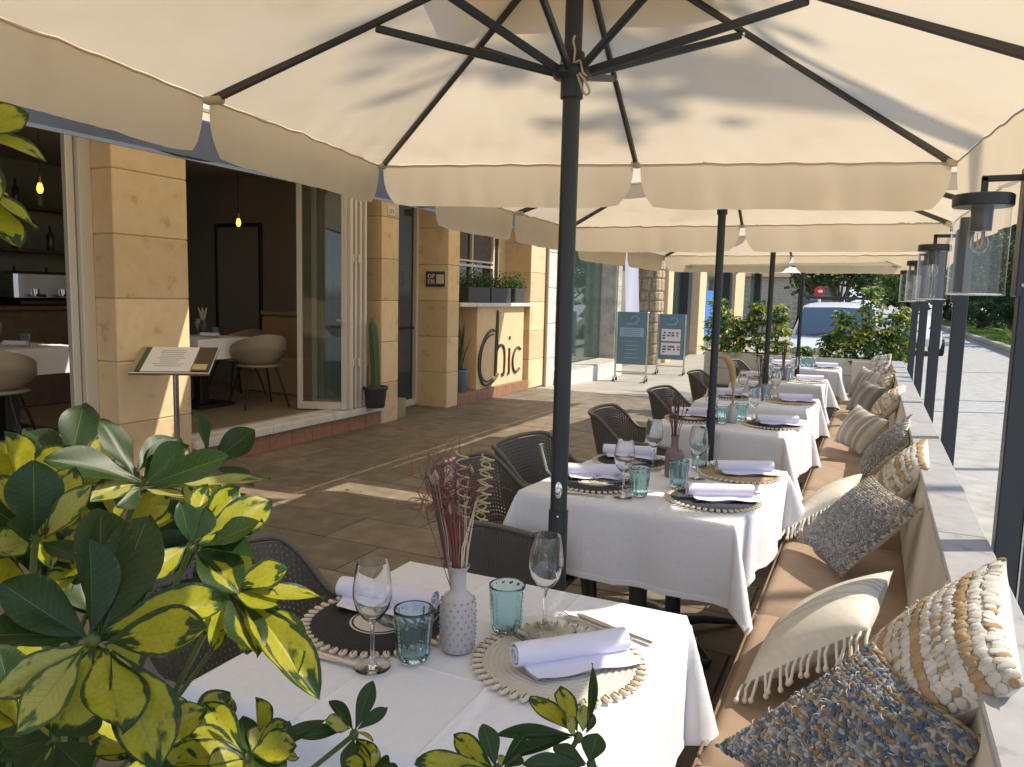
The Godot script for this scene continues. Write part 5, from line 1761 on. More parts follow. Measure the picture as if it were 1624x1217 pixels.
func place_setting(s: Array, tname: String) -> void:
	var at := Vector3(s[1], 0.757, s[2])
	var side := "bench side" if s[5] else "chair side"
	var kind: String = s[3]
	var word: String = {"black": "black", "navy": "navy", "white": "natural white", "tan": "natural tan"}[kind]
	var mt := thing("placemat", "%s shell rimmed placemat, %s of the %s" % [word, side, tname], "placemat", at, rn(0, 6), "shell rimmed placemats")
	part(mt, "coil", parts0["coil_" + kind], M["mat_" + kind])
	if kind != "white" and kind != "tan":
		part(mt, "centre", parts0["centre"], M.mat_white)
	part(mt, "shell_border", parts0["shells"], M.shell).set_meta("kind", "stuff")
	part(mt, "shell_slit", parts0["slits"], M.dry_brown).set_meta("kind", "stuff")
	var d := 1.0 if s[5] else -1.0
	var po := Vector3(-0.07, 0.0085, -0.085) if s[5] else Vector3(0.055, 0.0085, -0.02)
	var pl := thing("glass_plate", "small clear glass side plate, %s of the %s" % [side, tname], "plate", at + po, 0, "glass side plates")
	part(pl, "dish", parts0["plate"], M.plate_glass)
	part(pl, "foot_ring", parts0["plate_ring"], M.plate_glass)
	var no := Vector3(0.025, 0.009, 0.0) if s[5] else Vector3(-0.03, 0.009, -0.065)
	var np := thing("rolled_napkin", "rolled white napkin on the placemat, %s of the %s" % [side, tname], "napkin", at + no, s[4], "rolled napkins")
	part(np, "roll", parts0["napkin"], M.napkin, T(Vector3.ZERO, Basis.from_scale(Vector3(1.25, 1.12, 1.12))))
	part(np, "folded_tail", parts0["flap"], M.napkin, T(Vector3.ZERO, Basis.from_scale(Vector3(1.25, 1.0, 1.2))))
	for k in 2:
		var nm: String = ["fork", "knife"][k]
		var o := Vector3(-0.085 + k * 0.03, 0.0, -0.225 - k * 0.02) if s[5] else Vector3(-0.11, 0.0, 0.185 + k * 0.02)
		var c := thing(nm, "steel %s beside the placemat, %s of the %s" % [nm, side, tname], nm, at + o + Vector3(0, 0.0005, 0), -0.28 - k * 0.05 if s[5] else -0.05 + k * 0.12, "steel cutlery on the tables")
		part(c, "metal", parts0[nm], M.steel)


func vases() -> void:
	# front vase: studded frosted bottle
	var v := thing("studded_vase", "frosted grey studded bottle vase in the middle of the front table", "vase", Vector3(-0.75, 0.7565, -1.361))
	var prof := [Vector2(0.001, 0), Vector2(0.030, 0), Vector2(0.034, 0.004), Vector2(0.037, 0.03), Vector2(0.038, 0.07), Vector2(0.037, 0.1), Vector2(0.03, 0.117), Vector2(0.019, 0.126), Vector2(0.0165, 0.135), Vector2(0.0165, 0.165), Vector2(0.018, 0.172), Vector2(0.024, 0.182), Vector2(0.0235, 0.184), Vector2(0.016, 0.172), Vector2(0.014, 0.165), Vector2(0.014, 0.13), Vector2(0.001, 0.12)]
	part(v, "bottle", MB.new().lathe(prof, 40), M.vase)
	var dots := MB.new()
	for r in 9:
		for k in 15:
			var a := TAU * (k + 0.5 * (r % 2)) / 15.0
			var y := 0.01 + r * 0.0125
			var rad: float = [0.036, 0.0368, 0.0372, 0.0378, 0.038, 0.038, 0.0378, 0.0372, 0.035][r]
			dots.ball(Vector3(cos(a) * rad, y, sin(a) * rad), Vector3(0.0028, 0.0028, 0.0028), 7, 4)
	var st := part(v, "studs", dots, M.vase_dot)
	st.set_meta("kind", "stuff")
	# dried bunch: red reeds, tangled twigs and two curled spirals
	var f := thing("dried_bouquet", "dried red twigs and straw spirals standing in the studded vase", "dried flowers", Vector3(-0.75, 0.76, -1.361))
	for i in 12:
		var a := rn(0, TAU)
		var tx := -0.022 + rn(-0.022, 0.025)
		var tz := rn(-0.025, 0.025)
		part(f, "reed", MB.new().tube([Vector3(cos(a) * 0.008, 0.05, sin(a) * 0.008), Vector3(tx * 0.4, 0.22, tz * 0.4), Vector3(tx, 0.31 + rn(0, 0.03), tz)], 0.0016, 5), M.red_stem if i % 3 else M.red_twig)
	for i in 16:
		var a := rn(0, TAU)
		var tp := Vector3(-0.028 + rn(-0.045, 0.045), rn(0.29, 0.38), rn(-0.035, 0.035))
		var rd := part(f, "reed", MB.new().tube([Vector3(cos(a) * 0.008, 0.06, sin(a) * 0.008), tp * 0.6 + Vector3(0.004, 0.02, 0), tp], 0.0011, 4), M.dusty if i % 2 else M.red_stem)
		part(rd, "seed_head", MB.new().ball(tp, Vector3(0.004, 0.012, 0.004), 6, 5, Basis(Vector3.FORWARD, rn(-0.6, 0.6))), M.dusty)
	for i in 6:
		part(f, "straw_stem", MB.new().tube([Vector3(rn(-0.006, 0.008), 0.06, rn(-0.006, 0.006)), Vector3(0.014 + rn(-0.004, 0.008), 0.22, rn(-0.008, 0.008)), Vector3(0.028 + (0.012 if i % 2 else -0.02) + rn(-0.004, 0.004), 0.33, rn(-0.012, 0.012))], 0.0016, 5), M.straw_pale)
	for i in 70:
		var p := Vector3(-0.022 + rn(-0.028, 0.028), 0.30 + rn(-0.03, 0.05), rn(-0.025, 0.025))
		var d := Vector3(rn(-1, 0.7), rn(0.1, 1.0), rn(-1, 1)).normalized()
		var pts := [p]
		for k in 9:
			d = (d + Vector3(rn(-0.8, 0.8), rn(-0.6, 0.65), rn(-0.8, 0.8))).normalized()
			p += d * 0.014
			pts.append(p)
		part(f, "twig", MB.new().tube(Array(loop_curve(pts)), 0.0009, 4), M.red_twig if i % 3 else M.red_stem)
	for k in 2:
		var pts := []
		for i in 90:
			var t := i / 89.0
			var a := t * TAU * (6.5 + k)
			pts.append(Vector3((0.01 if k == 0 else 0.052) + t * (-0.006 if k == 0 else 0.012) + cos(a) * 0.0135, 0.285 + t * 0.135, sin(a) * 0.0105))
		part(f, "spiral", MB.new().tube(pts, 0.0018, 5), M.straw)
		if k == 1:
			var pts2 := []
			for i in 90:
				var t := i / 89.0
				var a := -t * TAU * 6.0 + 1.0
				pts2.append(Vector3(0.046 + t * 0.012 + cos(a) * 0.011, 0.285 + t * 0.13, sin(a) * 0.011))
			part(f, "spiral", MB.new().tube(pts2, 0.0017, 5), M.straw)
	# plain plum bottle on the second table
	plum_vase(Vector3(-0.729, 0.757, -3.195), "plum coloured bottle vase on the second table", 1.0, "brown dried seed heads in the plum vase of the second table")
	# glass bud vase with a pampas head on the third table
	var b := thing("bud_vase", "small clear studded bud vase on the third table", "vase", Vector3(-0.759, 0.757, -4.831))
	part(b, "bottle", MB.new().lathe([Vector2(0.001, 0), Vector2(0.03, 0), Vector2(0.034, 0.03), Vector2(0.03, 0.07), Vector2(0.015, 0.09), Vector2(0.014, 0.11), Vector2(0.018, 0.115)], 24), M.vase)
	var pm := thing("pampas_stem", "tan dried pampas head bending in the third table vase", "dried flowers", Vector3(-0.759, 0.76, -4.831))
	for i in 5:
		part(pm, "stalk", MB.new().tube([Vector3(rn(-0.005, 0.005), 0.05, rn(-0.005, 0.005)), Vector3(rn(-0.01, 0.01), 0.2, rn(-0.01, 0.01)), Vector3(rn(-0.015, 0.01), 0.31, rn(-0.01, 0.01))], 0.003, 5), M.pampas)
	part(pm, "plume", MB.new().tube([Vector3(0, 0.2, 0), Vector3(-0.005, 0.28, 0), Vector3(-0.02, 0.345, 0), Vector3(-0.05, 0.39, 0), Vector3(-0.085, 0.4, 0), Vector3(-0.1, 0.39, 0)], [0.008, 0.018, 0.024, 0.02, 0.012, 0.004], 9), M.pampas)
	plum_vase(Vector3(-0.76, 0.757, -6.09), "plum coloured bottle vase on the fourth table", 0.9, "brown dried seed heads in the plum vase of the fourth table")
	plum_vase(Vector3(-0.77, 0.757, -7.83), "plum coloured bottle vase on the fifth table", 0.9, "brown dried seed heads in the plum vase of the fifth table")


func plum_vase(at: Vector3, label: String, s: float, label2: String) -> void:
	var v := thing("plum_vase", label, "vase", at)
	part(v, "bottle", MB.new().lathe([Vector2(0.001, 0), Vector2(0.036 * s, 0), Vector2(0.038 * s, 0.005), Vector2(0.038 * s, 0.09), Vector2(0.034 * s, 0.108), Vector2(0.018 * s, 0.122), Vector2(0.0155 * s, 0.132), Vector2(0.0155 * s, 0.165), Vector2(0.019 * s, 0.17), Vector2(0.019 * s, 0.174), Vector2(0.013 * s, 0.172), Vector2(0.001, 0.16)], 32), M.vase_plum)
	var f := thing("dried_bouquet", label2, "dried flowers", at + Vector3(0, 0.003, 0))
	for i in 22:
		var a := rn(0, TAU)
		var r := rn(0.004, 0.045)
		var top := Vector3(cos(a) * r, rn(0.27, 0.36), sin(a) * r)
		var stem := part(f, "stalk", MB.new().tube([Vector3(cos(a) * 0.006, 0.08, sin(a) * 0.006), Vector3(cos(a) * r * 0.4, 0.2, sin(a) * r * 0.4), top], 0.0014, 4), M.dry_brown if i % 3 else M.red_stem)
		part(stem, "seed_head", MB.new().ball(top, Vector3(0.006, 0.006, 0.006), 7, 5), M.dry_brown)


# ------------------------------------------------------------------ woven armchairs
func lattice(m: MB, P: Callable, nu: int, nv: int, hole: float, thick: float) -> void:
	# a woven sheet: every cell is a frame round an open hole, with real thickness
	var pt := []
	var nr := []
	for i in nu + 1:
		var a := []
		var b := []
		for j in nv + 1:
			var u := i / float(nu)
			var w := j / float(nv)
			var p: Vector3 = P.call(u, w)
			var du: Vector3 = P.call(minf(u + 0.01, 1.0), w) - P.call(maxf(u - 0.01, 0.0), w)
			var dw: Vector3 = P.call(u, minf(w + 0.02, 1.0)) - P.call(u, maxf(w - 0.02, 0.0))
			a.append(p)
			b.append(du.cross(dw).normalized() * thick)
		pt.append(a)
		nr.append(b)
	for i in nu:
		for j in nv:
			var q := [pt[i][j], pt[i + 1][j], pt[i + 1][j + 1], pt[i][j + 1]]
			var n4 := [nr[i][j], nr[i + 1][j], nr[i + 1][j + 1], nr[i][j + 1]]
			var ctr: Vector3 = (q[0] + q[1] + q[2] + q[3]) / 4
			var nc: Vector3 = (n4[0] + n4[1] + n4[2] + n4[3]) / 4
			for k in 4:
				var a: Vector3 = q[k]
				var b: Vector3 = q[(k + 1) % 4]
				var ai := ctr.lerp(a, hole)
				var bi := ctr.lerp(b, hole)
				m.poly([a, b, bi, ai])
				m.poly([a + n4[k], ai + nc, bi + nc, b + n4[(k + 1) % 4]])
				m.poly([ai, bi, bi + nc, ai + nc])


func chair_plan(s: float) -> Vector2:
	if s < 0.27:
		return Vector2(lerpf(0.25, -0.1, s / 0.27), 0.28)
	if s > 0.73:
		return Vector2(lerpf(-0.1, 0.25, (s - 0.73) / 0.27), -0.28)
	var a := PI * (s - 0.27) / 0.46
	var e := Vector2(-sin(a), cos(a))
	var k := pow(pow(absf(e.x), 2.6) + pow(absf(e.y), 2.6), -1.0 / 2.6)
	return Vector2(-0.1 + e.x * k * 0.17, e.y * k * 0.28)


func chair_top(s: float) -> float:
	var d := absf(s - 0.5)
	return lerpf(0.785, 0.64, smoothstep(0.14, 0.24, d)) - 0.02 * smoothstep(0.3, 0.5, d)


func chair_shell(s: float, w: float) -> Vector3:
	var p := chair_plan(s)
	var y := lerpf(0.415, chair_top(s), w)
	var back := 1.0 - smoothstep(0.12, 0.26, absf(s - 0.5))
	return Vector3(p.x - back * (y - 0.415) * 0.22, y, p.y * (1.0 + 0.06 * w))


func build_chairs() -> void:
	var c := Node3D.new()
	c.name = "woven_armchair"
	tag(c, "x", "armchair", "woven armchairs along the tables")
	var sh := MB.new()
	lattice(sh, func(u, w): return chair_shell(u, w * 0.96), 124, 20, 0.36, 0.005)
	part(c, "back_and_arms", sh, M.wicker)
	var st := MB.new()
	lattice(st, func(u, w): return Vector3(lerpf(-0.23, 0.26, u), 0.425 - 0.012 * sin(PI * u) * sin(PI * w), lerpf(-0.265, 0.265, w)), 36, 38, 0.36, 0.006)
	part(c, "seat", st, M.wicker)
	var top := []
	var low := []
	for i in 81:
		top.append(chair_shell(i / 80.0, 1.0))
		low.append(chair_shell(i / 80.0, 0.0))
	top.push_front(chair_shell(0, 0.0) + Vector3(0.012, 0, 0))
	top.push_back(chair_shell(1, 0.0) + Vector3(0.012, 0, 0))
	part(c, "rim", MB.new().tube(top, 0.0115, 8), M.wicker_rim)
	part(c, "lower_rim", MB.new().tube(low, 0.012, 8), M.wicker_rim)
	part(c, "seat_front", MB.new().tube([Vector3(0.262, 0.42, -0.275), Vector3(0.275, 0.415, 0), Vector3(0.262, 0.42, 0.275)], 0.015, 8), M.wicker_rim)
	for x in [-1.0, 1.0]:
		for z in [-1.0, 1.0]:
			part(c, "leg", MB.new().tube([Vector3(x * 0.2, 0.42, z * 0.235), Vector3(x * 0.225, 0.2, z * 0.25), Vector3(x * 0.245, 0.0, z * 0.265)], [0.024, 0.02, 0.015], 8), M.wicker_rim)
	for z in [-0.235, 0.235]:
		part(c, "under_rail", bx(Vector3(0, 0.395, z), Vector3(0.44, 0.035, 0.025), 0.004), M.wicker)
	var spots := [
		[-1.46, -1.42, 0.0, "dark woven armchair at the front table, half hidden by the leaves"],
		[-1.47, -2.82, 0.05, "dark woven armchair at the camera end of the second table"],
		[-1.48, -3.44, -0.04, "dark woven armchair at the far end of the second table"],
		[-1.46, -4.72, 0.1, "dark woven armchair at the third table"],
		[-1.44, -6.05, 0.0, "dark woven armchair at the fourth table"],
		[-1.5, -7.72, 0.06, "dark woven armchair at the fifth table"],
		[-1.42, -9.5, 0.0, "dark woven armchair at the far end table"],
	]
	for s in spots:
		copy(c, s[3], Vector3(s[0] + 0.2, 0.0, s[1]), s[2])
	c.free()


# ------------------------------------------------------------------ pillows
class Pil:
	var A: Vector3
	var B: Vector3
	var C: Vector3
	var D: Vector3
	var th: float
	var nrm: Vector3

	func _init(a, b, c, d, t):
		A = a
		B = b
		C = c
		D = d
		th = t
		nrm = (B - A).cross(D - A).normalized()

	func at(u: float, v: float, side: float) -> Vector3:
		# edges drawn inward between the corners, plump in the middle
		var pu := 0.045 * sin(PI * v) * (1.0 - 2.0 * u) * pow(absf(1.0 - 2.0 * u), 2.0)
		var pv := 0.045 * sin(PI * u) * (1.0 - 2.0 * v) * pow(absf(1.0 - 2.0 * v), 2.0)
		var p := A.lerp(B, u + pu).lerp(D.lerp(C, u + pu), v + pv)
		var s := pow(maxf(4.0 * u * (1.0 - u), 0.0), 0.52) * pow(maxf(4.0 * v * (1.0 - v), 0.0), 0.52)
		return p + nrm * side * th * 0.5 * s

	func frame(u: float, v: float) -> Basis:
		var e := 0.02
		var a := (at(minf(u + e, 1), v, 1) - at(maxf(u - e, 0), v, 1)).normalized()
		var b := (at(u, minf(v + e, 1), 1) - at(u, maxf(v - e, 0), 1)).normalized()
		var n := a.cross(b).normalized()
		return Basis(a, n.cross(a), n)


func pick(a: Array) -> Color:
	return a[R.randi() % a.size()]


func pillow(called: String, label: String, a, b, c, d, kind: String, nu: int, nv: int, th := 0.15) -> void:
	var q := Pil.new(a, b, c, d, th)
	var o: Vector3 = (a + b + c + d) / 4
	var t := thing(called, label, "pillow", o, 0, "throw pillows on the bench")
	var m := MB.new()
	m.xf = Transform3D(Basis.IDENTITY, -o)
	var bm := MB.new()
	bm.xf = m.xf
	var fr := []
	var ba := []
	var cl := []
	for i in 33:
		var r := PackedVector3Array()
		var r2 := PackedVector3Array()
		var cc := []
		for j in 33:
			var u := j / 32.0
			var v := i / 32.0
			r.append(q.at(u, v, 1.0))
			r2.append(q.at(u, v, -1.0))
			var col := Color(0.62, 0.59, 0.52)
			if kind == "stripe":
				var s := fmod(u * 1.0, 1.0)
				col = Color(0.3, 0.285, 0.26)
				if s < 0.16 or s > 0.88:
					col = Color(0.55, 0.52, 0.46)
				elif s > 0.55 and s < 0.64:
					col = Color(0.46, 0.42, 0.32)
				elif absf(s - 0.34) < 0.02 or absf(s - 0.78) < 0.02:
					col = Color(0.6, 0.58, 0.53)
			elif kind == "darkstripe":
				col = Color(0.17, 0.165, 0.16)
				if int(u * 9.0) % 3 == 1:
					col = Color(0.26, 0.25, 0.235)
				elif int(u * 32) % 9 == 0:
					col = Color(0.34, 0.33, 0.31)
			elif kind == "ivory":
				col = Color(0.66, 0.63, 0.55)
				if (i > 19 and i < 28 and i % 2 == 0):
					col = Color(0.42, 0.4, 0.36)
				elif i > 9 and i < 16 and i % 3 == 0:
					col = Color(0.5, 0.48, 0.43)
				elif i > 28 and (i + j) % 3 == 0:
					col = Color(0.38, 0.38, 0.38)
			cc.append(col * (0.94 + 0.12 * R.randf()))
		fr.append(r)
		ba.append(r2)
		cl.append(cc)
	m.grid(fr, false, true, false, cl)
	part(t, "front_cover", m, M.vc)
	bm.grid(ba, false, false)
	part(t, "back_cover", bm, M.linen)
	var k := MB.new()
	k.xf = m.xf
	if kind in ["blue", "grey", "loops", "grid"]:
		for i in nv:
			var rowcol := R.randf()
			for j in nu:
				var u := (j + 0.5 + (0.25 if i % 2 else -0.25) * (1.0 if kind != "loops" else 0.0)) / nu
				var v := (i + 0.5) / nv
				if kind == "loops" or kind == "grid":
					var stripe := j % 4
					if kind == "grid" and (i % 3 == 2):
						continue
					k.col = pick([Color(0.56, 0.53, 0.47), Color(0.5, 0.47, 0.41), Color(0.6, 0.58, 0.53)])
					if stripe == 2 or (stripe == 0 and R.randf() < 0.22):
						k.col = pick([Color(0.36, 0.25, 0.12), Color(0.43, 0.32, 0.17), Color(0.38, 0.26, 0.15)])
				elif kind == "blue":
					k.col = pick([Color(0.06, 0.085, 0.12), Color(0.09, 0.115, 0.15), Color(0.15, 0.168, 0.185), Color(0.22, 0.228, 0.23), Color(0.31, 0.305, 0.295), Color(0.12, 0.1, 0.085), Color(0.19, 0.18, 0.16)])
					if i % 4 == 1 and R.randf() < 0.7 * smoothstep(0.15, 0.4, v):
						k.col = pick([Color(0.26, 0.17, 0.08), Color(0.2, 0.135, 0.07), Color(0.32, 0.235, 0.13)])
					elif R.randf() < 0.03:
						k.col = Color(0.05, 0.095, 0.17)
				else:
					k.col = pick([Color(0.19, 0.2, 0.21), Color(0.24, 0.247, 0.25), Color(0.3, 0.3, 0.29), Color(0.15, 0.162, 0.178), Color(0.26, 0.245, 0.22)])
					if R.randf() < 0.007:
						k.col = Color(0.5, 0.2, 0.08) if R.randf() < 0.4 else Color(0.05, 0.1, 0.35)
					elif v > 0.72 and R.randf() < 0.35:
						k.col = pick([Color(0.45, 0.34, 0.2), Color(0.5, 0.44, 0.34)])
				var f := q.frame(u, v)
				var w: float = (b - a).length() / nu
				var h: float = (d - a).length() / nv
				var fat := rn(0.72, 1.25)
				var pos := q.at(u + rn(-0.15, 0.15) / nu, v + rn(-0.15, 0.15) / nv, 1.0) + f.z * minf(w, h) * 0.12
				var tw := rn(-0.75, 0.75) + (0.5 if i % 2 else -0.5) * (1.0 if kind in ["blue", "grey"] else 0.2)
				var knit := kind in ["blue", "grey"]
				var hi := 0.82 if knit else 0.5
				(k.ball if knit else k.puff).call(pos, Vector3(w * hi * fat, h * (0.40 if knit else 0.8) * fat, minf(w, h) * (rn(0.3, 0.46) if knit else rn(0.24, 0.36))), 7, 5, Basis(f.z, tw) * f)
		part(t, "knitted_stitches", k, M.vc).set_meta("kind", "stuff")
		# stray yarn ends
		var y := MB.new()
		y.xf = m.xf
		for i in (260 if nu >= 24 else 40):
			var u := rn(0.04, 0.96)
			var v := rn(0.04, 0.96)
			var p := q.at(u, v, 1.0)
			var f := q.frame(u, v)
			var e := p + f.z * rn(0.003, 0.012) + f.x * rn(-0.016, 0.016) + f.y * rn(-0.016, 0.016)
			y.col = pick([Color(0.6, 0.58, 0.53), Color(0.12, 0.2, 0.34), Color(0.3, 0.3, 0.3)]) if kind in ["blue", "grey"] else pick([Color(0.7, 0.67, 0.6), Color(0.55, 0.42, 0.24)])
			y.tube([p, p.lerp(e, 0.5) + f.z * 0.006, e], [0.0012, 0.0009, 0.0004], 4)
		part(t, "yarn_ends", y, M.vc).set_meta("kind", "stuff")
	if kind == "ivory" or kind == "tassel":
		var n := 17
		for i in n:
			var s := i / float(n - 1)
			var p := q.at(0.0 if false else s, 0.0, 0.0)
			var out := (A_minus(a, d)).normalized()
			var w := rn(-0.3, 0.3)
			var mid := p + out * 0.025 + Vector3(rn(-0.006, 0.006), -0.012, rn(-0.006, 0.006))
			var end := mid + Vector3(out.x * 0.012 + rn(-0.008, 0.008), -0.03, out.z * 0.012 + rn(-0.008, 0.008))
			end.y = maxf(end.y, 0.466)
			var fm := MB.new()
			fm.xf = m.xf
			fm.tube([p, mid, end], [0.0042, 0.0042, 0.004], 6)
			fm.ball(end, Vector3(0.0075, 0.009, 0.0075), 7, 5)
			part(t, "tassel", fm, M.fringe)


func A_minus(a: Vector3, d: Vector3) -> Vector3:
	return a - d


func build_pillows() -> void:
	var V := func(x, y, z) -> Vector3: return Vector3(x, y, z)
	pillow("knit_pillow", "chunky blue and brown knitted pillow closest to the camera", V.call(-0.26, 0.49, -1.70), V.call(0.09, 0.48, -1.44), V.call(0.215, 0.79, -1.42), V.call(0.045, 0.79, -1.74), "blue", 34, 38, 0.14)
	pillow("loop_pillow", "cream and tan looped pillow behind the blue knitted one", V.call(0.02, 0.55, -1.60), V.call(0.262, 0.893, -1.43), V.call(0.285, 0.98, -1.86), V.call(0.03, 0.635, -2.02), "loops", 17, 32, 0.15)
	pillow("fringed_pillow", "ivory pillow with knotted tassels beside the blue knitted one", V.call(-0.25, 0.49, -2.02), V.call(0.04, 0.72, -1.99), V.call(0.1, 0.74, -2.42), V.call(-0.2, 0.5, -2.46), "ivory", 0, 0, 0.14)
	pillow("grey_knit_pillow", "grey knitted pillow leaning beside the second table", V.call(-0.241, 0.49, -3.44), V.call(-0.047, 0.48, -3.06), V.call(0.2, 0.785, -3.03), V.call(0.033, 0.80, -3.45), "grey", 36, 40, 0.13)
	pillow("loop_pillow", "cream and tan looped pillow behind the nearer grey knitted one", V.call(0.03, 0.56, -3.56), V.call(0.237, 0.86, -3.42), V.call(0.25, 0.915, -3.86), V.call(0.04, 0.62, -3.97), "loops", 15, 26, 0.13)
	pillow("fringed_pillow", "ivory tasselled pillow half hidden behind the nearer grey knitted one", V.call(-0.30, 0.49, -3.55), V.call(-0.05, 0.66, -3.62), V.call(0.0, 0.7, -3.98), V.call(-0.24, 0.5, -3.95), "ivory", 0, 0, 0.12)
	pillow("grey_knit_pillow", "grey knitted pillow leaning on the striped one by the third table", V.call(0.0, 0.52, -4.72), V.call(0.2, 0.80, -4.36), V.call(0.215, 0.9, -4.73), V.call(-0.02, 0.53, -5.02), "grey", 24, 24, 0.12)
	pillow("striped_pillow", "large grey pillow with ochre and white stripes by the fourth table", V.call(-0.22, 0.49, -6.08), V.call(-0.03, 0.48, -5.72), V.call(0.13, 0.74, -5.62), V.call(-0.07, 0.79, -6.02), "stripe", 0, 0, 0.16)
	pillow("loop_pillow", "cream and tan looped pillow above the large striped one", V.call(0.02, 0.58, -6.4), V.call(0.22, 0.84, -6.25), V.call(0.25, 0.89, -6.66), V.call(0.05, 0.64, -6.82), "loops", 13, 16, 0.13)
	pillow("striped_pillow", "dark grey striped pillow between the fourth and fifth tables", V.call(-0.2, 0.49, -8.0), V.call(-0.0, 0.48, -7.6), V.call(0.14, 0.76, -7.6), V.call(-0.05, 0.80, -7.98), "darkstripe", 0, 0, 0.15)
	pillow("grid_pillow", "cream pillow with a brown woven grid by the fifth table", V.call(0.02, 0.54, -8.1), V.call(0.2, 0.8, -7.95), V.call(0.22, 0.88, -8.4), V.call(0.03, 0.6, -8.5), "grid", 11, 12, 0.12)
	pillow("striped_pillow", "pale ivory striped pillow near the far end of the bench", V.call(-0.22, 0.49, -9.1), V.call(-0.04, 0.48, -8.8), V.call(0.08, 0.8, -8.85), V.call(-0.08, 0.84, -9.15), "stripe", 0, 0, 0.14)
	pillow("grid_pillow", "cream pillow with a brown woven grid at the far bench end", V.call(-0.06, 0.56, -9.75), V.call(0.16, 0.66, -9.5), V.call(0.2, 0.96, -9.7), V.call(0.02, 0.9, -9.9), "grid", 11, 12, 0.13)


# ------------------------------------------------------------------ inside the restaurant
func shell_chair() -> Node3D:
	var c := Node3D.new()
	c.name = "shell_chair"
	tag(c, "x", "chair", "beige shell chairs indoors")
	var rows := []
	for i in 15:
		var w := i / 14.0
		var r := PackedVector3Array()
		for j in 29:
			var s := j / 28.0
			var a := lerpf(-1.9, 1.9, s)
			var top := 0.8 - 0.16 * pow(absf(a) / 1.9, 1.6)
			var y := 0.44 + (top - 0.44) * pow(w, 1.2)
			var rr := 0.06 + 0.2 * minf(1.0, pow(w * 1.5, 0.6))
			r.append(Vector3(-cos(a) * rr * 1.05 - w * 0.03, y, sin(a) * rr * 1.15))
		rows.append(r)
	part(c, "shell", MB.new().grid(rows), M.beige_shell)
	part(c, "seat", MB.new().lathe([Vector2(0.001, 0.43), Vector2(0.2, 0.435), Vector2(0.25, 0.452), Vector2(0.2, 0.465), Vector2(0.001, 0.455)], 24), M.beige_shell)
	for x in [-1.0, 1.0]:
		for z in [-1.0, 1.0]:
			part(c, "leg", MB.new().tube([Vector3(x * 0.13, 0.43, z * 0.14), Vector3(x * 0.2, 0.2, z * 0.2), Vector3(x * 0.25, 0.0, z * 0.24)], 0.011, 7), M.black)
	return c


func bulb(at: Vector3, label: String) -> void:
	var b := thing("hanging_bulb", label, "bulb lamp", at, 0, "bare bulbs on cords")
	part(b, "cord", MB.new().tube([Vector3(0, 0.09, 0), Vector3(0, 2.95 - at.y, 0)], 0.004, 6), M.black)
	part(b, "socket", MB.new().lathe([Vector2(0.001, 0.035), Vector2(0.016, 0.035), Vector2(0.016, 0.095), Vector2(0.001, 0.1)], 14), M.brass)
	part(b, "bulb", MB.new().lathe([Vector2(0.001, -0.055), Vector2(0.014, -0.05), Vector2(0.024, -0.03), Vector2(0.026, -0.01), Vector2(0.02, 0.015), Vector2(0.013, 0.035)], 16), M.bulb)
	var l := OmniLight3D.new()
	l.name = "bulb_light"
	l.light_color = Color(1.0, 0.66, 0.32)
	l.light_energy = 0.02
	l.omni_range = 8.0
	l.light_size = 0.02
	l.shadow_enabled = true
	l.position = Vector3(0, -0.01, 0)
	b.add_child(l)


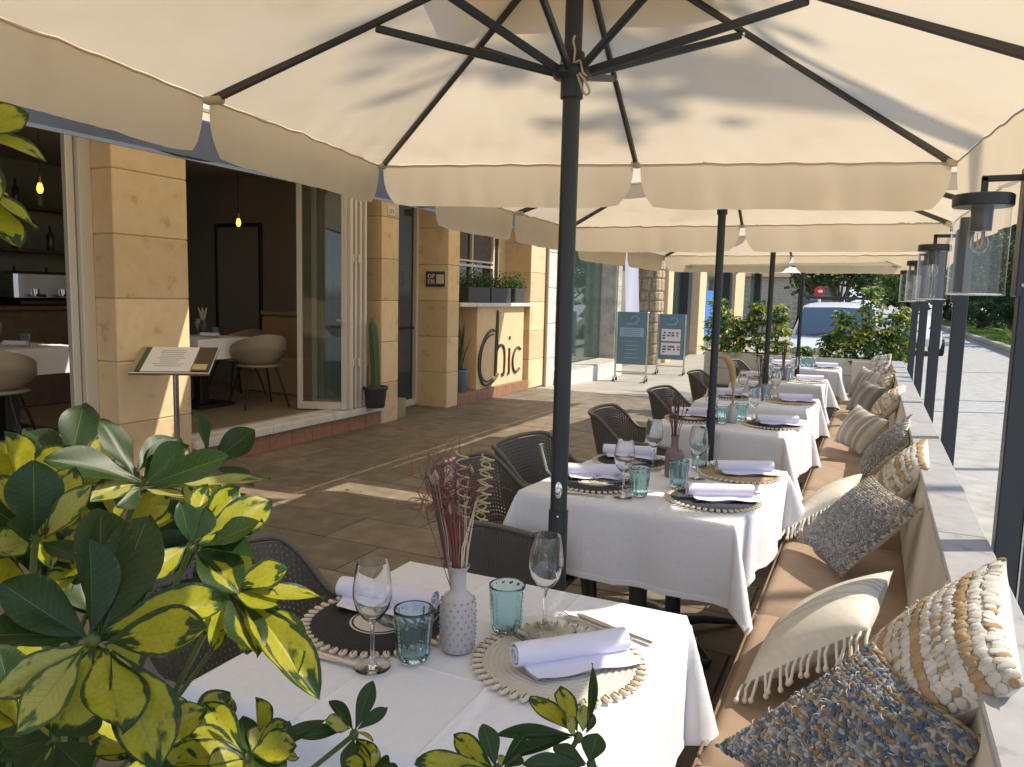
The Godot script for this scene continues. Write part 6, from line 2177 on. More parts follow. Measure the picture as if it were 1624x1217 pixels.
func build_interior() -> void:
	var F := 0.237
	var spots := [[-6.55, -6.05, 0.36, "indoor table by the folding door"], [-6.55, -4.0, 0.4, "indoor table seen left of the stone pier"]]
	for i in 2:
		var q: Array = spots[i]
		var t := thing("indoor_table", "dark pedestal of the %s" % q[3], "table", Vector3(q[0], F, q[1]), 0, "tables inside the restaurant")
		part(t, "column", bx(Vector3(0, 0.37, 0), Vector3(0.12, 0.7, 0.12), 0.01), M.black)
		part(t, "foot", bx(Vector3(0, 0.02, 0), Vector3(0.5, 0.03, 0.5), 0.01), M.black)
		part(t, "tabletop", bx(Vector3(0, 0.725, 0), Vector3(q[2] * 2, 0.03, q[2] * 2)), M.black)
		var c := thing("indoor_tablecloth", "white cloth over the %s" % q[3], "tablecloth", Vector3(q[0], F + 0.745, q[1]), 0, "indoor tablecloths")
		part(c, "cloth", cloth_mesh(q[2], q[2], 0.22, 20 + i), M.cloth)
		var g := thing("indoor_wine_glass", "wine glass on the %s" % q[3], "wine glass", Vector3(q[0] + 0.1, F + 0.75, q[1] + 0.12), 0, "indoor wine glasses")
		part(g, "bowl", MB.new().lathe([Vector2(0.001, 0.0), Vector2(0.035, 0.001), Vector2(0.005, 0.01), Vector2(0.004, 0.08), Vector2(0.02, 0.1), Vector2(0.037, 0.14), Vector2(0.03, 0.2)], 24), M.lamp_glass)
		var u := thing("indoor_tumbler", "blue tumbler on the %s" % q[3], "tumbler", Vector3(q[0] + 0.13, F + 0.75, q[1] - 0.08), 0, "indoor tumblers")
		part(u, "wall", MB.new().lathe([Vector2(0.001, 0.0), Vector2(0.033, 0.0), Vector2(0.04, 0.1)], 24), M.pot_blue)
		var n := thing("indoor_napkin", "rolled napkin on the %s" % q[3], "napkin", Vector3(q[0] + 0.16, F + 0.75, q[1] + 0.02), 0.4, "indoor napkins")
		part(n, "roll", parts0["napkin"], M.napkin)
	var fl := thing("indoor_flowers", "pale dried flowers in a dark vase on the table by the folding door", "dried flowers", Vector3(-6.6, F + 0.75, -6.15))
	part(fl, "vase", MB.new().lathe([Vector2(0.001, 0), Vector2(0.04, 0.0), Vector2(0.05, 0.1), Vector2(0.02, 0.17)], 20), M.sign_grey)
	for k in 3:
		var rows := []
		for i in 5:
			var r := PackedVector3Array()
			for j in 5:
				var a := (j / 4.0 - 0.5) * 1.6
				var t := i / 4.0
				r.append(Vector3(sin(a) * 0.03 * sin(PI * (t * 0.9 + 0.05)) + (k - 1) * 0.06 * t, 0.15 + t * 0.16, cos(a) * 0.02))
			rows.append(r)
		part(fl, "petal", MB.new().grid(rows), M.straw_pale)
	var sc := shell_chair()
	copy(sc, "beige shell chair at the indoor table by the folding door", Vector3(-6.02, F, -6.35), PI * 0.86)
	copy(sc, "beige shell chair across the indoor table by the folding door", Vector3(-6.75, F, -6.75), -PI * 0.55)
	copy(sc, "beige shell chair at the indoor table left of the pier", Vector3(-6.0, F, -3.55), PI * 0.75)
	sc.free()
	var bn := thing("upholstered_bench", "beige upholstered wall bench inside by the folding door", "bench", Vector3(-6.2, F, -7.5))
	part(bn, "seat", bx(Vector3(0, 0.22, 0), Vector3(2.0, 0.44, 0.5), 0.02), M.bench_in)
	part(bn, "backrest", bx(Vector3(0, 0.67, -0.2), Vector3(2.0, 0.52, 0.12), 0.03), M.bench_in)
	part(bn, "ledge", bx(Vector3(0, 0.97, -0.22), Vector3(2.0, 0.06, 0.16), 0.01), M.beige_shell)
	var mr := thing("wall_mirror", "tall black framed mirror on the dark indoor wall", "mirror", Vector3(-7.74, 1.47, -7.82))
	part(mr, "glass", bx(Vector3.ZERO, Vector3(0.72, 1.7, 0.01)), M.mirror)
	for s in [-1.0, 1.0]:
		part(mr, "frame", bx(Vector3(s * 0.385, 0, 0), Vector3(0.05, 1.8, 0.03), 0.003), M.frame_black)
		part(mr, "frame", bx(Vector3(0, s * 0.875, 0), Vector3(0.718, 0.05, 0.03), 0.003), M.frame_black)
	# bar with shelves and bottles
	var br := thing("bar_counter", "dark wooden bar counter deep inside the left doorway", "bar counter", Vector3(-8.1, F, -4.0))
	part(br, "front", bx(Vector3(0, 0.5, 0), Vector3(0.5, 1.0, 4.2), 0.01), M.wood_dark)
	part(br, "top", bx(Vector3(0, 1.02, 0), Vector3(0.62, 0.05, 4.3), 0.01), M.wood_dark)
	var sv := thing("bar_shelf", "dark wall shelves behind the bar", "shelf", Vector3(-9.05, F, -5.3))
	for k in 3:
		part(sv, "board", bx(Vector3(0, 1.15 + k * 0.5, 0), Vector3(0.3, 0.04, 4.4), 0.004), M.wood_dark)
	for i in 30:
		var bo := thing("bottle", "bottle on the bar shelf, %s shelf, %s along" % [["lower", "middle", "upper"][i % 3], ORD[i / 3]], "bottle", Vector3(-9.02, F + 1.171 + (i % 3) * 0.5, -6.9 + (i / 3) * 0.42 + rn(-0.1, 0.1)), 0, "bottles behind the bar")
		var r := rn(0.034, 0.05)
		part(bo, "glass", MB.new().lathe([Vector2(0.001, 0), Vector2(r, 0), Vector2(r, 0.17), Vector2(0.014, 0.23), Vector2(0.013, 0.29), Vector2(0.001, 0.3)], 14), M.bottle if i % 4 else M.bottle_pale)
	var cm := thing("coffee_machine", "steel coffee machine on the bar counter", "coffee machine", Vector3(-8.1, F + 1.046, -5.3), PI / 2)
	part(cm, "body", bx(Vector3(0, 0.2, 0), Vector3(0.7, 0.3, 0.4), 0.03), M.steel)
	part(cm, "tray", bx(Vector3(0, 0.03, 0.06), Vector3(0.7, 0.05, 0.45), 0.01), M.black)
	for s in [-0.15, 0.15]:
		part(cm, "group_head", MB.new().tube([Vector3(s, 0.1, 0.2), Vector3(s, 0.17, 0.2)], 0.04, 12), M.steel)
		part(cm, "portafilter", MB.new().tube([Vector3(s, 0.11, 0.2), Vector3(s, 0.1, 0.36)], 0.015, 8), M.black)
	bulb(Vector3(-6.6, 2.26, -6.68), "glowing bare bulb above the table by the folding door")
	bulb(Vector3(-6.6, 2.334, -4.386), "glowing bare bulb inside the left doorway")


# ------------------------------------------------------------------ things at the facade
func build_facade_objects() -> void:
	# menu lectern
	var mn := thing("menu_stand", "steel menu stand with an open menu against the stone pier", "menu stand", Vector3(-4.72, 0, -4.12))
	part(mn, "foot", MB.new().lathe([Vector2(0.001, 0), Vector2(0.17, 0), Vector2(0.17, 0.008), Vector2(0.02, 0.02), Vector2(0.001, 0.02)], 28), M.steel)
	part(mn, "post", MB.new().tube([Vector3(0, 0.01, 0), Vector3(0, 0.92, 0)], 0.021, 14), M.steel)
	var tb := Basis(Vector3.UP, 0.6) * Basis(Vector3.RIGHT, 0.42)
	var tray := part(mn, "tray", bx(Vector3.ZERO, Vector3(0.56, 0.025, 0.4), 0.004), M.steel, T(Vector3(0, 0.955, 0), tb))
	part(tray, "menu_page", bx(Vector3(-0.03, 0.016, 0), Vector3(0.34, 0.004, 0.37)), M.white)
	part(tray, "menu_page", bx(Vector3(0.21, 0.016, 0.0), Vector3(0.12, 0.004, 0.36)), M.wood_dark)
	part(tray, "photo", bx(Vector3(0.2, 0.0195, 0.12), Vector3(0.1, 0.002, 0.08)), M.straw)
	part(tray, "photo", bx(Vector3(-0.22, 0.0165, 0.0), Vector3(0.04, 0.004, 0.36)), M.cactus)
	for k in 9:
		part(tray, "text_line", bx(Vector3(-0.03, 0.0192, -0.13 + k * 0.03), Vector3(rn(0.12, 0.22), 0.0015, 0.005)), M.sign_pale)
	# cactus by the door stack
	cactus(Vector3(-4.93, 0.0, -6.98), 0.95, "tall cactus in a dark pot beside the folding door", 0.24)
	cactus(Vector3(-5.28, 0.16, -11.325), 0.72, "slim cactus in a dark pot in the right niche of the name panel", 0.0)
	# snake plant in the left niche
	var sp := thing("snake_plant", "snake plant in a blue pot left of the name panel", "plant", Vector3(-5.22, 0.152, -9.36))
	part(sp, "pot", MB.new().lathe([Vector2(0.001, 0), Vector2(0.11, 0), Vector2(0.14, 0.29), Vector2(0.145, 0.31), Vector2(0.13, 0.31), Vector2(0.12, 0.27), Vector2(0.001, 0.27)], 28), M.pot_blue)
	for i in 17:
		var a := rn(0, TAU)
		var l := rn(0.35, 0.72)
		var lean := Vector3(cos(a), 0, sin(a)) * rn(0.03, 0.16)
		var rows := []
		var sd := Vector3(-sin(a), 0, cos(a))
		for k in 7:
			var t := k / 6.0
			var w := 0.024 * (1.0 - pow(t, 3.0)) + 0.001
			var cpt := Vector3(cos(a), 0, sin(a)) * 0.05 + lean * t * t + Vector3(0, 0.27 + l * t, 0)
			rows.append(PackedVector3Array([cpt - sd * w, cpt + Vector3(cos(a), 0, sin(a)) * -0.006, cpt + sd * w]))
		part(sp, "leaf", MB.new().grid(rows), M.cactus)
	# OPEN plate on the side of the pier
	var op := thing("open_sign", "dark square plate reading OPEN on the pier side", "sign", Vector3(-5.235, 1.695, -8.738))
	part(op, "plate", bx(Vector3.ZERO, Vector3(0.29, 0.2, 0.012), 0.002), M.sign_grey)
	part(op, "border", bx(Vector3(0, 0, -0.004), Vector3(0.31, 0.22, 0.008), 0.002), M.paper)
	part(op, "switch_plate", bx(Vector3(0.075, 0.0, 0.01), Vector3(0.11, 0.12, 0.01), 0.002), M.paper)
	var fnt := SystemFont.new()
	fnt.font_names = PackedStringArray(["Droid Sans"])
	fnt.font_weight = 700
	var w2 := ["OP", "EN"]
	for k in 2:
		var tm := TextMesh.new()
		tm.font = fnt
		tm.text = w2[k]
		tm.font_size = 32
		tm.pixel_size = 0.0026
		tm.depth = 0.006
		part(op, "lettering", tm, M.paper, T(Vector3(-0.062, 0.035 - k * 0.07, 0.009)))
	# planter boxes on the window sill
	for k in 3:
		var zz: float = [-9.72, -10.42, -11.08][k]
		var lg: float = [0.66, 0.66, 0.34][k]
		var pb := thing("sill_planter", "dark planter box with green shrub on the window sill, %s" % ["nearest the entrance", "in the middle", "at the far end"][k], "planter", Vector3(-5.2, 1.393, zz), 0, "planters on the window sill")
		part(pb, "box", bx(Vector3(0, 0.11, 0), Vector3(0.22, 0.22, lg), 0.01), M.pot_dark)
		var fm := MB.new()
		for i in 420:
			var p := Vector3(rn(-0.13, 0.13), 0.22 + absf(rn(-1, 1)) * rn(0.05, 0.27), rn(-0.52, 0.52) * lg)
			leaf_card(fm, p, rn(0.025, 0.045), [Color(0.03, 0.075, 0.02), Color(0.05, 0.11, 0.03), Color(0.09, 0.15, 0.04)])
		part(pb, "foliage", fm, M.leafvc)
		for i in 9:
			var p := Vector3(rn(-0.06, 0.06), 0.2, rn(-0.4, 0.4) * lg)
			part(pb, "stem", MB.new().tube([p, p + Vector3(rn(-0.04, 0.04), rn(0.12, 0.22), rn(-0.04, 0.04))], 0.004, 5), M.stem)


func cactus(at: Vector3, h: float, label: String, lift: float) -> void:
	var c := thing("potted_cactus", label, "cactus", at + Vector3(0, lift, 0))
	var s := 1.0 if lift > 0 else 0.72
	part(c, "pot", MB.new().lathe([Vector2(0.001, 0), Vector2(0.10 * s, 0), Vector2(0.125 * s, 0.2 * s), Vector2(0.14 * s, 0.2 * s), Vector2(0.14 * s, 0.235 * s), Vector2(0.12 * s, 0.235 * s), Vector2(0.115 * s, 0.2 * s), Vector2(0.001, 0.2 * s)], 26), M.pot_dark)
	var rows := []
	for i in 20:
		var t := i / 19.0
		var r := PackedVector3Array()
		var rad := 0.048 * s * sqrt(maxf(1.0 - pow(maxf(t - 0.85, 0.0) / 0.152, 2.0), 0.0004))
		for j in 30:
			var a := TAU * j / 30.0
			var rr := rad * (1.0 + 0.14 * cos(a * 6.0))
			r.append(Vector3(cos(a) * rr - 0.05 * s * t * t, 0.18 * s + t * h * 0.82, sin(a) * rr))
		rows.append(r)
	part(c, "stem", MB.new().grid(rows, true), M.cactus)


func leaf_card(m: MB, p: Vector3, s: float, cols: Array) -> void:
	# one pointed leaf folded along its rib
	var d := Vector3(rn(-1, 1), rn(-0.5, 1), rn(-1, 1)).normalized()
	var n := Vector3(rn(-1, 1), rn(0.1, 1.2), rn(-1, 1)).normalized()
	var w := d.cross(n).normalized() * s * 0.36
	n = w.cross(d).normalized() * s * 0.1
	m.col = (cols[R.randi() % cols.size()] as Color) * rn(0.75, 1.25)
	m.poly([p, p + d * s * 0.5 + w + n, p + d * s])
	m.poly([p, p + d * s, p + d * s * 0.5 - w + n])


# ------------------------------------------------------------------ planter that closes the terrace
func build_far_planter() -> void:
	for k in 2:
		var x0: float = [-2.0, -0.82][k]
		var x1: float = [-0.84, 0.3][k]
		var p := thing("trough_planter", ["white wooden trough planter closing the terrace, pavement end", "white wooden trough planter closing the terrace, road end"][k], "planter", Vector3((x0 + x1) / 2, 0, -10.42), 0, "trough planters")
		for i in 4:
			part(p, "plank", bx(Vector3(0, 0.105 + i * 0.21, 0.2), Vector3(x1 - x0, 0.206, 0.025), 0.004), M.planter)
			part(p, "plank", bx(Vector3(0, 0.105 + i * 0.21, -0.2), Vector3(x1 - x0, 0.206, 0.025), 0.004), M.planter)
			for s in [-1.0, 1.0]:
				part(p, "plank", bx(Vector3(s * ((x1 - x0) / 2 - 0.013), 0.105 + i * 0.21, 0), Vector3(0.025, 0.206, 0.373), 0.004), M.planter)
		part(p, "soil", bx(Vector3(0, 0.76, 0), Vector3(x1 - x0 - 0.06, 0.03, 0.36)), M.soil)
	# shrubs: x, height
	var S := [[-1.88, 0.72], [-1.62, 0.5], [-1.36, 0.72], [-1.12, 0.66], [-0.84, 0.14], [-0.5, 0.34], [-0.33, 0.6], [-0.16, 0.3], [-0.04, 0.92], [0.16, 0.4], [0.3, 0.66]]
	for i in S.size():
		var s: Array = S[i]
		var t := thing("umbrella_shrub", "variegated umbrella plant in the white troughs, %s from the pavement end" % ORD[i], "shrub", Vector3(s[0], 0.77, -10.42 + rn(-0.08, 0.08)), 0, "variegated shrubs in the troughs")
		var fm := MB.new()
		var n := int(26 + s[1] * 62)
		for k in 3:
			var tip := Vector3(rn(-0.16, 0.16), s[1] * rn(0.75, 1.0), rn(-0.1, 0.1))
			part(t, "stem", MB.new().tube([Vector3(rn(-0.05, 0.05), 0, rn(-0.05, 0.05)), tip * 0.5 + Vector3(rn(-0.03, 0.03), 0, 0), tip], [0.012, 0.009, 0.005], 6), M.stem)
		for k in n:
			var y: float = pow(R.randf(), 0.8) * s[1]
			var spread: float = 0.18 * (1.0 - 0.55 * y / s[1])
			var c := Vector3(rn(-1, 1) * spread, y + 0.04, rn(-1, 1) * spread * 0.9)
			rosette_cards(fm, c, rn(0.06, 0.12))
		part(t, "foliage", fm, M.leafvc)


func rosette_cards(m: MB, c: Vector3, l: float) -> void:
	var yellow := R.randf() < 0.55
	var ax := Vector3(rn(-0.6, 0.6), 1, rn(-0.4, 0.8)).normalized()
	var u := ax.cross(Vector3(1, 0.1, 0.2)).normalized()
	var w := ax.cross(u)
	var ph := rn(0, TAU)
	for k in 7:
		var a := ph + TAU * k / 7.0
		var d := (u * cos(a) + w * sin(a) - ax * 0.3).normalized()
		var s := ax.cross(d).normalized() * l * 0.22
		m.col = (Color(0.5, 0.5, 0.08) if yellow and R.randf() < 0.65 else Color(0.075, 0.16, 0.03)) * rn(0.7, 1.3)
		var b := c + d * l * 0.12
		var e := c + d * l - ax * l * 0.12
		var mid := c + d * l * 0.6 + ax * l * 0.05
		m.poly([b, mid + s, e])
		m.poly([b, e, mid - s])


# ------------------------------------------------------------------ vehicles
func car(label: String, at: Vector3, turn: float, w: float, van: bool, body: Material) -> void:
	var c := thing("parked_van" if van else "parked_car", label, "van" if van else "car", at, turn)
	# side outline (x forward, y up), pushed out to the sides with tumblehome
	var low := [[2.1, 0.3], [2.16, 0.55], [2.1, 0.78], [1.5, 0.98], [1.2, 1.04]]
	var secs := [] # stations along the length: x, lower y, waist y, roof y, half width at waist, half width at roof
	if van:
		secs = [[2.15, 0.35, 0.62, 0.62, 0.62, 0.6], [2.08, 0.28, 0.78, 0.8, 0.8, 0.76], [1.85, 0.25, 0.92, 0.95, 0.88, 0.8], [1.35, 0.25, 1.02, 1.06, 0.91, 0.8], [0.75, 0.25, 1.05, 1.62, 0.92, 0.72], [0.45, 0.25, 1.05, 1.77, 0.92, 0.72], [-1.6, 0.25, 1.05, 1.8, 0.92, 0.74], [-2.1, 0.3, 1.0, 1.74, 0.9, 0.74], [-2.16, 0.4, 0.9, 1.6, 0.85, 0.7]]
	else:
		secs = [[2.1, 0.35, 0.6, 0.6, 0.62, 0.6], [2.0, 0.28, 0.72, 0.74, 0.78, 0.74], [1.2, 0.22, 0.88, 0.92, 0.86, 0.76], [0.5, 0.22, 0.9, 1.38, 0.87, 0.64], [-0.9, 0.22, 0.92, 1.45, 0.87, 0.66], [-1.8, 0.25, 0.92, 1.1, 0.85, 0.66], [-2.05, 0.3, 0.85, 0.9, 0.78, 0.7]]
	var rows := []
	for s in secs:
		var r := PackedVector3Array()
		var k: float = w / 1.84
		for p in [[-s[4] * 0.94, s[1]], [-s[4], (s[1] + s[2]) / 2], [-s[4] * 0.98, s[2]], [-(s[4] + s[5]) / 2, (s[2] * 0.45 + s[3] * 0.55)], [-s[5], s[3] - 0.05], [-s[5] * 0.8, s[3]], [0, s[3] + 0.02], [s[5] * 0.8, s[3]], [s[5], s[3] - 0.05], [(s[4] + s[5]) / 2, (s[2] * 0.45 + s[3] * 0.55)], [s[4] * 0.98, s[2]], [s[4], (s[1] + s[2]) / 2], [s[4] * 0.94, s[1]]]:
			r.append(Vector3(p[0] * k, p[1], s[0]))
		rows.append(r)
	var bd := MB.new().grid(rows)
	bd.poly(Array(rows[0]), Vector3.ZERO)
	bd.poly(Array(rows[-1]), Vector3.ZERO)
	part(c, "body", bd, body)
	if van:
		var a := func(x, y, z) -> Vector3: return Vector3(x * w / 1.84, y, z)
		part(c, "windscreen", MB.new().grid([PackedVector3Array([a.call(-0.79, 1.1, 1.33), a.call(0.0, 1.14, 1.4), a.call(0.79, 1.1, 1.33)]), PackedVector3Array([a.call(-0.74, 1.4, 1.06), a.call(0, 1.42, 1.1), a.call(0.74, 1.4, 1.06)]), PackedVector3Array([a.call(-0.7, 1.68, 0.7), a.call(0, 1.7, 0.74), a.call(0.7, 1.68, 0.7)])]), M.windscreen)
		for s in [-1.0, 1.0]:
			part(c, "side_window", MB.new().grid([PackedVector3Array([a.call(s * 0.925, 1.1, 0.95), a.call(s * 0.93, 1.1, -1.5)]), PackedVector3Array([a.call(s * 0.79, 1.6, 0.52), a.call(s * 0.8, 1.62, -1.5)])], false, s > 0), M.windscreen)
			part(c, "headlamp", MB.new().ball(a.call(s * 0.72, 0.78, 2.0), Vector3(0.16, 0.1, 0.12), 12, 8), M.lamp_glass)
			part(c, "headlamp_bowl", MB.new().ball(a.call(s * 0.72, 0.78, 1.97), Vector3(0.13, 0.08, 0.1), 12, 8), M.steel)
			var mi := part(c, "wing_mirror", bx(a.call(s * 1.08, 1.12, 0.95), Vector3(0.22, 0.17, 0.1), 0.03), M.car_dark)
			part(mi, "arm", bx(a.call(s * 0.97, 1.08, 0.95), Vector3(0.1, 0.05, 0.06), 0.01), M.car_dark)
			part(c, "roof_rail", MB.new().tube([a.call(s * 0.62, 1.86, 0.4), a.call(s * 0.62, 1.88, -1.8)], 0.02, 8), M.car_dark)
		for zz in [0.3, -0.5, -1.4]:
			part(c, "roof_bar", bx(a.call(0, 1.9, zz), Vector3(1.4, 0.05, 0.08), 0.01), M.car_dark)
		part(c, "grille", bx(a.call(0, 0.62, 2.15), Vector3(0.9, 0.12, 0.04), 0.01), M.car_dark)
		part(c, "bumper", bx(a.call(0, 0.42, 2.12), Vector3(1.5, 0.16, 0.12), 0.04), M.car_dark)
		part(c, "number_plate", bx(a.call(0, 0.45, 2.19), Vector3(0.5, 0.11, 0.015), 0.003), M.white)
		part(c, "wiper", MB.new().tube([a.call(-0.5, 1.12, 1.38), a.call(0.1, 1.2, 1.36)], 0.008, 5), M.car_dark)
		part(c, "bonnet_stripe", bx(a.call(0.2, 1.04, 1.62), Vector3(0.7, 0.02, 0.3), 0.0, Basis(Vector3.RIGHT, 0.15)), M.car_blue)
		part(c, "aerial", MB.new().tube([a.call(0, 1.79, 0.3), a.call(0, 2.05, 0.2)], 0.006, 5), M.car_dark)
	else:
		part(c, "rear_window", MB.new().grid([PackedVector3Array([Vector3(-0.62, 1.4, -1.0), Vector3(0.62, 1.4, -1.0)]), PackedVector3Array([Vector3(-0.72, 1.02, -1.86), Vector3(0.72, 1.02, -1.86)])]), M.windscreen)
		part(c, "bumper", bx(Vector3(0, 0.45, -2.05), Vector3(1.5, 0.2, 0.12), 0.03), M.car_dark)
		part(c, "windscreen", MB.new().grid([PackedVector3Array([Vector3(-0.74, 0.96, 1.15), Vector3(0.74, 0.96, 1.15)]), PackedVector3Array([Vector3(-0.62, 1.36, 0.52), Vector3(0.62, 1.36, 0.52)])]), M.windscreen)
		for s in [-1.0, 1.0]:
			part(c, "tail_lamp", bx(Vector3(s * 0.7, 0.78, -2.0), Vector3(0.22, 0.14, 0.1), 0.02), M.red)
	for s in [-1.0, 1.0]:
		for zz in [1.35, -1.35]:
			var wl := part(c, "wheel", MB.new().lathe([Vector2(0.18, -0.1), Vector2(0.29, -0.1), Vector2(0.315, -0.06), Vector2(0.315, 0.06), Vector2(0.29, 0.1), Vector2(0.18, 0.1)], 24, Vector3(s * w * 0.45, 0.315, zz), Basis(Vector3.FORWARD, PI / 2)), M.tyre)
			part(wl, "rim", MB.new().lathe([Vector2(0.001, -0.07), Vector2(0.19, -0.08), Vector2(0.19, 0.08), Vector2(0.001, 0.07)], 18, Vector3(s * w * 0.45, 0.315, zz), Basis(Vector3.FORWARD, PI / 2)), M.steel)


func build_vehicles() -> void:
	car("white van with roof bars parked behind the planters, facing the terrace", Vector3(-0.72, -0.27, -18.6), 0.0, 1.84, true, M.car_white)
	car("silver car parked farther down the road beyond the van", Vector3(1.35, -0.29, -33.0), 0.05, 1.75, false, M.car_white)


# ------------------------------------------------------------------ trees
func tree(called: String, label: String, at: Vector3, trunk_h: float, rad: Vector3, n: int, leaf: float, cols: Array, group: String, slim := false) -> void:
	var t := thing(called, label, "tree", at, 0, group)
	var bend := Vector3(rn(-0.3, 0.3), 0, rn(-0.3, 0.3)) * (0.0 if slim else 1.0)
	var fat := 0.4 if slim else 1.0
	part(t, "trunk", MB.new().tube([Vector3(0, -0.1, 0), bend * 0.3 + Vector3(0, trunk_h * 0.5, 0), bend + Vector3(0, trunk_h, 0)], [0.2 * fat, 0.15 * fat, 0.11 * fat], 10), M.bark)
	var cm := MB.new()
	var lm := MB.new()
	var clumps := []
	var cn := int(16 + rad.x * 5)
	for k in cn:
		var d := Vector3(rn(-1, 1), rn(-0.8, 1), rn(-1, 1))
		d = d.normalized() * pow(R.randf(), 0.4)
		clumps.append([bend + Vector3(0, trunk_h + rad.y * 0.7, 0) + d * rad * 0.82, rn(0.22, 0.42) * rad.x])
		if k < 9:
			lm.tube([bend * 0.8 + Vector3(0, trunk_h * 0.85, 0), bend + Vector3(0, trunk_h + rad.y * 0.2, 0) + d * rad * 0.35, clumps[-1][0]], [0.07, 0.045, 0.015], 6)
	part(t, "limbs", lm, M.bark)
	for i in n:
		var c: Array = clumps[i % clumps.size()]
		var d := Vector3(rn(-1, 1), rn(-1, 1), rn(-1, 1)).normalized() * pow(R.randf(), 0.45)
		leaf_card(cm, c[0] + d * c[1] * Vector3(1, 0.75, 1), leaf * rn(0.7, 1.3), cols)
	part(t, "crown", cm, M.leafvc)


func build_trees() -> void:
	var dark := [Color(0.022, 0.05, 0.014), Color(0.035, 0.075, 0.02), Color(0.05, 0.1, 0.025)]
	var mid := [Color(0.05, 0.1, 0.02), Color(0.08, 0.14, 0.03), Color(0.12, 0.17, 0.035)]
	# at the end of the street
	tree("street_tree", "broad dark street tree above the parked van", Vector3(-1.2, -0.3, -36), 2.0, Vector3(2.4, 2.2, 2.2), 5600, 0.19, dark, "street trees")
	tree("street_tree", "sunlit street tree right of the van roof", Vector3(0.9, -0.3, -27), 1.7, Vector3(1.25, 1.35, 1.2), 4200, 0.11, mid, "street trees")
	tree("street_tree", "tall dark street tree closing the view at the street end", Vector3(1.6, -0.3, -52), 2.0, Vector3(3.4, 3.4, 3.0), 7000, 0.24, dark, "street trees")
	tree("street_tree", "dark street tree far behind the corner house", Vector3(-3.4, -0.3, -66), 2.4, Vector3(4.6, 4.2, 3.0), 6500, 0.3, dark, "street trees")
	tree("street_tree", "dark tree far down the road beyond the silver car", Vector3(3.0, -0.3, -84), 1.4, Vector3(4.5, 5.0, 4.0), 6000, 0.38, dark, "street trees")
	# on the green strip across the road
	var zs := [-44.0, -52.0, -60.0, -70.0, -82.0, -96.0]
	for i in zs.size():
		tree("strip_tree", "dense dark tree on the green strip, %s along the road" % ORD[i], Vector3(8.6 + 0.6 * sin(i * 2.0), 0.0, zs[i]), 1.3, Vector3(2.8, 3.2, 3.6), 6500, 0.2, dark, "trees on the green strip")
	for i in 6:
		var z := -42.0 - i * 8.5
		tree("strip_bush", "low dark bush on the green strip, %s along the road" % ORD[i], Vector3(6.7 + 0.3 * cos(i * 1.7), 0.0, z), 0.3, Vector3(1.1, 1.0, 2.6), 3600, 0.13, dark if i % 3 else mid, "bushes on the green strip")
	for i in 4:
		tree("background_tree", "tall background tree beyond the green strip, %s along the road" % ORD[i], Vector3(13.0 - i * 1.5, 0, -74 - i * 14), 2.4, Vector3(5.5, 6.0, 6.5), 7000, 0.4, dark, "background trees")
	for i in 3:
		var lp := thing("street_lamp", "slim street lamp mast on the green strip, %s along the road" % ORD[i], "street lamp", Vector3(5.7, 0.1, [-11.4, -19.0, -26.1][i]), 0, "street lamps on the green strip")
		part(lp, "mast", MB.new().tube([Vector3(0, 0, 0), Vector3(0, 8.4, 0)], [0.085, 0.05], 10), M.grey_metal)
		part(lp, "arm", MB.new().tube([Vector3(0, 8.3, 0), Vector3(0.9, 8.6, 0)], 0.03, 8), M.grey_metal)
		part(lp, "head", bx(Vector3(1.1, 8.62, 0), Vector3(0.5, 0.08, 0.2), 0.02), M.grey_metal)
	# tall thin-crowned trees beside the road: their shade reaches the parasols and the far pavement
	for i in 2:
		var at: Vector3 = [Vector3(5.05, -0.1, -5.8), Vector3(5.6, -0.1, -16.6)][i]
		tree("tall_tree", ["tall thin crowned tree across the road, beside the terrace", "tall thin crowned tree across the road, opposite the signboards"][i], at, 9.2, [Vector3(0.6, 0.6, 0.6), Vector3(1.5, 1.0, 1.5)][i], [150, 700][i], 0.16, mid, "tall trees across the road", true)
	# bright young plant at the edging
	var yp := thing("croton_plant", "bright yellow green plant at the stone edging", "plant", Vector3(5.25, -0.01, -37.0))
	for i in 22:
		var a := rn(0, TAU)
		var d := Vector3(cos(a) * rn(0.2, 0.5), rn(0.4, 0.9), sin(a) * rn(0.2, 0.5))
		var sd := d.cross(Vector3.UP).normalized() * 0.07
		var m := MB.new()
		m.col = Color(0.35, 0.38, 0.06) * rn(0.6, 1.2)
		m.poly([Vector3.ZERO, d * 0.6 + sd, d * 1.0 + Vector3(d.x, -0.1, d.z) * 0.3, d * 0.6 - sd])
		part(yp, "leaf", m, M.leafvc)


# ------------------------------------------------------------------ variegated plant in the foreground
func leaf_mesh(fold: float, droop: float, twist: float, seedv: int) -> ArrayMesh:
	# unit leaf: base at the origin, tip at +Y, width 1 across X, upper side +Z
	var rows := []
	for i in 15:
		var t := i / 14.0
		var h := leaf_half(t * 0.995 + 0.004) * 0.5 + 0.012
		var r := PackedVector3Array()
		for j in 9:
			var s := (j - 4) / 4.0
			var x := s * h
			var z := fold * absf(s) * h * 1.2 - droop * t * t + sin(t * 9.0 + seedv + s * 2.0) * 0.018 * absf(s) + twist * s * t * 0.2
			r.append(Vector3(x, t - droop * droop * 0.25 * t * t, z))
		rows.append(r)
	var m := MB.new()
	var b := 0
	m.grid(rows, false, true)
	# texture runs across the leaf's full width at every height
	for i in 15:
		for j in 9:
			var s := (j - 4) / 4.0
			m.uv[b] = Vector2(0.5 + s * 0.5, i / 14.0)
			b += 1
	return m.done()


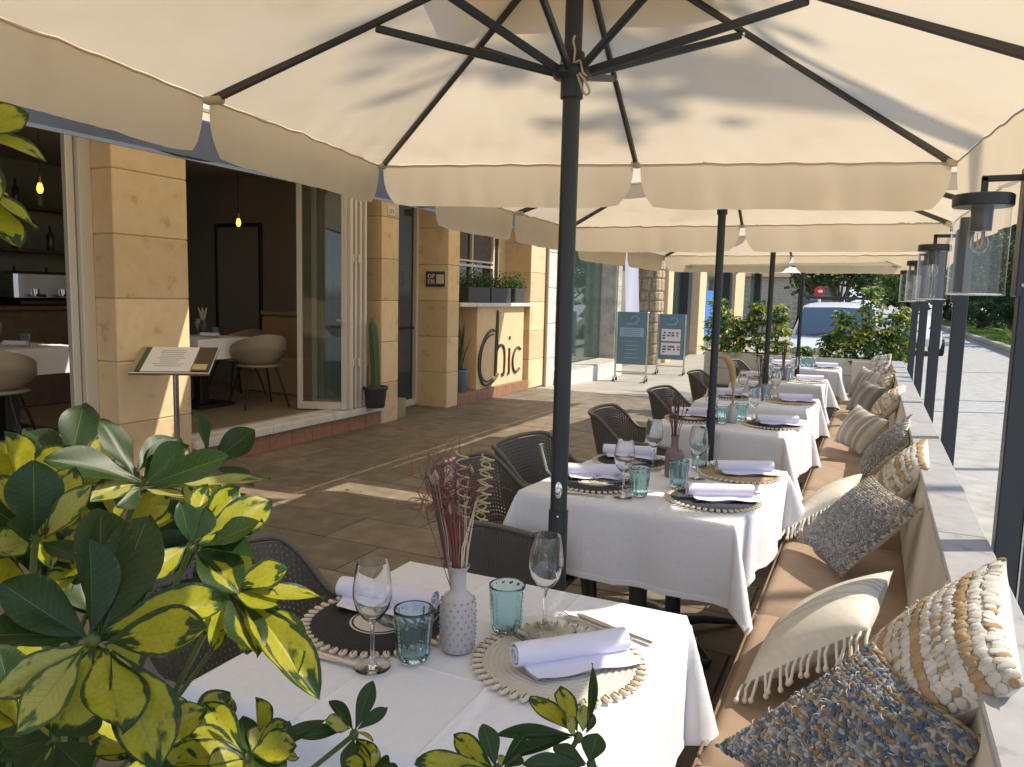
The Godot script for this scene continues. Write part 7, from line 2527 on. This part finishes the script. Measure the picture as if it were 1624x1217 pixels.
func build_front_plant() -> void:
	var pl := thing("white_planter", "white wooden planter under the leafy plant in front", "planter", Vector3(-0.75, 0, -0.62))
	for i in 3:
		for s in [-1.0, 1.0]:
			part(pl, "plank", bx(Vector3(0, 0.1 + i * 0.2, s * 0.2), Vector3(1.3, 0.196, 0.025), 0.004), M.planter)
			part(pl, "plank", bx(Vector3(s * 0.637, 0.1 + i * 0.2, 0), Vector3(0.025, 0.196, 0.373), 0.004), M.planter)
	part(pl, "soil", bx(Vector3(0, 0.52, 0), Vector3(1.24, 0.03, 0.36)), M.soil)
	var p := thing("umbrella_plant", "large variegated umbrella plant with yellow and green leaves in the foreground", "plant", Vector3(-0.75, 0.53, -0.62))
	var o := p.position
	var lm := []
	for k in 6:
		lm.append(leaf_mesh([0.18, 0.3, 0.1, 0.25, 0.4, 0.15][k], [0.1, 0.22, 0.05, 0.3, 0.14, -0.08][k], [0.3, -0.4, 0.2, 0.0, -0.2, 0.5][k], k))
	var eye := Vector3(0, 1.5, 0)
	for l in LEAVES:
		var b := Vector3(l[0], l[1], l[2])
		var t := Vector3(l[3], l[4], l[5])
		var y := t - b
		var len := y.length()
		var nrm := ((eye - b).normalized() * 0.75 + Vector3(rn(-0.45, 0.45), rn(0.2, 0.9), rn(-0.35, 0.35)) + Vector3(0.3, 0.2, -0.3)).normalized()
		var x := y.cross(nrm).normalized()
		var z := x.cross(y).normalized()
		if z.dot(nrm) < 0:
			z = -z
			x = -x
		var w: float = l[6]
		var kind: int = l[7]
		part(p, "leaf", lm[R.randi() % 6], M["leaf%d" % (kind + (5 if R.randf() < 0.5 else 0))], T(b - o, Basis(x * w * 1.05, y, z * (w + len) * 0.5)))
	# stalks from every rosette down into the planter
	for r in ROSETTES:
		var c := Vector3(r[0], r[1], r[2])
		var base := Vector3(clampf(c.x * 0.9 - 0.5 if c.x < -0.5 else c.x * 0.7 - 0.25, -1.3, -0.2), 0.53, -0.66 + 0.01 * r[3])
		if r[3] == 9:
			base = Vector3(-1.3, 0.53, -0.62)
		var mid := c.lerp(base, 0.3) + Vector3(-0.02, -0.02, -0.01)
		part(p, "stalk", MB.new().tube(Array(loop_curve([c - o, mid - o, c.lerp(base, 0.7) + Vector3(-0.02, 0, 0) - o, base - o])), 0.0032, 7), M.stem)
		part(p, "bud", MB.new().ball(c - o, Vector3(0.006, 0.007, 0.006), 8, 5), M.stem)
